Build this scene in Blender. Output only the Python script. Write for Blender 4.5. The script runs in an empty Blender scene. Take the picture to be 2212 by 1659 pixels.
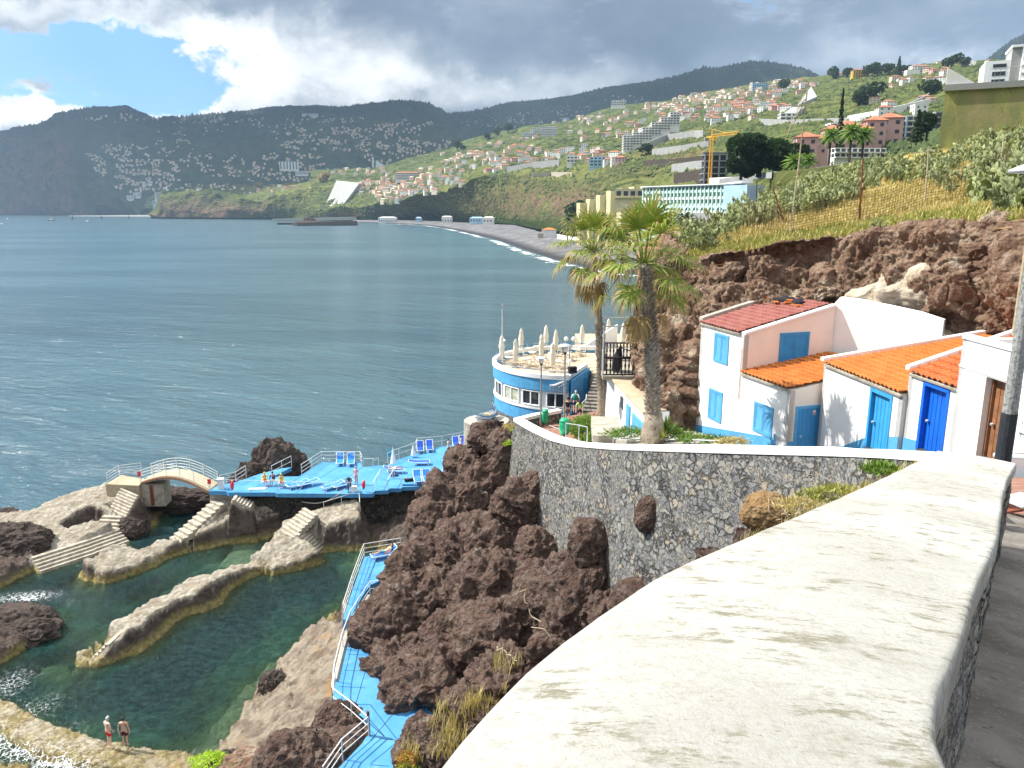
import bpy,bmesh,math,random
import numpy as np
from mathutils import Vector,Matrix,noise as mn
from mathutils.bvhtree import BVHTree
R=math.radians
random.seed(7)
SC=bpy.context.scene
COL=SC.collection

# ------------------------------------------------------------------ camera
H=27.5                       # eye height over the sea
PITCH=R(12.72)
cam_d=bpy.data.cameras.new('camera'); cam=bpy.data.objects.new('camera',cam_d)
COL.objects.link(cam); SC.camera=cam
cam.location=(0,0,H); cam.rotation_euler=(R(90)-PITCH,0,0)
cam_d.sensor_width=36; cam_d.lens=27.03; cam_d.clip_start=0.05; cam_d.clip_end=40000

# ------------------------------------------------------------------ light
SUN_EL,SUN_AZ=R(48),R(-76)          # azimuth from +Y, negative = left
sd=Vector((math.sin(SUN_AZ)*math.cos(SUN_EL),math.cos(SUN_AZ)*math.cos(SUN_EL),math.sin(SUN_EL)))
sun_d=bpy.data.lights.new('sun','SUN'); sun=bpy.data.objects.new('sun',sun_d); COL.objects.link(sun)
sun_d.energy=5.0; sun_d.angle=R(0.5); sun_d.color=(1.0,.95,.87)
sun.rotation_euler=sd.to_track_quat('Z','Y').to_euler()

class NT:
 """small wrapper for writing node trees"""
 def __init__(s,tree):s.t=tree; s.n=tree.nodes; s.l=tree.links
 def new(s,k,**kw):
  n=s.n.new(k)
  for a,b in kw.items():setattr(n,a,b)
  return n
 def put(s,sock,v):
  if isinstance(v,bpy.types.NodeSocket):s.l.new(v,sock)
  elif v is not None:
   if sock.type=='RGBA' and len(v)==3:v=(*v,1)
   sock.default_value=v
 def math(s,op,a,b=None,c=None,clamp=False):
  n=s.new('ShaderNodeMath',operation=op,use_clamp=clamp)
  s.put(n.inputs[0],a)
  if b is not None:s.put(n.inputs[1],b)
  if c is not None:s.put(n.inputs[2],c)
  return n.outputs[0]
 def vmath(s,op,a,b=None,out=0):
  n=s.new('ShaderNodeVectorMath',operation=op); s.put(n.inputs[0],a)
  if b is not None:s.put(n.inputs[1],b)
  return n.outputs[out]
 def coord(s,k='Object'):return s.new('ShaderNodeTexCoord').outputs[k]
 def geo(s,k):return s.new('ShaderNodeNewGeometry').outputs[k]
 def sep(s,v):
  n=s.new('ShaderNodeSeparateXYZ'); s.put(n.inputs[0],v); return n.outputs
 def comb(s,x,y,z):
  n=s.new('ShaderNodeCombineXYZ')
  for i,v in enumerate((x,y,z)):s.put(n.inputs[i],v)
  return n.outputs[0]
 def scale(s,v,sc,rot=None):
  n=s.new('ShaderNodeMapping'); s.put(n.inputs[0],v)
  n.inputs['Scale'].default_value=sc if hasattr(sc,'__len__') else (sc,)*3
  if rot:n.inputs['Rotation'].default_value=rot
  return n.outputs[0]
 def noise(s,v,sc=1,det=4,rough=.55,dist=0,col=False):
  n=s.new('ShaderNodeTexNoise'); s.put(n.inputs['Vector'],v)
  n.inputs['Scale'].default_value=sc; n.inputs['Detail'].default_value=det
  n.inputs['Roughness'].default_value=rough; n.inputs['Distortion'].default_value=dist
  return n.outputs['Color' if col else 'Fac']
 def voro(s,v,sc=1,feat='F1',out='Distance',rnd=1):
  n=s.new('ShaderNodeTexVoronoi',feature=feat); s.put(n.inputs['Vector'],v)
  n.inputs['Scale'].default_value=sc; n.inputs['Randomness'].default_value=rnd
  return n.outputs[out]
 def mr(s,v,a,b,c=0,d=1,smooth=True):
  n=s.new('ShaderNodeMapRange',interpolation_type='SMOOTHSTEP' if smooth else 'LINEAR'); s.put(n.inputs[0],v)
  for i,x in enumerate((a,b,c,d)):s.put(n.inputs[i+1],x)
  return n.outputs[0]
 def ramp(s,v,stops,interp='LINEAR'):
  n=s.new('ShaderNodeValToRGB'); s.put(n.inputs[0],v); e=n.color_ramp; e.interpolation=interp
  while len(e.elements)<len(stops):e.elements.new(.5)
  for q,(p,c) in zip(e.elements,stops):q.position=p; q.color=(*c,1)
  return n.outputs[0]
 def mix(s,f,a,b,mode='MIX'):
  n=s.new('ShaderNodeMix',data_type='RGBA',blend_type=mode)
  s.put(n.inputs[0],f); s.put(n.inputs[6],a); s.put(n.inputs[7],b); return n.outputs[2]
 def attr(s,name,out='Color'):return s.new('ShaderNodeAttribute',attribute_name=name).outputs[out]
 def bump(s,h,st=.5,d=.1,nrm=None):
  n=s.new('ShaderNodeBump'); s.put(n.inputs['Height'],h); n.inputs['Strength'].default_value=st
  n.inputs['Distance'].default_value=d
  if nrm is not None:s.put(n.inputs['Normal'],nrm)
  return n.outputs[0]

# ------------------------------------------------------------------ sky
W=bpy.data.worlds.new('World'); SC.world=W; W.use_nodes=True
w=NT(W.node_tree); w.n.clear()
def angs(x,y):                 # overview pixel -> (azimuth, elevation) in degrees
 cx=(x-1106)/1661; cy=(829.5-y)/1661
 v=Vector((cx,math.cos(PITCH)+cy*math.sin(PITCH),-math.sin(PITCH)+cy*math.cos(PITCH))).normalized()
 return math.degrees(math.atan2(v.x,v.y)),math.degrees(math.asin(v.z))
gd=w.coord('Generated'); X,Y,Z=w.sep(gd)
az=w.math('MULTIPLY',w.math('ARCTAN2',X,Y),57.2958)
el=w.math('MULTIPLY',w.math('ARCSINE',Z),57.2958)
ae=w.comb(az,el,0)
wob=w.noise(w.scale(ae,.16),1.0,7,.6,.2,True)
ae=w.vmath('ADD',ae,w.vmath('MULTIPLY',w.vmath('SUBTRACT',wob,(.5,.5,.5)),(15,9,0)))
# cloud layer coordinates: warp so that clouds flatten towards the horizon
cvec=w.comb(w.math('MULTIPLY',az,.06),w.math('MULTIPLY',el,.11),0)
n1=w.noise(cvec,2.4,12,.62,.25)
n2=w.noise(w.vmath('ADD',cvec,(7.3,2.1,0)),1.3,6,.55,.2)
def blob(x,y,rx,ry,soft=1.0):
 a,e=angs(x,y)
 v=w.vmath('MULTIPLY',w.vmath('SUBTRACT',ae,(a,e,0)),(1/(rx/29.),1/(ry/29.),0))
 L=w.vmath('LENGTH',v,out='Value')
 return w.mr(L,soft,0.0,0,1)
def wsum(lst):
 t=None
 for s_,wgt in lst:
  q=w.math('MULTIPLY',s_,wgt); t=q if t is None else w.math('ADD',t,q)
 return t
# where the blue gap is (negative) and where extra cloud sits (positive)
cov=wsum([(blob(235,135,360,135),-1.15),(blob(400,150,150,90),-.35),(blob(30,165,150,90),-.55),(blob(150,-30,620,75),.55),(blob(10,212,170,48),.75),
   (blob(70,166,150,26),.75),(blob(240,60,200,30),.3),(blob(60,258,260,36),.85),(blob(-260,120,260,150),-.6)])
nq=w.noise(cvec,9,8,.6,.2)
dens=w.math('ADD',w.math('ADD',w.math('ADD',w.math('MULTIPLY',w.math('SUBTRACT',n1,.5),2.2),w.math('MULTIPLY',w.math('SUBTRACT',nq,.5),.7)),.52),cov)
mask=w.mr(dens,-.05,.26)
# brightness of the cloud
lumi=wsum([(blob(640,150,430,150),.55),(blob(420,130,300,150),.45),(blob(560,40,260,60),.12),(blob(150,255,420,60),.55),(blob(30,215,170,70),.45),(blob(1000,200,360,70),.30),
             (blob(1330,170,330,60),.16),(blob(1830,130,360,60),.2),(blob(1700,20,900,150),-.13),(blob(2200,40,420,160),-.08),(blob(150,0,460,60),.34)])
nb=w.math('MULTIPLY',w.math('SUBTRACT',n2,.5),.75)
nf=w.math('MULTIPLY',w.math('SUBTRACT',w.noise(cvec,7,8,.62,.3),.5),.2)
nh=w.math('MULTIPLY',w.math('SUBTRACT',n1,.5),.9)
edge=w.math('MULTIPLY',w.mr(dens,.45,.05),.22)
B=w.math('ADD',w.math('ADD',w.math('ADD',w.math('ADD',lumi,.34),w.math('ADD',nb,nf)),edge),w.math('MULTIPLY',nh,w.mr(lumi,0.05,.5)))
ccol=w.ramp(B,[(0.0,(.085,.115,.17)),(.25,(.145,.18,.245)),(.45,(.25,.29,.35)),(.68,(.46,.49,.52)),(.9,(.74,.75,.76)),(1.0,(.85,.85,.86))])
ccol=w.mix(w.mr(el,17,42),ccol,(.86,.90,.95))      # unseen overcast above the frame, brightened to lift the shadows
skyn=w.new('ShaderNodeTexSky',sky_type='NISHITA',sun_disc=False,sun_elevation=SUN_EL,sun_rotation=SUN_AZ,altitude=30)
blue=w.mix(1.0,skyn.outputs[0],(.60,.90,1.30),'MULTIPLY')
cc10=w.mix(1.0,ccol,(10,10,10),'MULTIPLY')
bg=w.new('ShaderNodeBackground'); w.put(bg.inputs[0],w.mix(mask,blue,cc10)); bg.inputs[1].default_value=.1
w.l.new(bg.outputs[0],w.new('ShaderNodeOutputWorld').inputs[0])

SC.view_settings.view_transform='Standard'; SC.view_settings.look='None'
SC.view_settings.exposure=0.75; SC.view_settings.gamma=1; SC.view_settings.use_curve_mapping=False
SC.render.engine='CYCLES'
cy_=SC.cycles; cy_.max_bounces=6; cy_.diffuse_bounces=3; cy_.glossy_bounces=2; cy_.transmission_bounces=3
cy_.transparent_max_bounces=12; cy_.volume_bounces=1; cy_.use_denoising=True; cy_.sample_clamp_indirect=4
cy_.caustics_reflective=False; cy_.caustics_refractive=False

# ------------------------------------------------------------------ projection helpers (overview pixels, 2212 wide)
def ray(x,y):
 cx=(x-1106)/1661; cy=(829.5-y)/1661
 return Vector((cx,math.cos(PITCH)+cy*math.sin(PITCH),-math.sin(PITCH)+cy*math.cos(PITCH)))
def pY(x,y,Y):
 d=ray(x,y); return d*(Y/d.y)+Vector((0,0,H))
def pZ(x,y,z):
 d=ray(x,y); return d*((z-H)/d.z)+Vector((0,0,H))
def mpp(Y,z=15):               # metres per overview pixel at a distance
 return (Y*math.cos(PITCH)+(H-z)*math.sin(PITCH))/1661
def interp(tab,x):
 xs=[t[0] for t in tab]
 return [float(np.interp(x,xs,[t[k] for t in tab])) for k in range(1,len(tab[0]))]

# ------------------------------------------------------------------ scene helpers
def tag(o,label=None,cat=None,group=None,kind=None):
 if label:o['label']=label
 if cat:o['category']=cat
 if group:o['group']=group
 if kind:o['kind']=kind
 return o
def thing(name,label,cat,loc=(0,0,0),rz=0,group=None):
 o=bpy.data.objects.new(name,None); COL.objects.link(o); o.location=loc; o.rotation_euler=(0,0,rz)
 o.empty_display_size=.2
 return tag(o,label,cat,group)
class MB:
 def __init__(s):s.v=[]; s.f=[]; s.m=[]; s.mi=0
 def add(s,vs,fs):
  k=len(s.v); s.v+=[tuple(a) for a in vs]; s.f+=[tuple(i+k for i in f) for f in fs]; s.m+=[s.mi]*len(fs); return s
 def box(s,c,d,rz=0,taper=1.0):
  cs,sn=math.cos(rz),math.sin(rz); vs=[]
  for z in (-.5,.5):
   t=1 if z<0 else taper
   for x,y in ((-.5,-.5),(.5,-.5),(.5,.5),(-.5,.5)):
    X_,Y_=x*d[0]*t,y*d[1]*t
    vs.append((c[0]+X_*cs-Y_*sn,c[1]+X_*sn+Y_*cs,c[2]+z*d[2]))
  return s.add(vs,[(3,2,1,0),(4,5,6,7),(0,1,5,4),(1,2,6,5),(2,3,7,6),(3,0,4,7)])
 def hexa(s,b,t):return s.add(list(b)+list(t),[(3,2,1,0),(4,5,6,7),(0,1,5,4),(1,2,6,5),(2,3,7,6),(3,0,4,7)])
 def prism(s,poly,z0,z1):
  n=len(poly); z0=z0 if hasattr(z0,'__len__') else [z0]*n; z1=z1 if hasattr(z1,'__len__') else [z1]*n
  if sum(poly[i][0]*poly[(i+1)%n][1]-poly[(i+1)%n][0]*poly[i][1] for i in range(n))<0:
   poly,z0,z1=poly[::-1],z0[::-1],z1[::-1]
  vs=[(p[0],p[1],z) for p,z in zip(poly,z0)]+[(p[0],p[1],z) for p,z in zip(poly,z1)]
  return s.add(vs,[tuple(range(n))[::-1],tuple(range(n,2*n))]+[(i,(i+1)%n,n+(i+1)%n,n+i) for i in range(n)])
 def tube(s,pts,r,n=6,cap=True):
  pts=[Vector(p) for p in pts]; rs=r if hasattr(r,'__len__') else [r]*len(pts); vs=[]; fs=[]
  up=None
  for i,p in enumerate(pts):
   t=(pts[min(i+1,len(pts)-1)]-pts[max(i-1,0)]).normalized()
   if up is None:up=Vector((0,0,1)) if abs(t.z)<.9 else Vector((1,0,0))
   a=t.cross(up)
   if a.length<1e-4:a=t.cross(Vector((0,1,0)))
   a.normalize(); b=t.cross(a); up=-b if False else up
   for k in range(n):
    q=2*math.pi*k/n; vs.append(p+(a*math.cos(q)+b*math.sin(q))*rs[i])
  for i in range(len(pts)-1):
   for k in range(n):
    a0,a1=i*n+k,i*n+(k+1)%n; fs.append((a0,a0+n,a1+n,a1))
  if cap:fs+=[tuple(range(n)),tuple(range((len(pts)-1)*n,len(pts)*n))[::-1]]
  return s.add(vs,fs)
 def lathe(s,prof,c=(0,0,0),n=16):
  vs=[]; fs=[]
  for r_,z in prof:
   for k in range(n):
    q=2*math.pi*k/n; vs.append((c[0]+r_*math.cos(q),c[1]+r_*math.sin(q),c[2]+z))
  for i in range(len(prof)-1):
   for k in range(n):
    a0,a1=i*n+k,i*n+(k+1)%n; fs.append((a0,a1,a1+n,a0+n))
  fs+=[tuple(range(n))[::-1],tuple(range((len(prof)-1)*n,len(prof)*n))]
  return s.add(vs,fs)
 def quad(s,a,b,c,d):return s.add([a,b,c,d],[(0,1,2,3)])
 def build(s,name,mats,parent=None,smooth=False,world=True):
  me=bpy.data.meshes.new(name); vs=s.v
  if parent is not None and world:
   L=parent.location; vs=[(a[0]-L[0],a[1]-L[1],a[2]-L[2]) for a in vs]
  me.from_pydata(vs,[],s.f)
  for m in (mats if isinstance(mats,(list,tuple)) else [mats]):me.materials.append(m)
  me.polygons.foreach_set('material_index',s.m)
  if smooth:me.polygons.foreach_set('use_smooth',[True]*len(s.f))
  me.update(); o=bpy.data.objects.new(name,me); COL.objects.link(o)
  if parent is not None:o.parent=parent
  return o
def rebase(o,base):
 """put a one-mesh thing's origin at its base"""
 b=Vector(base); o.data.transform(Matrix.Translation(-b)); o.location=b; return o
def copy_tree(o,parent=None):
 c=o.copy(); COL.objects.link(c)
 if parent is not None:c.parent=parent
 for ch in list(o.children):copy_tree(ch,c)
 return c
def np_mesh(name,V,F,mats,smooth=True,attrs=None,mi=None):
 me=bpy.data.meshes.new(name); V=np.asarray(V,dtype=np.float32); F=np.asarray(F,dtype=np.int32)
 me.vertices.add(len(V)); me.vertices.foreach_set('co',V.ravel())
 k=F.shape[1]; me.loops.add(F.size); me.loops.foreach_set('vertex_index',F.ravel())
 me.polygons.add(len(F)); me.polygons.foreach_set('loop_start',np.arange(0,F.size,k,dtype=np.int32))
 me.polygons.foreach_set('loop_total',np.full(len(F),k,dtype=np.int32))
 me.polygons.foreach_set('use_smooth',np.full(len(F),smooth))
 for m in (mats if isinstance(mats,(list,tuple)) else [mats]):me.materials.append(m)
 if mi is not None:me.polygons.foreach_set('material_index',np.asarray(mi,dtype=np.int32))
 for an,arr in (attrs or {}).items():
  arr=np.asarray(arr,dtype=np.float32)
  if arr.ndim==1:
   at=me.attributes.new(an,'FLOAT','POINT'); at.data.foreach_set('value',arr)
  else:
   at=me.attributes.new(an,'FLOAT_COLOR','POINT'); at.data.foreach_set('color',arr.ravel())
 me.update(); me.validate()
 o=bpy.data.objects.new(name,me); COL.objects.link(o); return o
def grid_faces(nu,nv):         # vertex index = i*nv + j
 i,j=np.meshgrid(np.arange(nu-1),np.arange(nv-1),indexing='ij'); a=(i*nv+j).ravel()
 return np.stack([a,a+nv,a+nv+1,a+1],1)

# vectorised gradient noise
_rng=np.random.RandomState(3); _P=_rng.permutation(512); _P=np.concatenate([_P,_P])
_G=_rng.normal(size=(512,3)); _G/=np.linalg.norm(_G,axis=1)[:,None]
def pn(p):
 p=np.asarray(p,dtype=np.float64); i=np.floor(p).astype(int); f=p-i; u=f*f*f*(f*(f*6-15)+10)
 def g(dx,dy,dz):
  h=_P[(_P[(_P[(i[:,0]+dx)&511]+i[:,1]+dy)&511]+i[:,2]+dz)&511]
  return (_G[h]*(f-np.array([dx,dy,dz]))).sum(1)
 def L(a,b,t):return a+(b-a)*t
 x0=L(L(g(0,0,0),g(1,0,0),u[:,0]),L(g(0,1,0),g(1,1,0),u[:,0]),u[:,1])
 x1=L(L(g(0,0,1),g(1,0,1),u[:,0]),L(g(0,1,1),g(1,1,1),u[:,0]),u[:,1])
 return L(x0,x1,u[:,2])*1.6
def fbm(p,oct=5,gain=.5,lac=2.03,mode=0):
 p=np.asarray(p,dtype=np.float64); t=np.zeros(len(p)); a=1; s_=0
 for k in range(oct):
  n=pn(p+k*17.3)
  if mode==1:n=1-2*np.abs(n)        # ridged
  if mode==2:n=2*np.abs(n)-.5       # billow
  t+=a*n; s_+=a; a*=gain; p=p*lac
 return t/s_
# ------------------------------------------------------------------ materials
def newmat(name):
 m=bpy.data.materials.new(name); m.use_nodes=True; n=NT(m.node_tree); n.n.clear(); return m,n
def finish(n,col,rough=.85,nrm=None,spec=.3,metal=0,**kw):
 b=n.new('ShaderNodeBsdfPrincipled'); n.put(b.inputs['Base Color'],col); n.put(b.inputs['Roughness'],rough)
 b.inputs['Specular IOR Level'].default_value=spec; b.inputs['Metallic'].default_value=metal
 if nrm is not None:n.put(b.inputs['Normal'],nrm)
 for k,v in kw.items():n.put(b.inputs[k.replace('_',' ')],v)
 o=n.new('ShaderNodeOutputMaterial'); n.l.new(b.outputs[0],o.inputs[0]); return b
def M_flat(name,c,var=.12,sc=3.,rough=.7,bump=.15,bsc=20.,spec=.3,metal=0,dirt=None,bd=.01):
 """a paint or plain surface with mottling and a fine bump"""
 m,n=newmat(name); p=n.geo('Position')
 f=n.noise(p,sc,6,.6)
 a=tuple(min(1,x*(1+var)) for x in c); b=tuple(x*(1-var) for x in c)
 col=n.mix(n.mr(f,.3,.7),b,a)
 if dirt:
  dc,lo,hi,dsc=dirt
  col=n.mix(n.mr(n.noise(p,dsc,8,.68),lo,hi),col,dc)
 finish(n,col,rough,n.bump(n.noise(p,bsc,4,.6),bump,bd),spec,metal); return m
MT={}
MT['white_paint']=M_flat('white_paint',(.86,.855,.84),.03,1.2,.8,.25,9,dirt=((.62,.59,.53),.66,.86,1.3))
MT['shaded_white_paint']=M_flat('shaded_white_paint',(.83,.72,.64),.04,1.2,.8,.25,9)  # white walls on the shade side: shade painted in as a creamy tone
MT['blue_light']=M_flat('blue_paint',(.10,.36,.62),.12,1.5,.6,.2,12,dirt=((.20,.50,.74),.6,.8,2.5))
MT['blue_door']=M_flat('blue_door_paint',(.045,.32,.64),.1,2,.5,.2,12)
MT['blue_deep']=M_flat('deep_blue_paint',(.012,.13,.62),.1,2,.4,.2,12)
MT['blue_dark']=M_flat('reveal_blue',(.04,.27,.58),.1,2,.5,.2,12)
MT['wood']=M_flat('brown_wood',(.25,.115,.055),.25,6,.6,.4,30)
MT['metal']=M_flat('galvanised_metal',(.55,.57,.58),.1,3,.4,.1,30,.5,.3)
MT['pole_grey']=M_flat('grey_pole_paint',(.30,.30,.29),.25,25,.6,.2,60,dirt=((.13,.12,.11),.5,.62,30))
MT['pole_black']=M_flat('black_pole_paint',(.03,.033,.04),.25,25,.6,.2,60)
MT['rail_white']=M_flat('white_rail',(.70,.70,.66),.12,5,.5,.1,30,dirt=((.45,.25,.12),.68,.8,6))
MT['dark_rail']=M_flat('dark_rail',(.045,.04,.045),.2,5,.6,.1,30)
MT['lounger_blue']=M_flat('lounger_fabric',(.03,.22,.62),.15,4,.6,.1,40)
MT['lounger_deep']=M_flat('lounger_deep_fabric',(.015,.09,.48),.15,4,.6,.1,40)
MT['plastic_white']=M_flat('white_plastic',(.80,.80,.78),.04,4,.4,.05,40,.5)
MT['canvas']=M_flat('cream_canvas',(.74,.69,.58),.08,6,.9,.3,30)
MT['skin']=M_flat('skin',(.62,.36,.25),.1,14,.55,.05,40,.4)
MT['skin_pale']=M_flat('pale_skin',(.74,.48,.38),.1,14,.55,.05,40,.4)
MT['hair']=M_flat('dark_hair',(.035,.022,.016),.3,60,.6,.4,90)
MT['hair_grey']=M_flat('grey_hair',(.50,.48,.46),.2,60,.6,.4,90)
def cloth(name,c):MT[name]=M_flat(name,c,.12,12,.9,.35,22,bd=.02)
for k,c in dict(cloth_red=(.72,.02,.03),cloth_black=(.02,.02,.025),cloth_yellow=(.85,.68,.02),cloth_white=(.8,.79,.77),
                 cloth_navy=(.03,.04,.10),cloth_lime=(.55,.86,.25),cloth_green=(.02,.25,.20),cloth_pink=(.70,.35,.36),
                 cloth_jeans=(.06,.09,.16),cloth_maroon=(.10,.015,.03),cloth_cyan=(.05,.45,.62),cloth_grey=(.10,.11,.13)).items():cloth(k,c)
MT['buoy_red']=M_flat('red_plastic',(.75,.05,.05),.1,5,.4,.1,30,.5)
MT['bin_green']=M_flat('green_plastic',(.01,.36,.16),.15,4,.35,.1,20,.5)
MT['glass_dark']=M_flat('dark_glass',(.04,.05,.06),.3,1.5,.08,.02,3,.6)
MT['glass_sunlit']=M_flat('sunlit_glass',(.55,.55,.42),.3,2.5,.15,.02,3,.6)  # sunlight painted into the pane colour, a lit copy of the dark glass
MT['lamp_globe']=M_flat('opal_globe',(.88,.87,.84),.02,5,.25,.0,30,.5)
MT['wood_pale']=M_flat('bleached_wood',(.42,.35,.24),.25,8,.8,.3,40)
MT['rust']=M_flat('rust',(.20,.06,.03),.5,12,.8,.4,40)
MT['concrete']=M_flat('concrete',(.40,.37,.32),.2,2,.9,.5,14,dirt=((.22,.20,.17),.5,.75,1.1))
MT['concrete_pale']=M_flat('pale_concrete',(.43,.39,.32),.2,2,.9,.6,14,dirt=((.26,.22,.165),.46,.7,2.2))
MT['terrace_floor']=M_flat('terrace_floor',(.50,.40,.28),.15,1.5,.9,.3,10)
MT['rope']=M_flat('rope',(.60,.56,.48),.15,10,.9,.3,60)
MT['tin_blue']=M_flat('boat_blue',(.04,.18,.36),.15,5,.5,.1,30)

# blue painted deck: slab joints and wear
def M_deck():
 m,n=newmat('blue_deck_paint'); p=n.geo('Position')
 f=n.noise(p,.9,6,.6)
 col=n.mix(n.mr(f,.3,.7),(.06,.25,.50),(.09,.31,.58))
 col=n.mix(n.mr(n.noise(p,.35,4,.5),.5,.7),col,(.10,.34,.60))
 col=n.mix(n.mr(n.noise(p,5,8,.75),.62,.70),col,(.30,.36,.40))
 col=n.mix(n.math('MULTIPLY',n.mr(n.noise(n.scale(p,(1,.4,1)),1.6,8,.75),.5,.75),.45),col,(.16,.36,.48))
 col=n.mix(n.math('MULTIPLY',n.mr(n.noise(p,.7,7,.72),.52,.62),.45),col,(.05,.20,.38)); col=n.mix(n.math('MULTIPLY',n.mr(n.noise(p,1.1,8,.7),.58,.68),.35),col,(.25,.45,.58))
 finish(n,col,.6,n.bump(n.noise(p,8,4,.6),.3,.02)); return m
MT['deck']=M_deck()

# clay roof tiles: geometry does the ribs, this gives the courses
def M_tiles(name,a,b,dark):
 m,n=newmat(name); p=n.geo('Position')
 col=n.mix(n.mr(n.noise(p,1.1,5,.6),.3,.7),a,b)
 c=n.voro(p,3.2,'F1','Color')
 col=n.mix(.28,col,n.mix(n.sep(c)[0],a,dark))
 col=n.mix(n.mr(n.noise(p,6,6,.7),.62,.8),col,dark)
 finish(n,col,.75,n.bump(n.noise(p,14,4,.6),.3,.02)); return m
MT['tile_orange']=M_tiles('orange_clay_tiles',(.56,.17,.035),(.64,.24,.06),(.30,.08,.03))
MT['tile_new']=M_tiles('dark_orange_clay_tiles',(.46,.12,.035),(.54,.17,.05),(.26,.06,.03))
MT['tile_red']=M_tiles('faded_red_tiles',(.34,.12,.10),(.42,.19,.16),(.24,.07,.06))

# volcanic rock
def M_rock(name,c1,c2,c3,pale,sc=1.0,pale_lo=.62,moss=None,bst=.9):
 m,n=newmat(name); p=n.geo('Position')
 pw=n.vmath('ADD',p,n.scale(n.noise(p,.7*sc,3,.5,0,True),.8))
 a=n.noise(pw,.45*sc,8,.62); b=n.noise(pw,2.6*sc,8,.7); f=n.noise(p,9*sc,5,.7)
 v=n.voro(pw,3.2*sc,'F1'); v2=n.voro(pw,8.5*sc,'F1')
 col=n.mix(n.mr(a,.32,.68),c1,c2); col=n.mix(n.mr(b,.42,.7),col,c3)
 col=n.mix(n.mr(f,.55,.8),col,tuple(x*.45 for x in c1))
 col=n.mix(n.math('MULTIPLY',n.mr(n.noise(p,.8*sc,7,.7),pale_lo,pale_lo+.1),n.mr(b,.35,.6)),col,pale)
 if moss:
  up=n.mr(n.sep(n.geo('Normal'))[2],.55,.9); col=n.mix(n.math('MULTIPLY',up,n.mr(n.noise(p,1.5,6,.7),.5,.62)),col,moss)
 h=n.math('ADD',n.math('ADD',n.math('MULTIPLY',b,.6),n.math('MULTIPLY',v,-.55)),n.math('ADD',n.math('MULTIPLY',f,.35),n.math('MULTIPLY',v2,-.22)))
 finish(n,col,.95,n.bump(h,bst,.32/sc),.15); return m
MT['rock_brown']=M_rock('brown_volcanic_rock',(.075,.045,.036),(.140,.090,.071),(.20,.155,.13),(.36,.31,.26),bst=1.0,pale_lo=.6)
MT['rock_cliff']=M_rock('cliff_rock',(.15,.085,.058),(.27,.175,.12),(.36,.27,.195),(.46,.39,.30),.7,.54)
MT['rock_orange']=M_rock('orange_lichen_rock',(.26,.16,.08),(.36,.22,.09),(.30,.22,.13),(.5,.42,.30),2.0)
MT['rock_dark']=M_rock('dark_sea_rock',(.055,.042,.038),(.09,.07,.06),(.13,.10,.085),(.2,.17,.14))

# masonry of irregular basalt
def M_masonry(name,sc=3.0,dark=False):
 m,n=newmat(name); p=n.geo('Position')
 pw=n.vmath('ADD',p,n.scale(n.noise(p,2.2,5,.7,0,True),.62))
 pw=n.scale(pw,(1,1,1.25))
 cr=n.voro(pw,sc,'F1','Color'); e=n.voro(pw,sc,'DISTANCE_TO_EDGE','Distance')
 cs=n.voro(pw,sc*2.4,'F1','Color'); e2=n.voro(pw,sc*2.4,'DISTANCE_TO_EDGE','Distance')
 r,g,b=n.sep(cr)
 big=n.mr(n.noise(p,.8,3,.5),.40,.52)       # patches of larger and smaller stones
 r2=n.sep(cs)[0]
 val=n.math('ADD',n.math('MULTIPLY',r,big),n.math('MULTIPLY',r2,n.math('SUBTRACT',1,big)))
 if dark:stops=[(0,(.03,.03,.032)),(.4,(.06,.055,.052)),(.7,(.09,.08,.07)),(1,(.15,.13,.10))]
 else:stops=[(0,(.085,.09,.10)),(.35,(.17,.175,.178)),(.6,(.24,.237,.228)),(.82,(.29,.27,.235)),(.95,(.31,.26,.19)),(1,(.22,.165,.14))]
 col=n.ramp(val,stops)
 col=n.mix(n.mr(n.noise(p,12,6,.7),.4,.75),col,n.mix(.5,col,(.42,.40,.36) if not dark else (.10,.09,.08)))
 ee=n.mix(big,n.math('MULTIPLY',e2,2.0),e)
 joint=n.mr(ee,.015,.075)
 mort=n.mix(n.mr(n.noise(p,1.3,5,.6),.42,.58),(.035,.032,.03) if not dark else (.02,.02,.02),(.16,.145,.12) if not dark else (.05,.045,.04))
 col=n.mix(joint,mort,col)
 col=n.mix(n.mr(n.noise(p,.35,5,.6),.62,.75),col,n.mix(.45,col,(.36,.31,.24) if not dark else (.05,.05,.05)))
 h=n.math('ADD',n.mr(ee,0,.14),n.math('MULTIPLY',n.noise(p,7,5,.65),.5))
 h=n.math('ADD',h,n.math('MULTIPLY',val,.5))
 finish(n,col,.9,n.bump(h,1.0,.12),.2); return m
MT['masonry']=M_masonry('basalt_masonry')
MT['masonry_dark']=M_masonry('dark_basalt_masonry',3.2,True)

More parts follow.
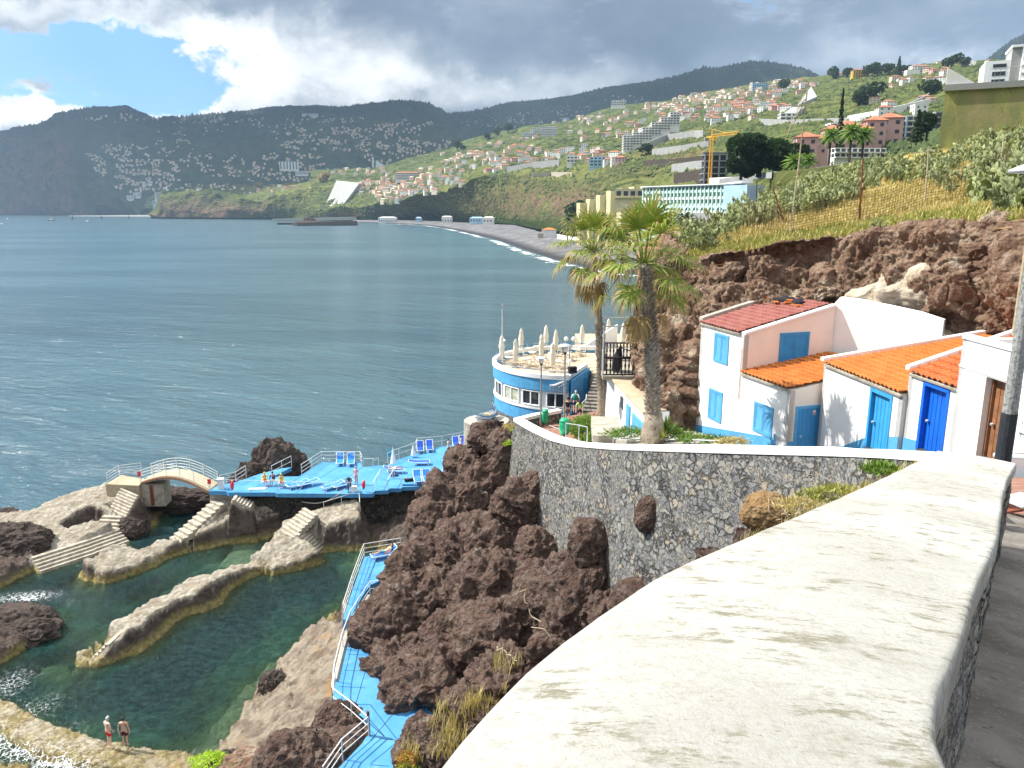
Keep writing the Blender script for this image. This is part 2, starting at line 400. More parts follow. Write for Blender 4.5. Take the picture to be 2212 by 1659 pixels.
# weathered whitewash on the wall top
def M_coping():
 m,n=newmat('weathered_whitewash'); p=n.geo('Position')
 base=n.mix(n.mr(n.noise(p,1.4,6,.6),.35,.65),(.42,.41,.37),(.55,.54,.50))
 base=n.mix(n.math('MULTIPLY',n.mr(n.noise(p,70,6,.75),.45,.68),.5),base,(.33,.31,.25)); base=n.mix(n.math('MULTIPLY',n.mr(n.noise(n.scale(p,(1,2,1)),11,10,.78),.5,.64),.5),base,(.33,.315,.25))
 ps=n.scale(p,(3.2,7.5,5),(0,0,R(18)))
 st=n.mr(n.noise(ps,3.0,12,.8),.5,.6)
 reg=n.mr(n.noise(p,3.0,5,.65),.43,.53)
 base=n.mix(n.math('MULTIPLY',n.math('MULTIPLY',st,reg),.85),base,(.20,.185,.12))
 spk=n.math('MULTIPLY',n.mr(n.noise(n.scale(p,(1,2.2,1)),32,6,.78),.58,.66),n.mr(n.noise(p,4.1,4,.6),.42,.58))
 base=n.mix(n.math('MULTIPLY',spk,.6),base,(.13,.12,.08))
 ck=n.voro(n.vmath('ADD',p,n.scale(n.noise(p,2.5,5,.6,0,True),.35)),.9,'DISTANCE_TO_EDGE','Distance')
 base=n.mix(n.math('MULTIPLY',n.mr(ck,.0025,.0006),.22),base,(.3,.28,.24))
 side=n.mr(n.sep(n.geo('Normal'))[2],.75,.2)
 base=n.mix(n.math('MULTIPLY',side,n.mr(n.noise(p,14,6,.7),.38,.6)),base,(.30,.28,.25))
 h=n.math('ADD',n.noise(p,45,8,.75),n.math('MULTIPLY',n.noise(p,4,4,.6),.8))
 finish(n,base,.9,n.bump(h,.9,.008),.2); return m
MT['coping']=M_coping()
MT['coping_far']=M_flat('whitewashed_coping',(.84,.83,.80),.04,1.5,.85,.3,12,dirt=((.45,.42,.36),.66,.78,3))

def M_path():
 m,n=newmat('worn_concrete_path'); p=n.geo('Position')
 col=n.mix(n.mr(n.noise(p,2,8,.65),.35,.68),(.15,.13,.11),(.27,.245,.215))
 col=n.mix(n.mr(n.noise(p,9,8,.8),.58,.66),col,(.09,.07,.055))
 col=n.mix(n.mr(n.noise(p,40,4,.6),.6,.7),col,(.36,.34,.30))
 col=n.mix(n.mr(n.noise(n.scale(p,(1,1.6,1)),4.5,5,.6),.62,.72),col,(.22,.21,.19))
 finish(n,col,.92,n.bump(n.noise(p,22,8,.75),.8,.015),.15); return m
MT['path']=M_path()
def M_bricks():
 m,n=newmat('red_paving'); p=n.geo('Position')
 b=n.new('ShaderNodeTexBrick'); n.put(b.inputs['Vector'],p); b.inputs['Scale'].default_value=4
 for k,c in (('Color1',(.30,.13,.085)),('Color2',(.24,.115,.08)),('Mortar',(.17,.13,.10))):b.inputs[k].default_value=(*c,1)
 b.inputs['Mortar Size'].default_value=.012
 col=n.mix(n.mr(n.noise(p,3,6,.7),.45,.75),b.outputs[0],(.34,.25,.19))
 finish(n,col,.9,n.bump(n.noise(p,20,4),.3,.01)); return m
MT['paving']=M_bricks()

def M_leaf(name,a,b,tip=None,sc=1.5,rough=.55,trans=.0):
 m,n=newmat(name); p=n.geo('Position')
 col=n.mix(n.mr(n.noise(p,sc,4,.6),.32,.68),a,b)
 rnd=n.geo('Random Per Island'); col=n.mix(n.math('MULTIPLY',rnd,.6),col,tip or tuple(min(1,x*1.8) for x in b))
 pr=n.new('ShaderNodeBsdfPrincipled'); n.put(pr.inputs['Base Color'],col); pr.inputs['Roughness'].default_value=rough
 pr.inputs['Specular IOR Level'].default_value=.25
 tr=n.new('ShaderNodeBsdfTranslucent'); n.put(tr.inputs[0],n.mix(1,col,(1.2,1.25,.6),'MULTIPLY'))
 mx=n.new('ShaderNodeMixShader'); mx.inputs[0].default_value=.25; n.l.new(pr.outputs[0],mx.inputs[1]); n.l.new(tr.outputs[0],mx.inputs[2])
 n.l.new(mx.outputs[0],n.new('ShaderNodeOutputMaterial').inputs[0]); return m
MT['frond']=M_leaf('palm_frond',(.15,.21,.03),(.22,.29,.05),(.34,.38,.10),1.2)
MT['frond_dead']=M_leaf('dead_palm_frond',(.30,.19,.08),(.40,.27,.12),(.50,.38,.2),2)
MT['shrub']=M_leaf('shrub_leaves',(.07,.15,.025),(.13,.24,.035),(.25,.36,.06))
MT['shrub_lime']=M_leaf('lime_leaves',(.30,.48,.02),(.42,.60,.03),(.55,.7,.1))
MT['dark_foliage']=M_leaf('dark_foliage',(.018,.038,.014),(.03,.06,.02),(.05,.085,.03))
MT['dry_grass']=M_leaf('dry_grass_blades',(.38,.30,.12),(.52,.43,.18),(.60,.50,.26))
MT['green_grass']=M_leaf('green_grass_blades',(.20,.24,.05),(.32,.33,.09),(.46,.42,.16))
MT['cactus']=M_leaf('cactus_pad',(.27,.31,.12),(.38,.42,.19),(.50,.52,.28),2.5,.6)
MT['cactus_dark']=M_leaf('grey_green_cactus_pad',(.18,.22,.10),(.28,.32,.16),(.38,.42,.22),2.5,.6)
MT['red_plant']=M_leaf('red_succulent',(.45,.04,.03),(.30,.25,.05),(.5,.4,.05),3)
# ------------------------------------------------------------------ far land
def M_hill(name,base_a,base_b,tree,sun_a,sun_b,rock_a,rock_b,f=1.0,terr=.5):
 m,n=newmat(name); p=n.geo('Position'); mk=n.sep(n.attr('mk'))
 a=n.noise(p,.006*f,8,.62); b=n.noise(p,.035*f,6,.65); c=n.voro(p,.07*f,'F1')
 col=n.mix(n.mr(a,.36,.64),base_a,base_b)
 z=n.sep(p)[2]
 ph=n.math('ADD',n.math('MULTIPLY',z,.85),n.math('MULTIPLY',n.noise(p,.008,4,.5),40))
 wv=n.mr(n.math('SINE',ph),-.2,.6)
 tm=n.math('MULTIPLY',n.math('MULTIPLY',n.mr(n.noise(p,.004*f,3,.5),.42,.52),terr),wv)
 col=n.mix(tm,col,tree)
 col=n.mix(n.math('MULTIPLY',n.mr(c,.45,.15),n.mr(b,.42,.6)),col,tree)
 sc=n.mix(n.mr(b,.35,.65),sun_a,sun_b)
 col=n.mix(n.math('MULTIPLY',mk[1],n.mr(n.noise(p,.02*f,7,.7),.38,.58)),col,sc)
 rc=n.mix(n.mr(n.noise(n.scale(p,(1,1,.45)),.035*f,8,.7),.36,.64),rock_a,rock_b)
 col=n.mix(n.math('MULTIPLY',mk[0],n.mr(n.noise(p,.018*f,8,.68),.36,.52)),col,rc)
 col=n.mix(mk[2],col,tree)
 h=n.math('ADD',n.math('MULTIPLY',a,60),n.math('ADD',n.math('MULTIPLY',b,14),n.math('MULTIPLY',c,-9)))
 finish(n,col,1,n.bump(h,.8,.7/f),0); return m
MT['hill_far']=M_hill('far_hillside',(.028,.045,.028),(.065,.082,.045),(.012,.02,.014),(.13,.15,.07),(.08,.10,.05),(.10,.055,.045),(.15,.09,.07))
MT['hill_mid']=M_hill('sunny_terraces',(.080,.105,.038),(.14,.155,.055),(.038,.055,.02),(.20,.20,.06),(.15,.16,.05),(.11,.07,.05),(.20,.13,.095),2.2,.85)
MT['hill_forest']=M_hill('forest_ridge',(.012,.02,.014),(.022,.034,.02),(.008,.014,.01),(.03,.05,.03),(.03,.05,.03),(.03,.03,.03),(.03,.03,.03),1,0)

SHEETS={}
def loft(name,rails,x0,x1,nx,nsub,mat,amp=20,fr=.004,mkf=None,oct=6,kind='structure',fix0=True,mode=0,rail_noise=None,label=None):
 """hillside between rails; a rail is a table of (overview x, overview row, distance)"""
 xs=np.linspace(x0,x1,nx); pts=[]
 for rl in rails:
  cx=[]
  for x in xs:
   t=interp(rl,x); P_=pY(x,t[0],t[1]) if t[0]>-9000 else None
   cx.append(P_)
  pts.append(np.array(cx))
 rows=[]; tt=[]
 for k in range(len(rails)-1):
  ns=nsub[k] if hasattr(nsub,'__len__') else nsub
  for q in range(ns):
   t=q/ns; rows.append(pts[k]*(1-t)+pts[k+1]*t); tt.append(k+t)
 rows.append(pts[-1]); tt.append(len(rails)-1)
 V=np.stack(rows,1); tt=np.array(tt); nv=V.shape[1]
 # drop behind the ridge
 back=V[:,-1:].copy(); d=back[...,:2]/np.linalg.norm(back[...,:2],axis=-1,keepdims=True)
 bs=[]
 for k in (1,2,3):
  b=back.copy(); L=(back[...,1:2]*.06)*k; b[...,:2]+=d*L; b[...,2:3]-=L*(.25+.12*k); bs.append(b)
 V=np.concatenate([V]+bs,1); nvt=V.shape[1]
 fl=V.reshape(-1,3); nz=fbm(fl*fr,oct,.52,2.1,mode).reshape(nx,nvt); nz2=fbm(fl*fr*1.3+40,oct,.52,2.1,1).reshape(nx,nvt)
 A=np.ones(nvt)*amp
 if fix0:A[:nv]*=np.clip(tt/.25,0,1)
 ridge=np.exp(-((np.arange(nvt)-(nv-1))/3.)**2); A=A*(1-.75*ridge)
 V[...,2]+=(nz+.5*nz2-.2)*A; V[...,1]-=nz2*A*.8*(1-ridge)
 mk=np.zeros((nx,nvt,4)); mk[...,3]=1
 T=np.concatenate([tt,[tt[-1]+.1]*3])
 if mkf:mkf(mk,xs[:,None]+np.zeros_like(T)[None],T[None]+np.zeros(nx)[:,None],V)
 F=grid_faces(nx,nvt)
 o=np_mesh(name,V.reshape(-1,3),F,mat,True,{'mk':mk.reshape(-1,4)})
 tag(o,label,None,None,kind)
 SHEETS[name]=BVHTree.FromPolygons([tuple(v) for v in V.reshape(-1,3)],[tuple(f) for f in F.tolist()])
 return o
def gsp(X,Y,x,y,rx,ry):return np.exp(-((X-x)/rx)**2-((Y-y)/ry)**2)
def hit(x,y,names):
 best=None; d=ray(x,y).normalized()
 for s_ in names:
  h=SHEETS[s_].ray_cast(Vector((0,0,H)),d)
  if h[0] is not None and (best is None or h[3]<best[3]):best=h
 return best

# left: the sea cliff and the hills of the far bay
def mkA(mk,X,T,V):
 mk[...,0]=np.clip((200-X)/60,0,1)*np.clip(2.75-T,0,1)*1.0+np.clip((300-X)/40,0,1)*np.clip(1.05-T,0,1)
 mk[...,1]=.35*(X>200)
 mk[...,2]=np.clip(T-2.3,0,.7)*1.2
 mk[...,:3]=np.clip(mk[...,:3],0,1)
A0=[(-260,463,5000),(60,463,4700),(200,464,4300),(340,467,3700),(600,469,3500),(1100,470,3300)]
A1=[(-260,360,5150),(60,360,4850),(130,370,4500),(200,425,4350),(260,440,4000),(340,438,3850),(600,415,3700),(1100,400,3500)]
A2=[(-260,315,5300),(60,300,5000),(130,290,4700),(200,310,4800),(260,345,4600),(340,340,4600),(600,330,4500),(1100,330,4300)]
A3=[(-260,320,5600),(-100,300,5500),(0,284,5400),(70,270,5300),(120,252,5200),(133,244,5150),(168,236,5200),(202,230,5300),(240,233,5400),(279,231,5500),(297,240,5600),(332,253,5900),(349,256,6000),(401,250,6100),(471,241,6100),
      (524,236,6200),(560,239,6200),(620,240,6100),(675,233,6000),(700,231,6000),(740,232,6000),(780,226,6000),(815,221,6000),(857,214,6000),(899,215,5900),(927,223,5800),(955,235,5700),(990,262,5500),(1030,290,5300),(1100,330,5000)]
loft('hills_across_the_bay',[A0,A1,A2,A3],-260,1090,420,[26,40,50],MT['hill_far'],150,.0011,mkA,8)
# behind: high ridge running to the right under the cloud
B0=[(430,330,6000),(1000,330,5200),(1300,300,4800),(1800,260,4200),(2400,230,4000)]
B1=[(430,290,7000),(1000,275,6000),(1300,255,5600),(1800,230,5200),(2400,200,5000)]
B2=[(430,262,7800),(524,240,7800),(593,230,7900),(640,232,7900),(681,227,8000),(740,231,8000),(800,238,7800),(955,246,7000),(990,243,6800),(1024,239,6800),(1059,232,6900),(1094,222,7000),(1129,219,7000),(1181,215,7000),(1234,208,7000),(1269,198,6800),(1321,188,6600),
      (1373,182,6400),(1410,176,6200),(1447,167,6000),(1492,155,5800),(1520,144,5700),(1545,149,5700),(1580,141,5600),(1614,132,5600),(1656,134,5600),(1702,141,5500),(1737,150,5400),(1768,163,5400),(1850,185,5300),(2050,190,5200),(2120,140,5200),(2148,116,5200),(2180,92,5200),(2212,74,5200),(2300,50,5200),(2400,40,5200)]
def mkB(mk,X,T,V):mk[...,1]=.15
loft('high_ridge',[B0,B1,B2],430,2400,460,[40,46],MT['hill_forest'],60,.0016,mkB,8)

# headland with its little plateau
def mkH(mk,X,T,V):
 mk[...,0]=np.clip(1.15-T,0,1)*np.clip((640-X)/60,.15,1)
 mk[...,1]=np.clip((X-470)/150,0,1)*.85
 mk[...,2]=gsp(X,T,420,1.6,90,.5)*.4
 mk[...,:3]=np.clip(mk[...,:3],0,1)
H0=[(325,467,2750),(345,469,2650),(500,470,2500),(620,471,2400),(700,472,2250),(770,473,2150)]
H1=[(325,466,2800),(338,462,2750),(350,424,2700),(400,419,2650),(460,416,2600),(520,430,2500),(560,434,2450),(620,420,2400),(670,402,2350),(710,398,2300),(770,400,2200)]
H2=[(325,465,2900),(340,440,3000),(352,415,3100),(460,408,3100),(560,402,3100),(640,397,3000),(700,390,2900),(770,380,2800)]
loft('headland',[H0,H1,H2],325,770,200,[30,24],MT['hill_mid'],26,.006,mkH,7)

# the sunny slope that fills the middle and right
M0=[(672,472,2200),(760,474,2080),(800,474,2000),(940,476,1800),(1050,480,1450),(1112,484,1250),(1164,495,950),(1248,505,760),(1350,500,640),(1500,470,520),(1650,440,400),(1800,420,290),(1950,400,230),(2212,380,190),(2400,380,170)]
M1=[(672,452,2210),(720,452,2110),(760,450,2060),(800,446,1960),(870,432,1780),(940,416,1640),(1007,396,1480),(1077,377,1380),(1147,380,1250),(1200,392,1150),(1260,380,1020),(1321,362,960),(1400,360,860),(1450,362,780),(1540,372,620),(1600,368,560),(1750,350,440),(1900,322,370),(2050,300,330),(2400,260,300)]
M2=[(672,400,2400),(740,392,2350),(800,388,2250),(900,372,2150),(1000,345,2000),(1077,332,1900),(1147,325,1800),(1250,310,1600),(1321,300,1500),(1450,285,1300),(1600,270,1100),(1750,255,950),(1900,245,800),(2050,235,700),(2400,200,600)]
M3=[(672,368,2700),(740,366,2700),(815,362,2700),(850,352,2700),(885,341,2750),(930,330,2800),(972,318,2900),(990,308,2900),(1042,292,2900),(1075,286,2900),(1112,281,2900),(1129,273,2900),(1199,267,2900),(1234,260,2900),(1286,241,2900),(1339,227,2900),(1408,220,2900),(1440,218,2900),(1492,205,2800),(1520,199,2800),
      (1586,189,2700),(1649,178,2600),(1691,171,2500),(1754,169,2400),(1775,164,2300),(1827,155,2200),(1880,150,2100),(1928,147,2050),(1998,138,1950),(2068,133,1850),(2120,130,1800),(2212,128,1700),(2400,120,1500)]
def mkM(mk,X,T,V):
 low=np.clip(1.1-T,0,1)
 rock=low*(gsp(X,T,1180,.7,95,.5)*1.6+gsp(X,T,1360,.95,110,.14)*1.5+gsp(X,T,800,.5,60,.6)+gsp(X,T,960,.85,110,.16)*1.5+gsp(X,T,1040,.4,90,.25)*.7+gsp(X,T,720,.3,40,.5)+gsp(X,T,1255,.45,50,.25))
 rock=rock+gsp(X,T,1450,1.25,90,.08)*.8+gsp(X,T,1480,1.12,120,.06)*.6
 mk[...,0]=rock
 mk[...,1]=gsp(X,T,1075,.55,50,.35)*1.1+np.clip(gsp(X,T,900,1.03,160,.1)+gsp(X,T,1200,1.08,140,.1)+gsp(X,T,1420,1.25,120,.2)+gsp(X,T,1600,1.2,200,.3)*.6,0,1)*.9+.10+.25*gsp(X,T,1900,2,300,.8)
 mk[...,2]=np.clip(gsp(X,T,1130,.0,190,.16)*1.3+gsp(X,T,900,.0,100,.2),0,1)
 mk[...,:3]=np.clip(mk[...,:3],0,1)
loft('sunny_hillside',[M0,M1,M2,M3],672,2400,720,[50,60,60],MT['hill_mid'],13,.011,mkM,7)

# ------------------------------------------------------------------ beach
def M_beach():
 m,n=newmat('grey_pebbles'); p=n.geo('Position'); wet=n.attr('wet','Fac')
 col=n.mix(n.mr(n.noise(p,.05,6,.6),.35,.65),(.13,.128,.135),(.21,.207,.21))
 col=n.mix(n.mr(n.noise(p,.35,5,.8),.5,.7),col,(.12,.115,.12))
 col=n.mix(n.mr(wet,.25,.05),col,(.045,.045,.05)); finish(n,col,.95,n.bump(n.noise(p,.3,5,.7),.6,1.5),.1); return m
shore=[(760,480.5,1700),(820,482,1650),(895,486,0),(925,488,0),(955,492,0),(990,499,0),(1024,507,0),(1077,521,0),(1129,541,0),(1199,563,0),(1260,578,0),(1330,591,0),(1400,597,0),(1450,600,0),(1600,606,0)]
upper=[(760,477.5,1900),(860,478,1900),(940,480,1700),(1000,483,1500),(1050,484,1380),(1112,486,1180),(1164,500,860),(1248,512,640),(1350,530,500),(1450,545,400),(1600,560,330)]
xs=np.linspace(762,1600,240); V=[]; wet=[]
for x in xs:
 a=pZ(x,interp(shore,x)[0],0.0); u=interp(upper,x); b=pY(x,u[0],u[1])
 for k in range(15):
  t=k/14; q=a*(1-t)+b*t
  zz=-1.0 if k==0 else (5.5*t**.7+(.9 if k in (5,9) else 0)); V.append((q.x,q.y,min(zz,5.5) if t<1 else max(b.z,5))); wet.append(t)
V=np.array(V); V[:,2]+=fbm(V*.06,4)*.7*(np.array(wet)>.1)
o=np_mesh('beach',V,grid_faces(240,15),M_beach(),True,{'wet':np.array(wet)}); tag(o,kind='structure')
# foam line where the swell runs up the beach
def M_foam(name,sc,lo,hi,attr=None):
 m,n=newmat(name); p=n.geo('Position')
 pw=n.vmath('ADD',p,n.scale(n.noise(p,sc*.6,4,.6,0,True),1.2/sc))
 e=n.voro(pw,sc,'DISTANCE_TO_EDGE','Distance'); e2=n.voro(pw,sc*2.7,'DISTANCE_TO_EDGE','Distance')
 f=n.math('ADD',n.mr(e,.16,.0),n.math('MULTIPLY',n.mr(e2,.2,.0),.6)); f=n.math('ADD',f,n.math('MULTIPLY',n.math('SUBTRACT',n.noise(p,sc*.9,6,.65),.5),2.2))
 a=n.attr('foam','Fac'); a=n.math('MULTIPLY',n.mr(n.math('ADD',f,n.math('MULTIPLY',a,2.2)),lo,hi),.85)
 d=n.new('ShaderNodeBsdfDiffuse'); n.put(d.inputs[0],(.80,.83,.84)); t=n.new('ShaderNodeBsdfTransparent')
 mx=n.new('ShaderNodeMixShader'); n.put(mx.inputs[0],a); n.l.new(t.outputs[0],mx.inputs[1]); n.l.new(d.outputs[0],mx.inputs[2])
 n.l.new(mx.outputs[0],n.new('ShaderNodeOutputMaterial').inputs[0]); return m
MT['foam_far']=M_foam('surf_foam',.08,1.6,2.0); MT['foam_near']=M_foam('pool_foam',3.4,1.9,3.2)
V=[]; fo=[]
for i,x in enumerate(np.linspace(860,1420,200)):
 a=pZ(x,interp(shore,x)[0],0); wdt=np.interp(x,[860,1000,1200,1420],[10,11,11,9])
 dv=Vector((a.x,a.y,0)).normalized()
 for k in range(7):
  t=k/6; q=a-dv*(wdt*(t*1.0-.12)) ; V.append((q.x-wdt*.8*t,q.y,.12)); fo.append((1-abs(t-.3)*1.5)*(.62+.3*math.sin(x*.17+2*math.sin(x*.05))))
o=np_mesh('surf',np.array(V),grid_faces(200,7),MT['foam_far'],True,{'foam':np.array(fo)}); tag(o,kind='structure')

# ------------------------------------------------------------------ far houses
MT['far_white']=M_flat('far_white_wall',(.80,.78,.73),.03,.2,.9,0,1)
MT['far_cream']=M_flat('far_cream_wall',(.74,.60,.46),.03,.2,.9,0,1)
MT['far_pink']=M_flat('far_pink_wall',(.60,.38,.35),.05,.2,.9,0,1)
MT['far_roof']=M_flat('far_orange_roof',(.42,.165,.095),.2,.3,.9,0,1)
MT['far_roof_dull']=M_flat('far_dull_roof',(.34,.17,.12),.2,.3,.9,0,1)
MT['far_grey']=M_flat('far_grey',(.34,.34,.33),.1,.2,.9,0,1)
MT['far_window']=M_flat('far_window',(.06,.07,.085),.1,.2,.3,0,1)
MT['far_yellow']=M_flat('far_yellow',(.75,.48,.08),.1,.2,.9,0,1)
MT['far_blue']=M_flat('far_blue',(.42,.60,.74),.1,.2,.9,0,1)
MT['far_mint']=M_flat('far_mint',(.54,.74,.66),.06,.1,.9,0,1)
MT['far_teal']=M_flat('far_teal',(.40,.64,.56),.06,.1,.9,0,1)
MT['far_ochre']=M_flat('far_ochre',(.56,.51,.30),.08,.1,.9,0,1)

def house_mb(mb,c,L,Wd,h,rz,roof=True,flr=1,sub=6):
 """walls, hipped roof and rows of dark openings in one mesh: slots 0 wall 1 roof 2 window"""
 cs,sn=math.cos(rz),math.sin(rz)
 def P(x,y,z):return (c[0]+x*cs-y*sn,c[1]+x*sn+y*cs,c[2]+z)
 mb.mi=0; mb.box((c[0],c[1],c[2]+h/2-sub/2),(L,Wd,h+sub),rz)
 if roof:
  mb.mi=1; o=.6; a,b=L/2+o,Wd/2+o; r_=min(a,b)*.95; rh=r_*.42
  vs=[P(-a,-b,h),P(a,-b,h),P(a,b,h),P(-a,b,h),P(-(a-r_) if a>b else 0,-(b-r_) if b>a else 0,h+rh),P((a-r_) if a>b else 0,(b-r_) if b>a else 0,h+rh)]
  if a>=b:mb.add(vs,[(0,1,5,4),(1,2,5),(2,3,4,5),(3,0,4),(3,2,1,0)])
  else:mb.add(vs,[(0,1,4),(1,2,5,4),(2,3,5),(3,0,4,5),(3,2,1,0)])
 else:
  mb.mi=0; mb.box(P(0,0,h+.35)[:3],(L+.3,Wd+.3,.7),rz)
 mb.mi=2
 for fl in range(flr):
  z=(fl+.55)*h/flr
  for (nx_,ny_,ln) in ((0,-1,L),(-1,0,Wd),(1,0,Wd)):
   k=max(1,int(ln/3.6))
   for i in range(k):
    t=(i+.5)/k*ln-ln/2
    x,y=(t,ny_*(Wd/2)) if nx_==0 else (nx_*L/2,t)
    q=P(x,y,z); dd=(1.3,.12,1.25) if nx_==0 else (.12,1.3,1.25)
    mb.box(q,dd,rz)
hr=random.Random(11)
def seed_pts(cl,names,n_each=None):
 out=[]
 for (x,y,rx,ry,n) in cl:
  k=0; tr=0
  while k<n and tr<n*12:
   tr+=1; a=hr.uniform(0,6.283); r_=math.sqrt(hr.random()); X_,Y_=x+rx*r_*math.cos(a),y+ry*r_*math.sin(a)
   h=hit(X_,Y_,names)
   if h is None:continue
   p=h[0]
   if h[1].z<.12:continue
   if rx>35 and names==['hills_across_the_bay'] and pn(np.array([[X_*.035,Y_*.09,3.]]))[0]<.02:continue
   ok=all((p-q[0]).length>q[1] for q in out[-400:])
   if not ok:continue
   out.append((p,13 if p.y<3000 else 17,X_,Y_)); k+=1
 return out
allS=['hills_across_the_bay','headland','sunny_hillside','high_ridge']
clM=[(870,410,70,17,26),(800,405,60,14,16),(930,395,60,16,18),(850,428,60,10,12),(1010,345,80,16,14),(1090,322,60,14,8),(960,372,60,14,12),(1240,330,60,14,12),(1300,345,60,12,10),(1180,340,60,10,8),(1060,350,110,22,26),(900,400,110,24,26),(1120,340,110,22,18),
       (1400,270,50,10,9),(1450,245,60,18,26),(1510,230,80,18,34),(1480,210,50,10,14),(1600,215,80,20,36),(1660,195,80,14,30),(1720,182,50,8,14),(1640,235,60,12,16),(1560,252,80,14,16),(1350,290,70,12,10),(1300,250,90,12,16),(1420,228,40,8,10),(1950,220,80,40,8),
       (1830,162,40,6,3),(1970,152,60,8,6),(2030,165,60,16,7),(2080,140,60,6,5),(1960,175,40,8,4),(1270,295,60,10,4),(1130,300,60,10,5),(1300,262,80,12,6),(780,372,70,8,12),(1250,268,60,10,5)]
ptsM=seed_pts(clM,['sunny_hillside'])
clH=[(470,410,90,5,9),(560,415,60,8,6),(600,405,50,6,6),(640,402,40,5,4)]
ptsH=seed_pts(clH,['headland'])
clA=[(265,335,80,22,40),(300,365,95,24,75),(330,395,60,14,26),(250,255,70,9,14),(300,405,50,14,26),(430,405,130,7,44),(500,370,60,14,16),(460,350,70,20,20),(620,350,90,22,32),(690,300,100,26,60),(800,300,110,30,74),
       (860,335,80,22,42),(700,372,90,8,40),(770,385,60,8,22),(600,385,70,10,22),(380,318,50,22,14),(570,270,90,16,18),(450,262,80,8,12),(720,258,70,8,14),(880,270,60,12,20),(950,320,50,18,22),(410,285,70,10,8)]
clA=[(a,b,c,d,int(e*1.7)) for a,b,c,d,e in clA]
ptsA=seed_pts(clA,['hills_across_the_bay'])
ptsB=seed_pts([(1180,255,100,14,44),(1120,270,70,10,20),(1260,240,70,12,20),(1350,215,60,9,14),(1080,262,50,8,10),(1010,268,40,8,12)],['high_ridge'])
variants=[('far_white','far_roof',True,2),('far_white','far_roof',True,2),('far_cream','far_roof',True,2),('far_white','far_roof_dull',True,2),('far_white','far_grey',False,2),('far_cream','far_roof_dull',True,1),('far_white','far_grey',False,3),('far_pink','far_roof',True,2)]
protos={}
def proto(v,s):
 if (v,s) not in protos:
  wm,rm,rf,fl=variants[v]; mb=MB(); L,Wd=[(10,8),(13,9),(17,9)][s]
  house_mb(mb,(0,0,0),L,Wd,3.1*fl,0,rf,fl,7)
  o=mb.build('hillside_house',[MT[wm],MT[rm],MT['far_window']]); protos[v,s]=o.data; bpy.data.objects.remove(o)
 return protos[v,s]
def region(x,y):
 if y>378 and x<1000:return ('at the top' if y<396 else 'in the middle' if y<412 else 'at the lower edge')+' of the '+('left' if x<820 else 'central' if x<900 else 'right')+' clifftop villa cluster'
 if x<1010:return 'on the slope behind the low sea cliff'
 if x<1160:return 'on the green terraces right of the valley'
 if x<1400:return ('high' if y<290 else 'halfway' if y<330 else 'low')+' on the terraces above the beach cliff'
 if x<1560:return ('in the upper' if y<215 else 'in the middle' if y<238 else 'in the lower')+' village under the dark mountain'
 if x<1780:return ('along the skyline' if y<190 else 'in the upper rows' if y<215 else 'in the lower rows')+' below the dark mountain\'s right end'
 return 'near the top of the right hand slope'
names_v=['white house with orange hipped roof','white house with orange hipped roof','cream house with orange hipped roof','white house with dull red roof','white flat roofed house','cream bungalow with dull red roof','tall white flat roofed house','pink house with orange hipped roof']
wts=[5,0,5,3,3,2,1,2]
def place_house(p,X_,Y_,reg,name='hillside_house',far=False,sc=1.0):
 v=hr.choices(range(8),wts)[0]; s=hr.choice([0,0,1,1,2])
 o=bpy.data.objects.new(name,proto(v,s)); COL.objects.link(o); o.location=p; o.rotation_euler=(0,0,hr.gauss(0,.35)+(-.2)); o.scale=(sc,)*3
 tag(o,names_v[v]+' '+reg,'house','houses '+reg); return o
ptsM.sort(key=lambda q:q[0].y); overM=ptsM[255:]; ptsM=ptsM[:255]
for p,_,X_,Y_ in ptsM:place_house(p,X_,Y_,region(X_,Y_),sc=.92)
for p,_,X_,Y_ in ptsH:place_house(p,X_,Y_,'on the plateau of the dark headland',sc=.85)
nleft=300-len(ptsM)-len(ptsH)
hr.shuffle(ptsA); ptsA.sort(key=lambda q:q[0].y)
big,rest=ptsA[:max(0,nleft)],ptsA[max(0,nleft):]+ptsB
for p,_,X_,Y_ in big:place_house(p,X_,Y_,'in the shaded town below the far hills',sc=.85)
mb=MB()
for p,_,X_,Y_ in rest:
 q=p; L=hr.uniform(7,15); rz=hr.gauss(0,.4); hh=hr.choice([3.5,5.5,6,7.5]); cs,sn=math.cos(rz),math.sin(rz)
 mb.mi=0; mb.box((q.x,q.y,q.z+hh/2-3),(L,9,hh+6),rz)
 mb.mi=hr.choice([1,1,0,2]); mb.box((q.x,q.y,q.z+hh+.9),(L+1.2,12,1.8),rz,.35)
for p,_,X_,Y_ in overM:
 L=hr.uniform(9,18); rz=hr.gauss(0,.4); hh=hr.choice([4,6,7]); mb.mi=0; mb.box((p.x,p.y,p.z+hh/2-3),(L,10,hh+6),rz); mb.mi=hr.choice([3,3,0,2]); mb.box((p.x,p.y,p.z+hh+.9),(L+1.2,11,1.8),rz,.35)
o=mb.build('distant_town_houses',[MT['far_cream'],MT['far_roof_dull'],MT['far_grey'],MT['far_roof']]); tag(o,'scatter of tiny pale houses over the shaded far hills','houses',kind='stuff')

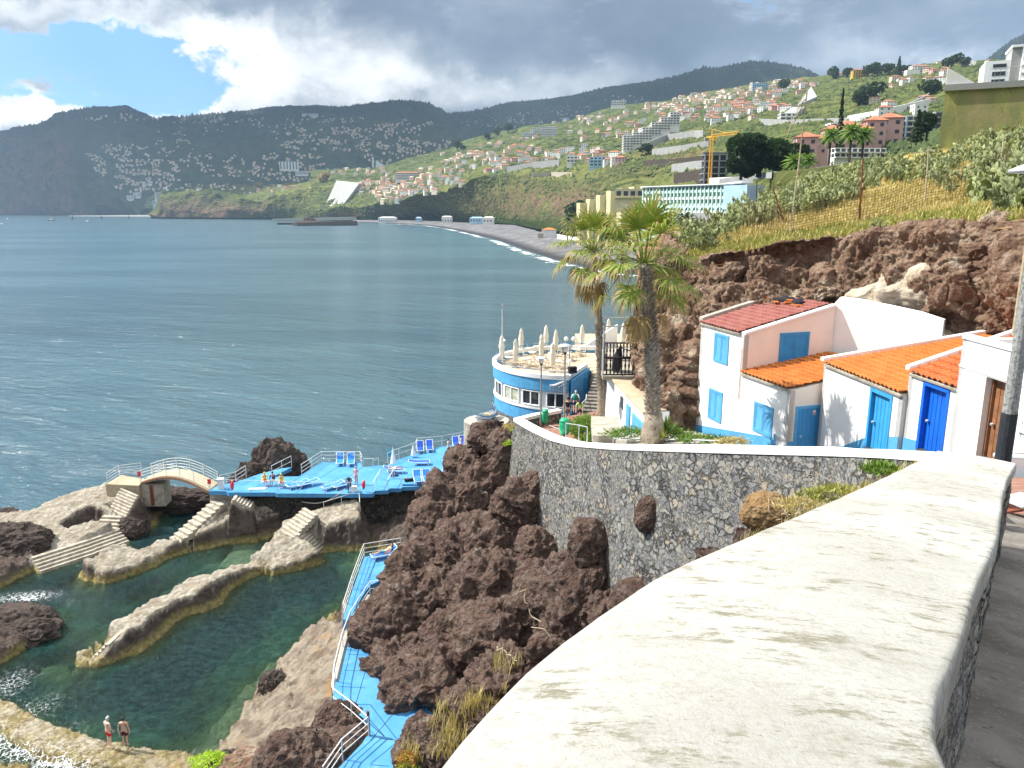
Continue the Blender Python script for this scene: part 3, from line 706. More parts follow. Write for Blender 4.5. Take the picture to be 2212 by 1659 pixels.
# named buildings of the slope -------------------------------------------------
def block(mb,c,L,Wd,h,rz,floors,bays,band=True,wi=2,wl=0,ww=.62,wh=.5,sides=True,d=.25,sub=8):
 """flat roofed block with recessed looking window strips standing proud by d"""
 cs,sn=math.cos(rz),math.sin(rz)
 def P(x,y,z):return (c[0]+x*cs-y*sn,c[1]+x*sn+y*cs,c[2]+z)
 mb.mi=wl; mb.box(P(0,0,h/2-sub/2),(L,Wd,h+sub),rz)
 fh=h/floors
 for f in range(floors):
  for b in range(bays):
   mb.mi=wi; x=(b+.5)/bays*L-L/2; mb.box(P(x,-Wd/2,(f+.5)*fh),(L/bays*ww,d,fh*wh),rz)
  if sides:
   k=max(1,int(Wd/(L/bays)))
   for b in range(k):
    y=(b+.5)/k*Wd-Wd/2; mb.box(P(-L/2,y,(f+.5)*fh),(d,Wd/k*ww,fh*wh),rz)
  if band:mb.mi=wl; mb.box(P(0,-Wd/2-.5,f*fh+.12),(L,1.2,.35),rz)
def far_building(name,label,cat,parts,mats=('far_white','far_roof','far_window')):
 """parts: list of (partname, fn(mb))"""
 base=parts[0][2]; t=thing(name,label,cat,base)
 for pn_,fn,_ in parts:
  mb=MB(); fn(mb); mb.build(pn_,[MT[k] for k in mats],t)
 return t
def hp(x,y,names=('sunny_hillside',)):
 h=hit(x,y,names); return h[0] if h else pY(x,y,2000)
def wallroof(mb,c,L,Wd,h,rz,**k):block(mb,c,L,Wd,h,rz,**k)
def hiproof(mb,c,L,Wd,z,rz,slot=1,pitch=.4):
 cs,sn=math.cos(rz),math.sin(rz); a,b=L/2+.8,Wd/2+.8; r_=min(a,b)*.98; rh=r_*pitch
 def P(x,y,zz):return (c[0]+x*cs-y*sn,c[1]+x*sn+y*cs,c[2]+zz)
 mb.mi=slot; ex=max(a-r_,.01)
 mb.add([P(-a,-b,z),P(a,-b,z),P(a,b,z),P(-a,b,z),P(-ex,0,z+rh),P(ex,0,z+rh)],[(0,1,5,4),(1,2,5),(2,3,4,5),(3,0,4),(3,2,1,0)])
# long school-like building with red roof
c=hp(880,388)
far_building('long_building','long white building with a red roof above the cluster of villas','building',[
 ('wall',lambda m:block(m,c,60,14,17,-.1,4,14,ww=.8,wh=.45),c),('roof',lambda m:hiproof(m,c,62,15,17,-.1,1,.35),c)])
# church with a white tower
c2=hp(806,362,('hills_across_the_bay','sunny_hillside'))
def church_nave(m):
 m.mi=0; m.hexa([(c2.x+14,c2.y-14,c2.z-5),(c2.x+60,c2.y-14,c2.z-5),(c2.x+60,c2.y+10,c2.z-5),(c2.x+14,c2.y+10,c2.z-5)],
                     [(c2.x+18,c2.y-14,c2.z+34),(c2.x+60,c2.y-14,c2.z+9),(c2.x+60,c2.y+10,c2.z+9),(c2.x+18,c2.y+10,c2.z+34)])
def church_tower(m):m.mi=0; m.box((c2.x,c2.y,c2.z+22),(9,9,60),0,.8)
far_building('church','white church with a tall square tower at the foot of the shaded hills','church',[('nave',church_nave,c2),('tower',church_tower,c2)])
# big pale block on the far slope
c3=hp(625,366,('hills_across_the_bay',))
far_building('apartment_block','white and blue glass block alone on the far dark slope','building',[('wall',lambda m:block(m,c3,88,25,36,.1,3,6,ww=.4,wh=.9),c3)])
for (x,y,L,h_) in ((652,377,60,16),(690,376,50,16),(300,425,26,22),(283,431,34,20),(325,398,18,16),(312,401,14,20),(670,250,100,12),(735,372,60,16),(760,374,40,20)):
 cc=hp(x,y,('hills_across_the_bay',)); mb=MB(); block(mb,cc,L,20,h_,.05,max(2,int(h_/4)),int(L/6))
 o=mb.build('apartment_block',[MT['far_white'],MT['far_roof'],MT['far_window']]); rebase(o,cc)
 tag(o,'long pale apartment block among the houses of the far shaded town','building','pale blocks of the far town')
# pale round tower at the headland's tip
c4=pY(347,440,2950)
mb=MB(); mb.lathe([(17,-35),(17,40),(16,41)],c4,20); mb.box((c4.x-18,c4.y,c4.z-10),(18,20,46),0)
o=mb.build('round_tower',MT['far_grey']); rebase(o,(c4.x,c4.y,c4.z-35)); tag(o,'pale round concrete tower behind the tip of the dark headland','tower')
c4=pY(338,452,2900); mb=MB(); mb.box((c4.x,c4.y,c4.z),(14,10,40),0); o=mb.build('glass_block',MT['far_teal']); rebase(o,(c4.x,c4.y,c4.z-20)); tag(o,'narrow teal glass block at the foot of the headland','building')
# white lattice retaining wall stepping up the cliff
a_,b_,c_,d_=pY(702,446,2190),pY(742,441,2100),pY(776,396,2180),pY(727,391,2260)
tl=thing('lattice_retaining_wall','broad white concrete lattice wall covering a steep cliff face','retaining wall',(a_.x,a_.y,a_.z))
mb=MB(); mb.mi=0
off=Vector((-.25,-.95,.1)).normalized()
mb.hexa([a_-off*14,b_-off*14,b_,a_],[d_-off*14,c_-off*14,c_,d_]); mb.build('backing',MT['far_grey'],tl)
mb=MB()
for k in range(13):
 t=k/12; p_,q_=a_.lerp(d_,t)+off*.6,b_.lerp(c_,t)+off*.6; mb.tube([p_,q_],1.0,4)
for k in range(9):
 t=k/8; p_,q_=a_.lerp(b_,t)+off*.7,d_.lerp(c_,t)+off*.7; mb.tube([p_,q_],.7,4)
mb.build('lattice',MT['far_white'],tl)
# stepped white apartments
for (x,y,n_,L,lab) in ((1355,326,6,16,'white apartment block climbing the slope in balconied steps'),):
 base=hp(x,y); t=thing('stepped_apartments',lab,'building',base)
 for k in range(n_):
  cc=Vector((base.x+k*13.5,base.y+k*5,base.z+k*7.2)); mb=MB(); block(mb,cc,13.6,22,17 if k else 20,-.05,5 if k else 6,3,ww=.7,wh=.45,d=.4,sub=10)
  mb.build('block',[MT['far_white'],MT['far_roof'],MT['far_window']],t)
for (x,y,L,h_,lab) in ((1140,297,36,13,'low white modern block with glass front beside dark trees'),(1160,290,34,17,'white modern cube in the middle of three on the terraces'),(1186,293,42,22,'largest white modern cube block on the edge of the terraces'),
                           (1222,262,22,12,'small pale turquoise block high on the terraces'),(1500,208,22,10,'white flat roofed villa on the skyline under the dark mountain'),(1640,195,36,16,'pale blue and white block on the upper slope'),
                           (1336,228,34,12,'white angular house alone on the ridge line'),(1240,352,22,10,'white balconied villa at the brow of the beach cliff'),(1295,360,26,12,'pale blue villa at the brow of the beach cliff'),(1700,262,18,8,'small white block among the middle terraces')):
 cc=hp(x,y); mb=MB(); block(mb,cc,L,14,h_,-.1,max(2,int(h_/4)),int(L/5),ww=.7)
 o=mb.build('modern_villa',[MT['far_blue' if 'blue' in lab or 'turquoise' in lab else 'far_white'],MT['far_roof'],MT['far_window']]); rebase(o,cc); tag(o,lab,'building')
c=hp(1856,167)
far_building('yellow_house','bright yellow house with arches on the skyline between dark trees','house',[('wall',lambda m:block(m,c,30,12,13,0,3,6,ww=.5,wh=.6),c),('roof',lambda m:hiproof(m,c,30,12,13,0),c)],('far_yellow','far_roof','far_window'))
c=hp(1985,158)
far_building('hilltop_villa','pinkish villa with orange roof and terraces at the top of the right slope','house',[('wall',lambda m:(block(m,c,34,14,12,0,3,7),m.box((c.x-18,c.y-10,c.z-2),(24,12,10),0)),c),('roof',lambda m:hiproof(m,c,32,13,12,0),c)])
# greenhouses: long pale roofs lying on the slope
for i,(a,b,c,d,nm) in enumerate((((1722,232),(1765,213),(1752,190),(1738,208),0),((1700,238),(1722,228),(1758,214),(1735,222),0),((1690,252),(1716,254),(1738,236),(1712,236),0))):
 q=[hp(*v)+Vector((0,0,3)) for v in (a,b,c,d)]
 mb=MB(); mb.hexa([v-Vector((0,0,5)) for v in q],q); o=mb.build('greenhouse',MT['far_grey']); rebase(o,q[0]-Vector((0,0,5)))
 tag(o,['widest pale plastic greenhouse roof on the upper terraces','middle pale greenhouse roof on the upper terraces','lowest narrow greenhouse roof on the upper terraces'][i],'greenhouse')
# terrace walls, roads
def wall_strip(name,lab,cat,pts,h,mat,th=1.0,names=('sunny_hillside',),lift=0):
 P_=[hp(x,y,names) for x,y in pts]; mb=MB()
 for a,b in zip(P_,P_[1:]):
  dn=Vector((b.x-a.x,b.y-a.y,0)).normalized(); nn=Vector((-dn.y,dn.x,0))*th
  mb.hexa([a-Vector((0,0,4)),b-Vector((0,0,4)),b+nn-Vector((0,0,4)),a+nn-Vector((0,0,4))],[a+Vector((0,0,h)),b+Vector((0,0,h)),b+nn+Vector((0,0,h)),a+nn+Vector((0,0,h))])
 o=mb.build(name,MT[mat]); rebase(o,P_[0]); tag(o,lab,cat); return o
TW=[([(1402,322),(1440,305),(1500,297),(1518,297)],9,'far_grey','grey retaining wall below the grassy knoll right of the white apartments'),([(1408,335),(1470,328),(1530,318)],7,'far_grey','lower grey retaining wall below the grassy knoll'),
      ([(1095,372),(1150,362),(1208,357)],9,'far_grey','grey retaining wall at the brow above the beach cliff'),([(1150,384),(1190,380),(1235,382)],6,'concrete_pale','pale retaining wall with stairs at the brow of the red cliff'),
      ([(1450,372),(1500,366),(1545,364)],7,'far_grey','long grey terrace wall left of the crane'),([(1455,395),(1500,390),(1545,386)],8,'rock_dark','dark terrace wall left of the crane'),([(1390,355),(1460,352),(1530,345)],4,'rock_dark','thin dark terrace wall above the red cliff'),
      ([(1830,262),(1900,250),(1960,235),(2010,222)],4,'far_white','pale road wall climbing the right slope'),([(1640,262),(1700,265),(1800,262),(1870,262)],3,'far_grey','grey road wall crossing the middle terraces'),([(1960,235),(2000,215),(2030,190)],4,'far_grey','grey lane wall near the green retaining wall')]
for pts,h_,m_,lab in TW:wall_strip('terrace_wall',lab,'wall',pts,h_,m_)

# the pink hotel with its orange roofs
ph=thing('pink_hotel','rambling pink hotel with orange roofs and palms in front','hotel',pY(1760,335,360))
for (x,y,L,h_,Wd) in ((1708,345,8,5,7),(1738,338,9,8,8),(1764,336,7,7,8),(1793,330,8,10,8),(1826,326,10,11,9),(1858,322,8,9,8),(1884,318,9,12,9),(1915,316,11,13,9),(1945,312,7,9,8)):
 cc=pY(x,y,350+(x-1712)*.22); mb=MB(); block(mb,cc,L,Wd,h_,-.15,max(2,int(h_/3.4)),max(2,int(L/5)),ww=.35,wh=.4,band=False)
 bo=mb.build('wing',[MT['far_pink'],MT['far_roof'],MT['far_window']],ph); mb=MB(); hiproof(mb,cc,L,Wd,h_,-.15,1,.5); rr=mb.build('roof',[MT['far_pink'],MT['far_roof']],ph)
cc=pY(1845,292,430); mb=MB(); block(mb,cc,28,10,6,-.1,2,8,ww=.8); o=mb.build('white_hotel',[MT['far_white'],MT['far_roof'],MT['far_window']]); rebase(o,cc); tag(o,'long white flat roofed building behind the pink hotel','building')
t=thing('pavilion','orange tiled pavilion roof left of the pink hotel','building',pY(1700,352,330)); cc=Vector(t.location)
mb=MB(); mb.box((cc.x,cc.y,cc.z),(6,5,6),0); mb.build('wall',MT['far_pink'],t); mb=MB(); hiproof(mb,cc,6.5,5.5,3,0,0,.5); mb.build('roof',MT['far_roof'],t)
# white and grey apartments with a blue strip
t=thing('apartment_building','white balconied apartments with a vertical blue strip left of the green wall','building',pY(1965,300,400)); cc=Vector(t.location)
mb=MB(); block(mb,cc,15,10,10.5,-.05,4,5,ww=.85,wh=.6,d=.5); mb.build('wall',[MT['far_white'],MT['far_roof'],MT['far_window']],t)
mb=MB(); mb.box((cc.x-5.5,cc.y-6.2,cc.z+5),(.9,.6,10),0); mb.build('strip',MT['far_blue'],t)
mb=MB(); block(mb,cc+Vector((13,-3,1)),10,9,11,-.05,4,3,ww=.8,wh=.6,d=.6); mb.build('wing',[MT['far_grey'],MT['far_roof'],MT['far_window']],t)
cc=pY(1850,342,300); mb=MB(); block(mb,cc,20,5,3.6,.1,2,9,ww=.7,wh=.6); o=mb.build('low_terrace_building',[MT['far_white'],MT['far_roof'],MT['far_window']]); rebase(o,cc); tag(o,'low white two storey row in front of the pink hotel','building')

# concrete building under construction and its crane
cc=pY(1546,402,560); t=thing('unfinished_building','grey concrete frame of an unfinished building beside the crane','building',cc)
mb=MB(); mb.box((cc.x,cc.y+4,cc.z+8),(18,6,30),0); mb.build('core',MT['far_window'],t)
mb=MB()
for k in range(6):mb.box((cc.x,cc.y,cc.z+k*4.2),(21,13,.5),0)
mb.build('floor_slab',MT['far_grey'],t)
mb=MB()
for k in range(5):mb.box((cc.x-10+k*5,cc.y-6.2,cc.z+9),(.9,.6,24),0)
mb.build('column',MT['far_grey'],t)
MT['crane']=M_flat('crane_yellow',(.85,.42,.02),.1,3,.6,0,5)
b=pY(1532,402,540); top=pY(1536,296,540); t=thing('tower_crane','yellow tower crane above the building site','crane',b)
hC=top.z-b.z; mb=MB(); s2=.85
for sx in (-1,1):
 for sy in (-1,1):mb.tube([(b.x+sx*s2,b.y+sy*s2,b.z),(b.x+sx*s2,b.y+sy*s2,b.z+hC)],.17,4)
for k in range(int(hC/2.2)):
 z=b.z+k*2.2; sg=1 if k%2 else -1
 mb.tube([(b.x-s2*sg,b.y-s2,z),(b.x+s2*sg,b.y-s2,z+2.2)],.1,4); mb.tube([(b.x-s2,b.y-s2,z),(b.x+s2,b.y-s2,z)],.09,4)
mb.build('mast',MT['crane'],t)
mb=MB(); zt=b.z+hC
j0,j1=Vector((b.x,b.y,zt)),pY(1596,289,500)
for k in range(22):
 a,c_=j0.lerp(j1,k/22),j0.lerp(j1,(k+1)/22); up=Vector((0,0,1.5))
 mb.tube([a,c_],.16,4); mb.tube([a+up,c_+up],.16,4); mb.tube([a,c_+up],.09,4); mb.tube([a,a+up],.09,4)
mb.build('jib',MT['crane'],t)
mb=MB(); j2=j0+(j0-j1).normalized()*9; mb.tube([j0,j2],.5,4); mb.build('counter_jib',MT['crane'],t)
mb=MB(); mb.box((j2.x,j2.y,j2.z-1),(2.6,1.6,2.4),0); mb.build('counterweight',MT['far_grey'],t)
mb=MB(); ap=Vector((b.x,b.y,zt+5)); mb.tube([(b.x,b.y,zt),ap],.4,4); mb.tube([ap,j0.lerp(j1,.6)+Vector((0,0,1.2))],.12,4); mb.tube([ap,j2],.12,4); mb.build('apex',MT['crane'],t)
mb=MB(); mb.box((b.x+1.6,b.y-1.2,zt-1.2),(1.8,1.6,2.2),0); mb.build('cab',MT['crane'],t)

# ------------------------------------------------------------------ the mint and ochre hotel by the beach
def arcade_hotel():
 A=pY(1392,405,420); Bp=pY(1570,398,372); t=thing('mint_hotel','long mint green hotel with rows of arches and balconies behind the palms','hotel',(A.x,A.y,3))
 ztop=A.z; d=Vector((Bp.x-A.x,Bp.y-A.y,0)); L=d.length; d.normalize(); nrm=Vector((d.y,-d.x,0)); rz=math.atan2(d.y,d.x)
 mid=A+d*L/2-nrm*7
 mb=MB(); mb.box((mid.x,mid.y,ztop/2+1),(L,12,ztop-2.0),rz); mb.build('wall',MT['far_grey'],t)
 nb_,nf,fh=22,9,3.25
 for f in range(nf):
  z=ztop-(f+1)*fh
  mb=MB(); c_=A+d*L/2-nrm*.4; mb.box((c_.x,c_.y,z+.15),(L,2.4,.45),rz); mb.box((c_.x+nrm.x*1.0,c_.y+nrm.y*1.0,z+.75),(L,.2,.85),rz)
  mb.build('balcony',MT['far_white' if f%2 else 'far_mint'],t)
 mb=MB()
 for b in range(nb_+1):
  q=A+d*(L*b/nb_)+nrm*.5; mb.box((q.x,q.y,ztop-nf*fh/2),(.7,1.2,nf*fh),rz)
 mb.build('pier',MT['far_mint'],t)
 for row,(f0,hh,step) in enumerate(((0,3.2,1),(3,3.2,2),(5,3.4,2))):      # arched spandrels
  mb=MB(); bays=nb_ //step; wbay=L/bays
  for b in range(bays):
   x0=wbay*b; zt_=ztop-f0*fh; rr=wbay/2*.86
   pts=[(0,0),(wbay,0)]; arc=[(wbay/2+rr*math.cos(math.pi*k/8),-min(hh,rr*1.3)+min(hh,rr*1.3)*.85*math.sin(math.pi*k/8)) for k in range(9)]
   for k in range(8):
    (xa,za),(xb,zb)=arc[k],arc[k+1]
    vs=[A+d*(x0+xa)+nrm*1.15+Vector((0,0,zt_-A.z+za)),A+d*(x0+xb)+nrm*1.15+Vector((0,0,zt_-A.z+zb))]
    mb.add([vs[0],vs[1],Vector((vs[1].x,vs[1].y,zt_)),Vector((vs[0].x,vs[0].y,zt_))],[(0,1,2,3),(3,2,1,0)][:1])
  mb.build('arcade',MT['far_teal' if row==0 else 'far_mint'],t)
 mb=MB(); c_=A+d*L/2-nrm*6; mb.box((c_.x,c_.y,ztop+.25),(L+2,16,.5),rz); mb.build('roof',MT['far_white'],t)
 mb=MB(); c_=A+d*L*.93-nrm*7; mb.box((c_.x,c_.y,ztop+2.0),(20,8,3),rz); mb.build('roof_house',MT['far_white'],t)
 # blue end block
 E=A+d*(L+7)-nrm*4; mb=MB(); mb.box((E.x,E.y,ztop-9),(14,12,17),rz); eb=mb.build('end_block',MT['far_blue'],t)
 mb=MB(); q=E+nrm*6.1-d*2.5; mb.box((q.x,q.y,ztop-4),(1.3,.3,1.5),rz); q=q+d*1.8; mb.box((q.x,q.y,ztop-4),(1.3,.3,1.5),rz); mb.build('window',MT['far_window'],eb)
 mb=MB(); q=A+d*L*.86+nrm*2; mb.box((q.x,q.y,ztop-19),(26,2,12),rz); mb.build('dark_wall',MT['far_grey'],t)
arcade_hotel()
t=thing('ochre_hotel','ochre hotel of tall ribbed blocks stepping down towards the beach','hotel',pY(1255,500,520))
for k,(x,ry,Yd) in enumerate(((1262,438,540),(1283,430,532),(1305,421,520),(1328,412,508),(1352,407,495),(1378,403,480),(1402,402,470))):
 q=pY(x,ry,Yd); mb=MB(); wd=mpp(Yd,20)*25; mb.box((q.x-wd*.16,q.y+5,q.z/2),(wd*.6,12,q.z),.12); w_=mb.build('wing',MT['far_ochre'],t)
 mb=MB()
 for f in range(8):mb.box((q.x+wd*.34,q.y+3,q.z-2.6-f*3.1),(wd*.38,9,1.3),.12)
 mb.build('balcony',MT['far_white'],w_)
 mb=MB(); mb.box((q.x+wd*.34,q.y+6,q.z/2-.5),(wd*.36,10,q.z-1),.12); mb.build('recess',MT['far_grey'],w_)
 mb=MB()
 for s_ in (-.3,-.1,.1):mb.box((q.x-wd*.16+wd*s_*.9,q.y-1.3,q.z/2),(.35,.5,q.z-1),.12)
 mb.build('rib',MT['far_ochre'],w_)
q=pY(1460,415,440); mb=MB(); block(mb,Vector((q.x-14,q.y+10,q.z-3)),36,8,5,-.2,1,9,wi=2); mb.build('penthouse',[MT['far_ochre'],MT['far_roof'],MT['far_window']],t)

# ------------------------------------------------------------------ beach side buildings, rocks and boats
for (x,y,Yd,L,h_,nm,lab,m_) in ((838,480,1720,40,10,'white_tent','long white tent hall on the quay at the foot of the cliff','far_white'),(966,480,1500,20,10,'beach_building','white gabled building on the beach quay','far_white'),
                                       (1030,480,1330,24,7,'beach_bar','small white and blue building at the back of the beach','far_blue'),(1056,481,1290,18,8,'white_van_shed','small white shed behind the beach','far_white'),(905,477,1650,12,6,'kiosk','tiny turquoise kiosk on the quay','far_blue')):
 c=pY(x,y,Yd); mb=MB(); mb.mi=0; mb.box((c.x,c.y,c.z+h_/2-3),(L,12,h_+6),0); mb.mi=0; mb.box((c.x,c.y,c.z+h_+1),(L,12.3,2),0,.6)
 mb.mi=1
 for k in range(int(L/5)):mb.box((c.x-L/2+2.5+k*5,c.y-6.05,c.z+3),(2,.2,3),0)
 o=mb.build(nm,[MT[m_],MT['far_window']]); rebase(o,(c.x,c.y,c.z)); tag(o,lab,'building')
c=pY(1186,508,700); t=thing('orange_roof_house','small beach house with bright orange roof above the grey pebbles','house',c)
mb=MB(); mb.mi=0; mb.box((c.x,c.y,c.z+1),(12,8,8),-.2); mb.mi=1; mb.box((c.x+2,c.y-4.1,c.z+2),(6,.2,2.6),-.2); mb.build('wall',[MT['far_white'],MT['rust']],t)
mb=MB(); hiproof(mb,c,11,8,5,-.2,0,.35); mb.build('roof',MT['tile_orange'],t)
mb=MB(); mb.box((c.x-8,c.y-9,c.z-2),(5,4,8),0); o=mb.build('beach_wall',MT['concrete_pale']); tag(o,'pale concrete block wall below the orange roofed beach house','wall'); rebase(o,(c.x-8,c.y-9,c.z-6))
q0,q1=pY(1205,512,640),pY(1262,522,560)
mb=MB(); mb.hexa([q0-Vector((0,0,5)),q1-Vector((0,0,5)),q1+Vector((0,10,-5)),q0+Vector((0,10,-5))],[q0+Vector((0,0,2)),q1+Vector((0,0,2)),q1+Vector((0,10,2)),q0+Vector((0,10,2))]); o=mb.build('promenade_wall',MT['far_white']); rebase(o,q0-Vector((0,0,5))); tag(o,'white promenade wall at the right end of the beach','wall')
# low pier and lumps of rock off the cliff
def rockmesh(name,c,r,seed,mat,sub=4,amp=.35,squash=1.0,fr=1.0):
 bm=bmesh.new(); bmesh.ops.create_icosphere(bm,subdivisions=sub,radius=1); V_=np.array([v.co[:] for v in bm.verts]); F_=np.array([[v.index for v in f.verts] for f in bm.faces]); bm.free()
 n_=fbm(V_*1.1*fr+seed*9.7,6,.55,2.1); n2_=fbm(V_*2.3*fr+seed*3.1,5,.6,2.2,2)
 V2=V_*(1+amp*n_+amp*.55*n2_)[:,None]*np.array(r)+np.array(c); return V2,F_
for i,(x,y,Yd,r_,nm,lab) in enumerate(((672,486,1480,(34,16,9),'harbour_rock','dark rounded rock off the end of the low pier'),(668,474,1500,(13,9,16),'harbour_rock','tall dark rock stack rising behind the rounded rock'),(118,466,3300,(30,10,4),'harbour_rock','low dark reef under the far sea cliff'))):
 c=pY(x,y,Yd); V2,F_=rockmesh(nm,(c.x,c.y,0),r_,i+1,None); o=np_mesh(nm,V2-np.array([c.x,c.y,0]),F_,MT['rock_dark'],False); o.location=(c.x,c.y,0); tag(o,lab,'rock')
q0,q1=pZ(640,487,.8),pZ(770,485,1.5); mb=MB(); mb.tube([q0,q0.lerp(q1,.5),q1],[5,7,8],6); o=mb.build('breakwater',MT['rock_dark']); rebase(o,q0); tag(o,'low dark breakwater running out from the foot of the cliff','breakwater')
q0,q1=pZ(588,477,1),pZ(770,475.5,3); mb=MB(); mb.hexa([q0,q1,q1+Vector((0,40,0)),q0+Vector((0,40,0))],[q0+Vector((0,0,5)),q1+Vector((0,0,9)),q1+Vector((0,40,9)),q0+Vector((0,40,5))]); o=mb.build('quay',MT['concrete_pale']); rebase(o,q0); tag(o,kind='structure')
q0,q1=pZ(600,484,1),pZ(636,484,1); mb=MB(); mb.box(((q0.x+q1.x)/2,q0.y,1.5),(q1.x-q0.x,8,4),0); o=mb.build('old_jetty',MT['rock_dark']); rebase(o,((q0.x+q1.x)/2,q0.y,0)); tag(o,'short dark jetty left of the rounded rock','jetty')
q0,q1=pZ(150,467,2),pZ(345,468,2); mb=MB(); mb.tube([q0,q0.lerp(q1,.4),q1],[3,5,9],6); o=mb.build('breakwater',MT['far_grey']); rebase(o,q0); tag(o,'long thin breakwater in front of the far town','breakwater')
for (x,y,s_,lab,nm) in ((110,477,15,'dark work boat with a white wheelhouse on the calm bay','work_boat'),(188,478,7,'small white motor boat right of the work boat','motor_boat'),(16,473,6,'tiny white boat close to the left edge of the bay','motor_boat'),(3,484,6,'little pale boat at the left border nearest the camera','motor_boat')):
 c=pZ(x,y,0); t=thing(nm,lab,'boat',c); L=s_
 mb=MB(); mb.add([(c.x+a*L,c.y+b_*L,c.z+z_) for a,b_,z_ in ((-.7,0,.2*L),(-.45,-.2,0),(.6,-.2,0),(.75,-.2,.12*L),(-.45,-.22,.12*L),(.75,.2,.12*L),(-.45,.22,.12*L),(.6,.2,0),(-.45,.2,0))],
                      [(0,4,1),(1,4,3,2),(0,6,5,3,4),(8,7,5,6),(0,8,6),(2,3,5,7),(0,1,8),(1,2,7,8)]); mb.build('hull',MT['rock_dark' if nm=='work_boat' else 'far_white'],t)
 mb=MB(); mb.box((c.x+.05*L,c.y,.25*L),(.45*L,.25*L,.3*L),0,.8); mb.build('wheelhouse',MT['far_white'],t)
 mb=MB(); mb.tube([(c.x,c.y,.3*L),(c.x,c.y,.8*L)],.02*L+.1,4); mb.build('mast',MT['far_grey'],t)
for i,(x,y) in enumerate(((157,474),(219,473),(278,472))):
 c=pZ(x,y,0); mb=MB(); mb.lathe([(2.2,-2),(2.2,5),(1,6),(1,11),(.3,12)],c,8); o=mb.build('channel_marker',MT['rock_dark']); rebase(o,c); tag(o,['nearest dark channel marker post, left of three','middle dark channel marker post of three','faintest channel marker post, right of three'][i],'marker','channel markers off the breakwater')

# ------------------------------------------------------------------ trees of the slopes
def tree_mb(c,r,h,seed,n=260,cone=False,flat=.8):
 rr=random.Random(seed); vs,fs=[],[]; lobes=[(rr.uniform(-.5,.5),rr.uniform(-.5,.5),rr.uniform(-.35,.45),rr.uniform(.35,.6)) for _ in range(7)]
 for k in range(n):
  if cone:
   z=rr.random()**1.2; a=rr.uniform(0,6.28); q=(1-z)*r*(.35+.65*(abs(math.sin(z*26))))*rr.uniform(.6,1); x,y,z=q*math.cos(a),q*math.sin(a),h*(.08+.92*z)
  else:
   l=rr.choice(lobes); v=Vector((rr.gauss(0,1),rr.gauss(0,1),rr.gauss(0,1))).normalized()*l[3]; x,y,z=(l[0]+v.x)*r,(l[1]+v.y)*r,h*.62+(l[2]+v.z)*r*flat
  s_=r*rr.uniform(.10,.2); a=Vector((rr.gauss(0,1),rr.gauss(0,1),rr.gauss(0,.6))).normalized(); b_=a.cross(Vector((rr.gauss(0,1),rr.gauss(0,1),rr.gauss(0,1)))).normalized()
  p=Vector((x,y,z)); i=len(vs); vs+=[p+a*s_,p+b_*s_,p-a*s_,p-b_*s_]; fs.append((i,i+1,i+2,i+3))
 return vs,fs
def tree(name,lab,c,r,h,seed,n=260,cone=False,mat='dark_foliage',group=None,flat=.8):
 t=thing(name,lab,'tree',c,0,group); mb=MB(); mb.add(*tree_mb(c,r,h,seed,n,cone,flat)); mb.build('crown',MT[mat],t,world=False)
 mb=MB(); mb.tube([(0,0,-.5),(.02*r,0,h*.35),(0,.03*r,h*.7)],[r*.09,r*.07,r*.03],7); mb.build('trunk',MT['wood_pale'] if mat!='dark_foliage' else MT['rock_dark'],t,world=False); return t
c=pY(1638,380,300); tree('broad_tree','huge dark spreading tree to the right of the crane',c,12.0,12.5,1,4200,flat=.62)
c=pY(1600,386,296); tree('broad_tree','dark rounded tree at the left shoulder of the huge tree',c,7.0,8,2,1700)
c=pY(1684,380,292); tree('broad_tree','lower dark tree right of the huge tree',c,7.0,9,3,1500)
tr=random.Random(5)
for i,(x,y,w_,h_,cone,lab) in enumerate(((1940,158,9,34,True,'tall layered pine standing alone on the skyline'),(1800,166,17,22,False,'round dark tree at the left end of the skyline trees'),(1828,165,14,19,False,'second dark skyline tree, left of the yellow house'),(1875,162,15,22,False,'dark tree right of the yellow house'),
  (1895,160,16,26,False,'tall dark clump between the yellow house and the layered pine'),(1920,158,14,22,False,'dark tree touching the layered pine'),(1955,158,12,16,False,'low dark tree right of the layered pine'),(2055,140,16,16,False,'flat topped dark tree on the right skyline'),(2090,138,13,14,False,'small dark tree on the right skyline'),
  (1098,284,20,34,False,'tall dark tree clump left of the white modern cubes'),(1074,288,16,24,False,'dark tree at the end of the ridge near the valley'),(1055,296,14,18,False,'lower dark tree at the end of the ridge'),(988,322,18,34,False,'dark tree at the left tip of the green ridge'),(1000,326,12,24,False,'second dark tree at the left tip of the green ridge'),
  (1692,190,16,18,False,'dark round tree among the houses of the upper slope'),(1880,215,16,20,False,'dark tree in the middle of the right slope'),(1862,222,12,14,False,'smaller dark tree in the middle of the right slope'),(1395,330,10,13,False,'green round bush tree below the white stepped apartments'),(2010,200,14,14,False,'dark tree beside the lane on the right slope'),
  (920,470,24,34,False,'large dark tree at the foot of the cliff behind the quay'),(892,474,22,26,False,'rounded dark tree behind the white tent hall'),(700,388,22,26,False,'bare brownish tree on top of the headland'),(560,402,18,18,False,'brownish tree clump on the headland'),(1250,470,14,18,False,'dark tree beside the ochre hotel'))):
 hh=hit(x,y+4,allS); c=hh[0]; sc=1
 tree('skyline_pine' if cone else 'slope_tree',lab,c-Vector((0,0,1)),w_*.95,h_,20+i,900 if cone else 420,cone,'frond_dead' if 'brown' in lab else 'dark_foliage')
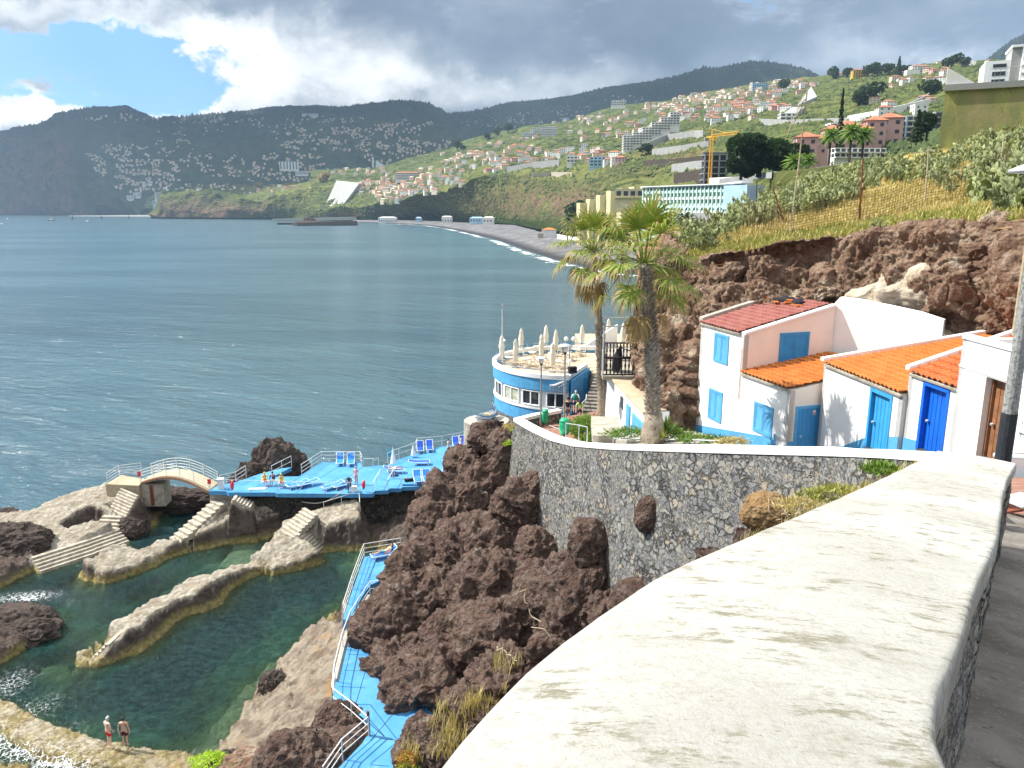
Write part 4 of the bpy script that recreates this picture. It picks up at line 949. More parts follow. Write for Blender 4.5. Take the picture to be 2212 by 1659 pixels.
for i,(x,y,Yd,h_,cone,w_) in enumerate(((1810,330,330,27,True,2.6),(2002,292,330,12,False,5.5),(1980,300,325,13,True,3.5),(1727,345,310,9,False,4.5))):
 c=pY(x,y,Yd); tree(['slender_pine','dark_garden_tree','dark_cypress','garden_tree'][i],['tall thin layered pine in front of the pink hotel','dark bushy tree against the grey apartments','dark pointed tree left of the bushy one by the grey apartments','leafy dark tree below the orange pavilion'][i],c-Vector((0,0,2)),w_,h_,70+i,900,cone)
# scrub, orchard crowns and hedges on the sunny slope: nobody could count them
vs,fs=[],[]; rr=np.random.RandomState(9); n_=0
for k in range(15500):
 x=rr.uniform(690,2200); lo=interp(M3,x)[0]+3; hi=interp(M1,x)[0]+22
 if x<1340 and (rr.rand()<.4 or k>12000):hi=478; lo=lo if k<12000 else interp(M1,x)[0]-4
 y=rr.uniform(lo,min(hi,480)); h=hit(x,y,['sunny_hillside'])
 if h is None:continue
 p=h[0]
 if pn(np.array([[p.x*.006,p.y*.006,0]]))[0]<-.12 and rr.rand()<.8:continue
 s_=rr.uniform(1.0,3.2)*(1.25 if p.y>1200 else .8)*(.8 if k>12000 else 1); i=len(vs); q=Vector((p.x,p.y,p.z+s_*.35))
 a0=rr.uniform(0,6.28)
 for j in range(5):aa=a0+j*1.2566; rj=s_*rr.uniform(.7,1.2); vs.append((q.x+rj*math.cos(aa),q.y+rj*math.sin(aa),q.z-s_*.3))
 vs.append((q.x,q.y,q.z+s_*.8)); fs+=[(i+j,i+(j+1)%5,i+5) for j in range(5)]
o=np_mesh('slope_scrub',vs,fs,M_leaf('slope_scrub',(.035,.065,.02),(.08,.12,.035),(.14,.17,.05),.02),True); tag(o,'dark bushes and orchard crowns scattered over the sunny terraces','bushes',kind='stuff')
# ridge line forest of the high hills
vs,fs=[],[]
for nm,rl,x0,x1,k_,sz in (('b',B2,560,1790,2600,12),('a',A3,20,960,1500,11),('b2',B2,2110,2240,300,10)):
 for k in range(k_):
  x=rr.uniform(x0,x1); t=interp(rl,x); yy=t[0]+abs(rr.normal(0,7)); h=hit(x,yy,['high_ridge' if nm[0]=='b' else 'hills_across_the_bay'])
  if h is None:continue
  p=h[0]; s_=sz*rr.uniform(.5,1.25); i=len(vs); a0=rr.uniform(0,6.28)
  for j in range(4):aa=a0+j*1.57; vs.append((p.x+s_*math.cos(aa)*.8,p.y+s_*math.sin(aa)*.8,p.z-3))
  vs.append((p.x,p.y,p.z+s_*rr.uniform(.9,1.7))); fs+=[(i+j,i+(j+1)%4,i+4) for j in range(4)]
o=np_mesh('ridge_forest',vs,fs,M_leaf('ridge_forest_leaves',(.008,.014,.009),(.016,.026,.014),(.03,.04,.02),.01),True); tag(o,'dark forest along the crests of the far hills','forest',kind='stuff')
# unseen cloud deck, added above the frame to shade the far hills
V=[]; nx_=60
for i in range(nx_):
 for j in range(40):
  x=-14500+i*260; y=3300+j*165; V.append((x,y,2350+(y-3300)*.05))
V=np.array(V); V[:,2]+=fbm(V*.0012,4)*90
V2=V.copy(); V2[:,2]+=260+fbm(V*.002+9,4)*120; F=grid_faces(nx_,40)
cf=V.reshape(-1,3)[F].mean(1); F=F[pn(np.stack([cf[:,0]/1300.,cf[:,1]/900.,cf[:,2]*0+.5],1))<.30]
m,n=newmat('cloud_white'); finish(n,(.75,.77,.8),1,None,0)
o=np_mesh('unseen_cloud_deck',np.concatenate([V,V2]),np.concatenate([F[:,::-1],F+len(V)]),m); tag(o,kind='structure')
# ------------------------------------------------------------------ sea
def M_sea():
 m,n=newmat('open_sea'); p=n.geo('Position')
 pr=n.scale(p,(1,1,1),(0,0,R(24)))
 a=n.noise(n.scale(pr,(.55,1.5,1)),.42,5,.62,.3); b=n.noise(n.scale(pr,(.5,1.3,1)),.085,5,.6,.4); c=n.noise(n.scale(p,(.4,1,1)),1.7,4,.6)
 pat=n.noise(n.scale(p,(.6,2.2,1)),.006,5,.6,.3)
 h=n.math('ADD',n.math('ADD',n.math('MULTIPLY',a,.55),n.math('MULTIPLY',b,1.6)),n.math('MULTIPLY',c,.12))
 col=n.mix(n.mr(pat,.35,.65),(.046,.098,.128),(.074,.142,.172))
 X_,Y_,Z_=n.sep(p)
 near=n.mr(n.vmath('LENGTH',n.vmath('MULTIPLY',p,(1,1,0)),out='Value'),420,90)
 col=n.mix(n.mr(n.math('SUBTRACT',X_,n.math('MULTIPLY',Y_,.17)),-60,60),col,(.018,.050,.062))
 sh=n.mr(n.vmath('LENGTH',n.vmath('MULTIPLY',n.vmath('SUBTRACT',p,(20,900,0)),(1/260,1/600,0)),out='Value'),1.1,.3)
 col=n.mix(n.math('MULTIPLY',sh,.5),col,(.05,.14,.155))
 wc=n.mr(n.math('ADD',a,n.math('MULTIPLY',b,.6)),.98,1.1)
 col=n.mix(n.math('MULTIPLY',wc,.0),col,(.7,.75,.78))
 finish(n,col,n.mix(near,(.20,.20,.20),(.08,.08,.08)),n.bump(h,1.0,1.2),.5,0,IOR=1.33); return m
MT['sea']=M_sea()
# open water: a ring of tiles round the pools, whose own clearer water fills the hole
PX0,PX1,PY0,PY1=-56.0,9.0,20.0,74.0
mb=MB(); S=8800
for (a,b,c,d) in ((-S,-200,PX0,S),(PX1,-200,S,S),(PX0,PY1,PX1,S),(PX0,-200,PX1,PY0)):mb.add([(a,b,0),(c,b,0),(c,d,0),(a,d,0)],[(0,1,2,3)])
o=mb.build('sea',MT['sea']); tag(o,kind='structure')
m_,n_=newmat('sea_bed'); finish(n_,(.01,.05,.06),1,None,0)

# the air of the bay: one closed box of thin even haze
m,n=newmat('sea_haze'); vol=n.new('ShaderNodeVolumePrincipled'); n.put(vol.inputs['Color'],(.55,.76,1.0)); vol.inputs['Density'].default_value=5e-5; vol.inputs['Anisotropy'].default_value=.2
n.l.new(vol.outputs[0],n.new('ShaderNodeOutputMaterial').inputs['Volume'])
mb=MB(); mb.box((0,4400,845),(17800,9400,1710)); o=mb.build('haze',m); tag(o,kind='stuff')
# ------------------------------------------------------------------ the rock pools
def ppz(pts,z):return [tuple(pZ(x,y,z)[:2]) for x,y in pts]
def seg_dist(PX,PY,poly,closed=True):
 d=np.full(PX.shape,1e9); n=len(poly); T_=np.zeros(PX.shape)
 cum=0
 for i in range(n if closed else n-1):
  ax,ay=poly[i][:2]; bx,by=poly[(i+1)%n][:2]; L2=(bx-ax)**2+(by-ay)**2+1e-9
  t=np.clip(((PX-ax)*(bx-ax)+(PY-ay)*(by-ay))/L2,0,1)
  q=np.hypot(PX-ax-t*(bx-ax),PY-ay-t*(by-ay)); m=q<d; d[m]=q[m]; T_[m]=(i+t)[m]
 return d,T_
def inside(PX,PY,poly):
 c=np.zeros(PX.shape,bool); n=len(poly)
 for i in range(n):
  ax,ay=poly[i][:2]; bx,by=poly[(i+1)%n][:2]
  m=((ay>PY)!=(by>PY))&(PX<(bx-ax)*(PY-ay)/(by-ay+1e-12)+ax); c ^= m
 return c
GS=.14; gx=np.arange(PX0,PX1+.01,GS); gy=np.arange(PY0,PY1+.01,GS)
GX,GY=np.meshgrid(gx,gy,indexing='ij'); PTS=np.stack([GX.ravel(),GY.ravel(),np.zeros(GX.size)],1)
N1=fbm(PTS*.22,5,.55).reshape(GX.shape); N2=fbm(PTS*.9+5,5,.6).reshape(GX.shape); N3=fbm(PTS*2.6+9,4,.6,2.1,2).reshape(GX.shape)
WX,WY=GX+N2*.4+N3*.22,GY+fbm(PTS*.9+31,4,.6).reshape(GX.shape)*.4+fbm(PTS*2.6+77,4,.6,2.1,2).reshape(GX.shape)*.22
HT=-2.6+N1*1.6+N2*.4; PALE=np.zeros(GX.shape)
def feature(pts,ztop,slope=1.6,pale=1.0,rough=.3,zt=None,closed=True,width=0,wob=1.0,zproj=None,k=1.0):
 """raise the ground to ztop inside the outline (or along the line), falling off with the slope outside"""
 global HT,PALE
 P_=[]; ztop=[z*k for z in ztop] if hasattr(ztop,'__len__') else ztop*k
 for i,q in enumerate(pts):
  zi=ztop[i] if hasattr(ztop,'__len__') else ztop; P_.append((*pZ(q[0],q[1],zi if zproj is None else zproj)[:2],zi))
 if closed:
  d,T_=seg_dist(WX,WY,P_,True); s=np.where(inside(WX,WY,P_),-d,d)
  if hasattr(ztop,'__len__'):
   M_=np.array([[p[0],p[1],1] for p in P_]); cf=np.linalg.lstsq(M_,np.array([p[2] for p in P_]),rcond=None)[0]; zt_=np.clip(cf[0]*WX+cf[1]*WY+cf[2],min(p[2] for p in P_),max(p[2] for p in P_))
  else:zt_=ztop
 else:
  d,T_=seg_dist(WX,WY,P_,False); wd=np.interp(T_,range(len(P_)),width if hasattr(width,'__len__') else [width]*len(P_)); s=d-wd
  zt_=np.interp(T_,range(len(P_)),[p[2] for p in P_])
 sp=np.clip(s,0,None); h=zt_-np.where(sp<.3,sp*3.6,1.08+(sp-.3)*slope*.75)+N2*rough*wob+N3*rough*.35*wob-np.clip(-s,0,.5)*0
 m=h>HT; HT=np.where(m,h,HT); PALE=np.where(m,np.clip(.85-s*2.2,0,1)*pale,PALE)
# outer sea wall and its terraces
feature([(236,1040),(300,1046),(306,1075),(258,1128),(212,1150),(255,1168),(180,1196),(110,1212),(76,1206),(78,1188),(96,1172),(30,1128),(-120,1175),(-120,1130),(0,1112),(60,1104),(130,1074)],
  [4.6,4.8,3.9,2.2,1.8,.7,.6,.6,.8,1.2,2.0,2.4,2.2,2.4,2.6,3.0,3.6],2.2,1.0,.22,k=.67)
feature([(-150,1150),(10,1128),(50,1160),(78,1190),(60,1225),(-20,1262),(-150,1300)],[2,2.8,2.2,1.6,.6,.8,1.5],1.6,0,.6,k=.67)
# pit between the stairs and the platform
pit=[tuple(pZ(x,y,z*.67)[:2]) for x,y,z in ((126,1128,2.6),(160,1100,3.2),(205,1086,3.5),(236,1096,3.3),(236,1112,2.4),(185,1134,2.0),(146,1140,2.2))]
d,_=seg_dist(WX,WY,pit); s=np.where(inside(WX,WY,pit),d,0); HT-=np.clip(s*2.5,0,2.0); PALE*=(s<.12)
# long pale rocks in the water
feature([(180,1213),(215,1190),(262,1172),(300,1185),(345,1168),(372,1178),(330,1206),(280,1222),(225,1232)],[1.9,2.3,2.1,1.7,1.6,1.2,1.0,1.2,1.5],1.9,.95,.4,k=.67)
feature([(330,1176),(372,1160),(400,1128),(432,1096),(470,1082),(520,1072),(566,1078),(600,1092),(585,1105),(540,1100),(500,1104),(460,1122),(430,1150),(396,1172),(366,1190)],
  [1.4,2.0,3.0,4.0,4.4,4.4,4.0,3.4,2.8,3.6,3.8,3.4,2.2,1.2,.8],2.0,.9,.35,k=.67)
feature([(205,1410),(228,1382),(262,1350),(300,1328),(345,1300),(385,1280),(428,1254),(470,1240),(520,1222),(560,1218),(590,1206)],[.5,1.0,1.5,1.5,1.3,1.3,1.6,1.2,.9,.6,.3],1.7,.95,.28,closed=False,width=[.9,.9,1.0,.8,.7,.8,1.1,.6,.5,.5,.5])
# boulder and the stepped platform under the deck
feature([(545,1205),(590,1160),(628,1150),(668,1166),(690,1195),(650,1212),(590,1222)],[1.4,2.5,2.9,2.4,1.2,1.0,1.1],2.1,.75,.45,k=.67)
feature([(615,1120),(690,1098),(772,1076),(776,1108),(720,1128),(672,1150),(640,1168),(596,1168),(594,1148)],[3.0,3.9,4.9,4.4,3.4,2.6,1.6,1.6,2.2],2.6,1,.16,k=.67)
# reef at the left edge and the wall along the bottom
feature([(-80,1330),(10,1306),(60,1300),(118,1322),(100,1345),(40,1385),(-80,1440)],[1.8,2.0,1.8,.6,.6,.7,1.0],1.5,.12,.6)
feature([(-150,1490),(0,1535),(60,1570),(120,1600),(190,1620),(280,1635),(380,1650),(470,1665),(560,1690)],.45,1.4,.55,.10,closed=False,width=[.75,.75,.75,.8,.8,.75,.8,.9,1.4])
feature([(-40,1655),(60,1650),(90,1690),(40,1740),(-40,1740)],.2,.6,0,.4)
# big pale slab of rock left of the walkway
feature([(745,1290),(738,1340),(700,1345),(655,1385),(610,1425),(585,1462),(560,1480),(520,1545),(470,1620),(440,1700),(700,1760),(740,1650),(716,1520),(735,1400),(752,1340)],
  [1.8,2.6,1.2,.7,.7,.8,.7,.6,.6,.8,3.0,3.2,3.4,3.4,3.2],.8,.75,.5)
feature([(570,1478),(590,1450),(612,1448),(605,1480),(580,1492)],[1.5,2.0,1.6,1.2,1.2],2.2,.1,.5)
# shallow ledge under the water along the slab and by the boulder
feature([(745,1350),(640,1395),(560,1455),(470,1560),(400,1640),(480,1700),(700,1700)],-.35,.42,.3,.3)
feature([(520,1238),(575,1170),(610,1140),(560,1150),(500,1190),(470,1225)],-.45,.9,.6,.16)
feature([(60,1470),(240,1350),(460,1210),(560,1185),(470,1245),(300,1335),(150,1440),(130,1540)],-1.1,.4,.1,.3)
feature([(700,1190),(790,1180),(870,1190),(900,1200),(870,1235),(760,1250)],-.8,.5,.2,.3)
feature([(380,1180),(420,1165),(470,1160),(440,1185),(390,1200)],-.15,1.2,.8,.06)
# rocky shore below the deck and cliff
feature([(540,1076),(600,1085),(600,1110),(560,1120),(520,1100)],[4.2,3.6,2.6,2.6,3.4],2.5,.5,.5,k=.67)
feature([(780,1110),(880,1090),(980,1060),(1010,1000),(1100,1000),(1100,1250),(900,1230),(868,1170),(820,1178)],[.8,.9,1.5,3,4,4,3,1.0,.4],1.0,0,.5)
feature([(308,1056),(330,1050),(440,1062),(452,1075),(420,1085),(330,1095)],[2.6,2.4,2.0,1.6,1.0,1.2],2.4,.0,.5,k=.67)
feature([(232,1120),(262,1110),(300,1112),(316,1085),(290,1140),(262,1160)],[1.8,1.9,1.6,2.6,.5,.8],2.0,.3,.5,k=.67)
feature([(900,1140),(1100,1050),(1300,1300),(1100,1500),(1000,1760),(800,1760),(760,1560),(800,1480),(800,1300),(860,1220)],2.6,2,0,.3,zproj=2.6)
# natural arch beneath the ridge: leave the water in
def cut_stairs():
 global HT,PALE
 for (nm,lab,p0,p1,w_,n_,m_) in STAIRS:
  d=Vector((p1.x-p0.x,p1.y-p0.y,0)); L=d.length; d.normalize(); u_=(GX-p0.x)*d.x+(GY-p0.y)*d.y; v_=-(GX-p0.x)*d.y+(GY-p0.y)*d.x
  z_=p0.z+(p1.z-p0.z)*np.clip(u_/L,0,1)-.05; o_=np.maximum(np.abs(v_)-w_/2-.12,np.maximum(-u_-.1,u_-L-.1)); HT=np.where(o_<0,z_,np.where(o_<.5,np.maximum(HT,z_-np.clip(o_,0,None)*7-.1),HT)); PALE=np.where(o_<.15,.9,PALE)
S_='concrete_stairs'
STAIRS=[(S_,'weathered stairs coming down from the left end of the arched bridge',pZ(252,1112,1.54),pZ(280,1062,3.28),3.0,8,'concrete_pale'),
 (S_,'low curved steps below the bridge stairs beside the dark pit',pZ(232,1146,0.74),pZ(250,1114,1.54),2.2,4,'concrete_pale'),
 (S_,'wide low steps at the tip of the left terrace entering the water',pZ(150,1218,0.05),pZ(128,1184,0.94),4.2,5,'concrete_pale'),
 (S_,'pair of long steps on the inner edge of the left terrace',pZ(240,1186,0.05),pZ(214,1156,0.87),3.2,5,'concrete_pale'),
 (S_,'stepped spine running down the rock ridge towards the pale long rock',pZ(376,1172,0.60),pZ(474,1084,2.95),1.7,10,'concrete_pale'),
 (S_,'half sunken slabs at the foot of the stepped spine',pZ(436,1182,-0.30),pZ(404,1158,0.60),2.8,4,'concrete_pale'),
 (S_,'straight flight on the pale platform under the deck',pZ(618,1158,1.34),pZ(672,1104,2.88),2.2,8,'concrete_pale'),
 (S_,'narrow flight behind the pale boulder going down to the water',pZ(692,1192,0.10),pZ(650,1148,1.74),1.4,8,'concrete_pale'),
 (S_,'broken steps at the lower tip of the long rock wall',pZ(208,1420,-0.30),pZ(252,1376,1.20),1.8,6,'concrete_pale'),
 (S_,'steps under the left corner of the blue deck beside a railing',pZ(545,1092,2.88),pZ(505,1074,3.69),1.4,6,'concrete_pale')]
def M_poolrock():
 m,n=newmat('pool_rock'); p=n.geo('Position'); X_,Y_,Z_=n.sep(p); pale=n.attr('pale','Fac'); nz=n.sep(n.geo('Normal'))[2]
 a=n.noise(p,.9,8,.65); b=n.noise(p,3.5,8,.7); v=n.voro(n.vmath('ADD',p,n.scale(n.noise(p,2,3,.5,0,True),.4)),2.6,'F1')
 tan_=n.math('MULTIPLY',n.mr(X_,-21,-17),n.mr(Y_,53,50))
 dark=n.mix(n.mr(a,.35,.65),(.055,.042,.036),(.13,.10,.082))
 wash=n.mix(n.mr(b,.35,.65),(.27,.235,.18),(.46,.42,.345)); wash=n.mix(n.mr(a,.3,.6),(.24,.20,.145),wash)
 wash=n.mix(tan_,wash,n.mix(n.mr(a,.4,.6),(.19,.15,.115),(.30,.255,.195))); wash=n.mix(n.math('MULTIPLY',tan_,n.mr(n.noise(p,.5,5,.6),.56,.66)),wash,(.30,.20,.11))
 pf=n.math('ADD',n.math('ADD',pale,n.math('MULTIPLY',n.math('SUBTRACT',b,.5),1.1)),n.math('MULTIPLY',n.math('SUBTRACT',a,.5),.8))
 pf=n.math('MULTIPLY',n.mr(pf,.35,.62),n.mr(nz,.25,.7))
 col=n.mix(pf,dark,wash)
 ye=n.mr(n.math('ADD',Z_,n.math('MULTIPLY',n.math('SUBTRACT',a,.5),.9)),.75,.15)
 col=n.mix(n.math('MULTIPLY',ye,.8),col,n.mix(n.mr(b,.4,.6),(.22,.17,.055),(.36,.30,.12)))
 uw=n.mr(Z_,.05,-.35)
 bed=n.mix(n.mr(n.noise(p,.55,7,.7),.40,.58),(.11,.12,.055),(.26,.25,.11)); bed=n.mix(n.mr(b,.55,.7),bed,(.06,.07,.04))
 bed=n.mix(n.math('MULTIPLY',pale,.8),bed,(.55,.60,.42))
 col=n.mix(uw,col,bed)
 h=n.math('ADD',n.math('MULTIPLY',b,.6),n.math('MULTIPLY',v,-.5)); h=n.math('ADD',h,n.math('MULTIPLY',n.noise(p,11,5,.7),.25))
 finish(n,col,.9,n.bump(h,1.0,.24),.2); return m
HT=HT+N3*.28*(HT>.1)*(PALE<.4)
cut_stairs()
o=np_mesh('pool_rocks',np.stack([GX,GY,HT],-1).reshape(-1,3),grid_faces(*GX.shape),M_poolrock(),True,{'pale':PALE.ravel()}); tag(o,kind='structure')

# clear water over it
def M_pool():
 m,n=newmat('pool_water'); p=n.geo('Position'); dp=n.attr('depth','Fac')
 a=n.noise(n.scale(p,(1,1.9,1),(0,0,R(30))),1.5,6,.68,.5); b=n.noise(n.scale(p,(1,1.4,1),(0,0,R(30))),.3,4,.6,.3); c=n.noise(p,4,4,.6)
 h=n.math('ADD',n.math('ADD',n.math('MULTIPLY',a,.5),n.math('MULTIPLY',b,.8)),n.math('MULTIPLY',c,.12)); nrm=n.bump(h,1.0,.9)
 op=n.mr(dp,.1,4.6,.03,.82,False)
 body=n.mix(n.mr(dp,.3,2.6),(.05,.22,.18),(.008,.042,.055)); body=n.mix(n.mr(n.noise(p,.12,4,.5),.4,.6),body,(.003,.020,.032)); body=n.mix(n.mr(n.math('ADD',a,n.math('MULTIPLY',c,.35)),.52,.86),n.mix(.45,body,(.0,.005,.012)),n.mix(.25,body,(.10,.22,.24)))  # dark troughs and bright ripple glints painted into the body colour
 df=n.new('ShaderNodeBsdfDiffuse'); n.put(df.inputs[0],body)
 tr=n.new('ShaderNodeBsdfTransparent'); n.put(tr.inputs[0],n.mix(n.mr(dp,0,2.5),(.80,.97,.92),(.40,.74,.72)))
 m1=n.new('ShaderNodeMixShader'); n.put(m1.inputs[0],op); n.l.new(tr.outputs[0],m1.inputs[1]); n.l.new(df.outputs[0],m1.inputs[2])
 gl=n.new('ShaderNodeBsdfGlossy'); gl.inputs['Roughness'].default_value=.08; n.put(gl.inputs['Normal'],nrm)
 fr=n.new('ShaderNodeFresnel'); fr.inputs[0].default_value=1.33; n.put(fr.inputs['Normal'],nrm)
 m2=n.new('ShaderNodeMixShader'); n.put(m2.inputs[0],n.math('MULTIPLY',fr.outputs[0],.9)); n.l.new(m1.outputs[0],m2.inputs[1]); n.l.new(gl.outputs[0],m2.inputs[2])
 n.l.new(m2.outputs[0],n.new('ShaderNodeOutputMaterial').inputs[0]); return m
st=3; gx2,gy2=gx[::st],gy[::st]; D=np.clip(-HT,0,20)[::st,::st]; PXg,PYg=GX[::st,::st],GY[::st,::st]
# outside the reef the water is the deep sea
rim=np.minimum(np.minimum(PXg-PX0,PX1-PXg),PY1-PYg); D=D+np.clip(2.5-rim,0,2.5)*2
outer=[tuple(pZ(x,y,0)[:2]) for x,y in ((-400,1230),(0,1160),(130,1125),(240,1078),(330,1070),(450,1080),(560,1070),(900,1050),(1200,950),(1200,700),(-400,700))]
D=np.where(inside(PXg,PYg,outer),5,D)
sf=D.copy()
for _ in range(2):sf[1:-1,1:-1]=(sf[1:-1,1:-1]*2+sf[:-2,1:-1]+sf[2:,1:-1]+sf[1:-1,:-2]+sf[1:-1,2:])/6
PXg=PXg.copy(); PYg=PYg.copy(); PYg[:,-1]=PY1; PXg[-1]=PX1
V=np.stack([PXg,PYg,PXg*0],-1)
wf=grid_faces(*PXg.shape); fx_,fy_=PXg.ravel()[wf].mean(1),PYg.ravel()[wf].mean(1)
o=np_mesh('pool_water',V.reshape(-1,3),wf,[M_pool(),MT['sea']],True,{'depth':sf.ravel()},inside(fx_,fy_,outer).astype(int)); tag(o,kind='structure')
# foam where the swell breaks
fo=np.zeros(PXg.shape)
def fblob(x,y,rx,ry,s_,ang=0):
 c=pZ(x,y,0); k=mpp(c.y,0); ca,sa=math.cos(ang),math.sin(ang); dx,dy=PXg-c.x,PYg-c.y; u_,v_=dx*ca+dy*sa,-dx*sa+dy*ca
 return s_*np.exp(-(u_/(rx*k))**2-(v_/(ry*k*1.7))**2)
for a in ((60,1290,90,20,.95,.1),(150,1300,50,25,.45),(20,1480,60,50,.72),(80,1530,70,40,.62),(150,1575,60,25,.5),(-20,1610,120,60,.9),(150,1655,130,24,1.1),(300,1672,120,20,1.0),(60,1620,100,30,1.0),(420,1625,60,12,.5),(200,1245,40,14,.5),(330,1190,20,8,.2),(300,1150,40,10,.3),(10,1400,80,40,.35)):fo=np.maximum(fo,fblob(*a)*.82)
o=np_mesh('foam',V.reshape(-1,3)+np.array([0,0,.03]),wf[fo.ravel()[wf].max(1)>.03],MT['foam_near'],True,{'foam':fo.ravel()}); tag(o,kind='structure')
def ground(x,y):
 i=int(np.clip((x-PX0)/GS,0,GX.shape[0]-1)); j=int(np.clip((y-PY0)/GS,0,GX.shape[1]-1)); return float(HT[i,j])
# thin sheet of water washing over the bottom wall
wl=[pZ(x,y,.45) for x,y in ((-150,1490),(0,1535),(60,1570),(120,1600),(190,1620),(280,1635),(380,1650),(470,1668))]
mb=MB()
for side in (0,):
 pass
V=[]; fw=[]
for i,p in enumerate(wl):
 d=(wl[min(i+1,len(wl)-1)]-wl[max(i-1,0)]).normalized(); nn=Vector((-d.y,d.x,0))
 for k in range(9):
  t=(k-4)/4*1.3; q=p+nn*t; V.append((q.x,q.y,.62-.25*abs(t)**2)); fw.append(max(0,[.55,.6,.55,.62,.75,.25,.12,.1,.1][i]*(.6+.55*(-t))*.8))
o=np_mesh('wall_wash',V,grid_faces(len(wl),9),MT['foam_near'],True,{'foam':np.array(fw)}); tag(o,kind='structure')

# ------------------------------------------------------------------ stairs, deck, walkway
def stairs(name,lab,p0,p1,width,n,mat,group=None):
 """flight from the low point p0 to the high point p1, width across"""
 d=Vector((p1.x-p0.x,p1.y-p0.y,0)); L=d.length; d.normalize(); nn=Vector((-d.y,d.x,0)); mb=MB(); zb=min(p0.z,p1.z)-.5
 for k in range(n):
  a=p0+d*(L*k/n); b=p0+d*(L*(k+1)/n)+d*.02; z=p0.z+(p1.z-p0.z)*(k+1)/n
  mb.prism([(a+nn*width/2)[:2],(a-nn*width/2)[:2],(b-nn*width/2)[:2],(b+nn*width/2)[:2]],z-.55,z)
 o=mb.build(name,MT[mat]); rebase(o,(p0.x,p0.y,zb)); tag(o,lab,'stairs',group); return o
for a in STAIRS:stairs(*a)
for (x0,y0,x1,y1,lab) in ((718,1190,770,1182,'row of sunken stepping slabs right of the boulder stairs'),(545,1210,600,1190,'sunken pale slab in front of the boulder'),(500,1240,560,1228,'pale slab beside the long rock wall near the boulder')):
 a,b=pZ(x0,y0,-.15),pZ(x1,y1,-.15); mb=MB(); n_=4 if 'row' in lab else 2
 for k in range(n_):
  c=a.lerp(b,(k+.5)/n_); mb.box((c.x,c.y,-.3),((b-a).length/n_*.85,1.1,.42),math.atan2(b.y-a.y,b.x-a.x)+.1)
 o=mb.build('stepping_slabs',MT['concrete_pale']); rebase(o,(a.x,a.y,-.5)); tag(o,lab,'slab')

DZ=3.9
def slab(name,lab,cat,pts,z,th,mat,kind=None,side=None,zs=None):
 P_=[tuple(pZ(x,y,z if zs is None else zs[i])[:2]) for i,(x,y) in enumerate(pts)]
 mb=MB(); zt=z if zs is None else zs; mb.prism(P_,[q-th for q in zs] if zs else z-th,zt)
 o=mb.build(name,MT[mat]); tag(o,lab,cat,None,kind); return o,P_
deck_px=[(451,1061),(488,1061),(494,1064),(594,1064),(598,1066),(776,1067),(806,1066),(810,1060),(838,1059),(842,1055),(866,1055),(870,1052),(992,1047),(1010,1040),(1060,1000),(1080,952),(1018,953),(953,965),(911,976),(860,993),(837,1004),(783,1009),(779,998),(695,998),(646,1029),(590,1030),(630,1009),(606,1012),(560,1024),(511,1041),(468,1050)]
deck,deckP=slab('blue_deck',None,None,deck_px,DZ,.35,'deck','structure')
# slight steps in the deck
for pts in ([(868,1046),(992,1044),(1000,1010),(930,990),(900,1000)],):slab('deck_step',None,None,pts,DZ+.16,.1,'deck','structure')
# supporting walls
def wall_under(name,lab,pts,z1,z0,mat,th=.8):
 P_=[pZ(x,y,z1) for x,y in pts]; mb=MB()
 for a,b in zip(P_,P_[1:]):
  d=(b-a).normalized(); nn=Vector((-d.y,d.x,0))*th
  sub=max(1,int((b-a).length/1))
  mb.prism([a[:2],b[:2],(b+nn)[:2],(a+nn)[:2]],z0,z1)
 o=mb.build(name,MT[mat]); rebase(o,(P_[0].x,P_[0].y,z0)); tag(o,lab,'wall'); return o
wall_under('deck_wall','dark stone wall holding up the middle of the blue deck',[(536,1066),(776,1070)],DZ-.36,1,'masonry_dark',2)
wall_under('deck_wall','tall dark stone wall under the right half of the blue deck',[(777,1070),(868,1058),(1000,1050),(1060,1005)],DZ-.36,-1,'masonry_dark',2)
wall_under('deck_plinth','pale concrete plinth under the left corner of the blue deck',[(452,1064),(530,1066)],DZ-.36,1.0,'concrete_pale',1.6)
# blue walkway in two levels at the foot of the cliff
slab('lower_walkway',None,None,[(787,1203),(867,1189),(905,1200),(905,1240),(860,1236),(830,1250),(801,1263),(783,1287),(754,1341),(740,1339),(762,1273)],3.2,.7,'deck','structure')
slab('upper_walkway',None,None,[(797,1289),(835,1285),(850,1326),(845,1400),(860,1500),(930,1520),(960,1545),(950,1600),(920,1680),(880,1800),(660,1800),(731,1659),(783,1605),(800,1575),(794,1560),(755,1525),(738,1521),(717,1526),(724,1472),(741,1402),(759,1353)],3.9,.8,'deck','structure')
MT['joint']=M_flat('slab_joint',(.015,.07,.17),.1,5,.8,.1,20)
mb=MB()
def joint(a,b,z,wd=.02):
 A_,B_=pZ(*a,z),pZ(*b,z); d=(B_-A_).normalized(); nn=Vector((-d.y,d.x,0))*wd
 mb.add([A_-nn+Vector((0,0,.004)),B_-nn+Vector((0,0,.004)),B_+nn+Vector((0,0,.004)),A_+nn+Vector((0,0,.004))],[(0,1,2,3)])
for a,b in (((790,1324),(813,1326)),((774,1358),(803,1358)),((759,1391),(798,1392)),((751,1414),(796,1415)),((743,1448),(792,1450)),((733,1483),(789,1486)),((722,1522),(800,1522)),((805,1365),(792,1440)),((792,1440),(768,1523)),((800,1522),(855,1594)),((770,1523),(830,1590)),((855,1594),(880,1600)),((853,1538),(800,1600)),((862,1600),(800,1650)),((820,1596),(872,1600)),((800,1652),(840,1655))):joint(a,b,3.9)
for a,b in (((795,1226),(855,1212)),((775,1290),(783,1291)),((820,1198),(790,1260)),((790,1260),(757,1338)),((762,1310),(776,1311)),((845,1195),(830,1246)),((778,1262),(801,1262))):joint(a,b,3.2)
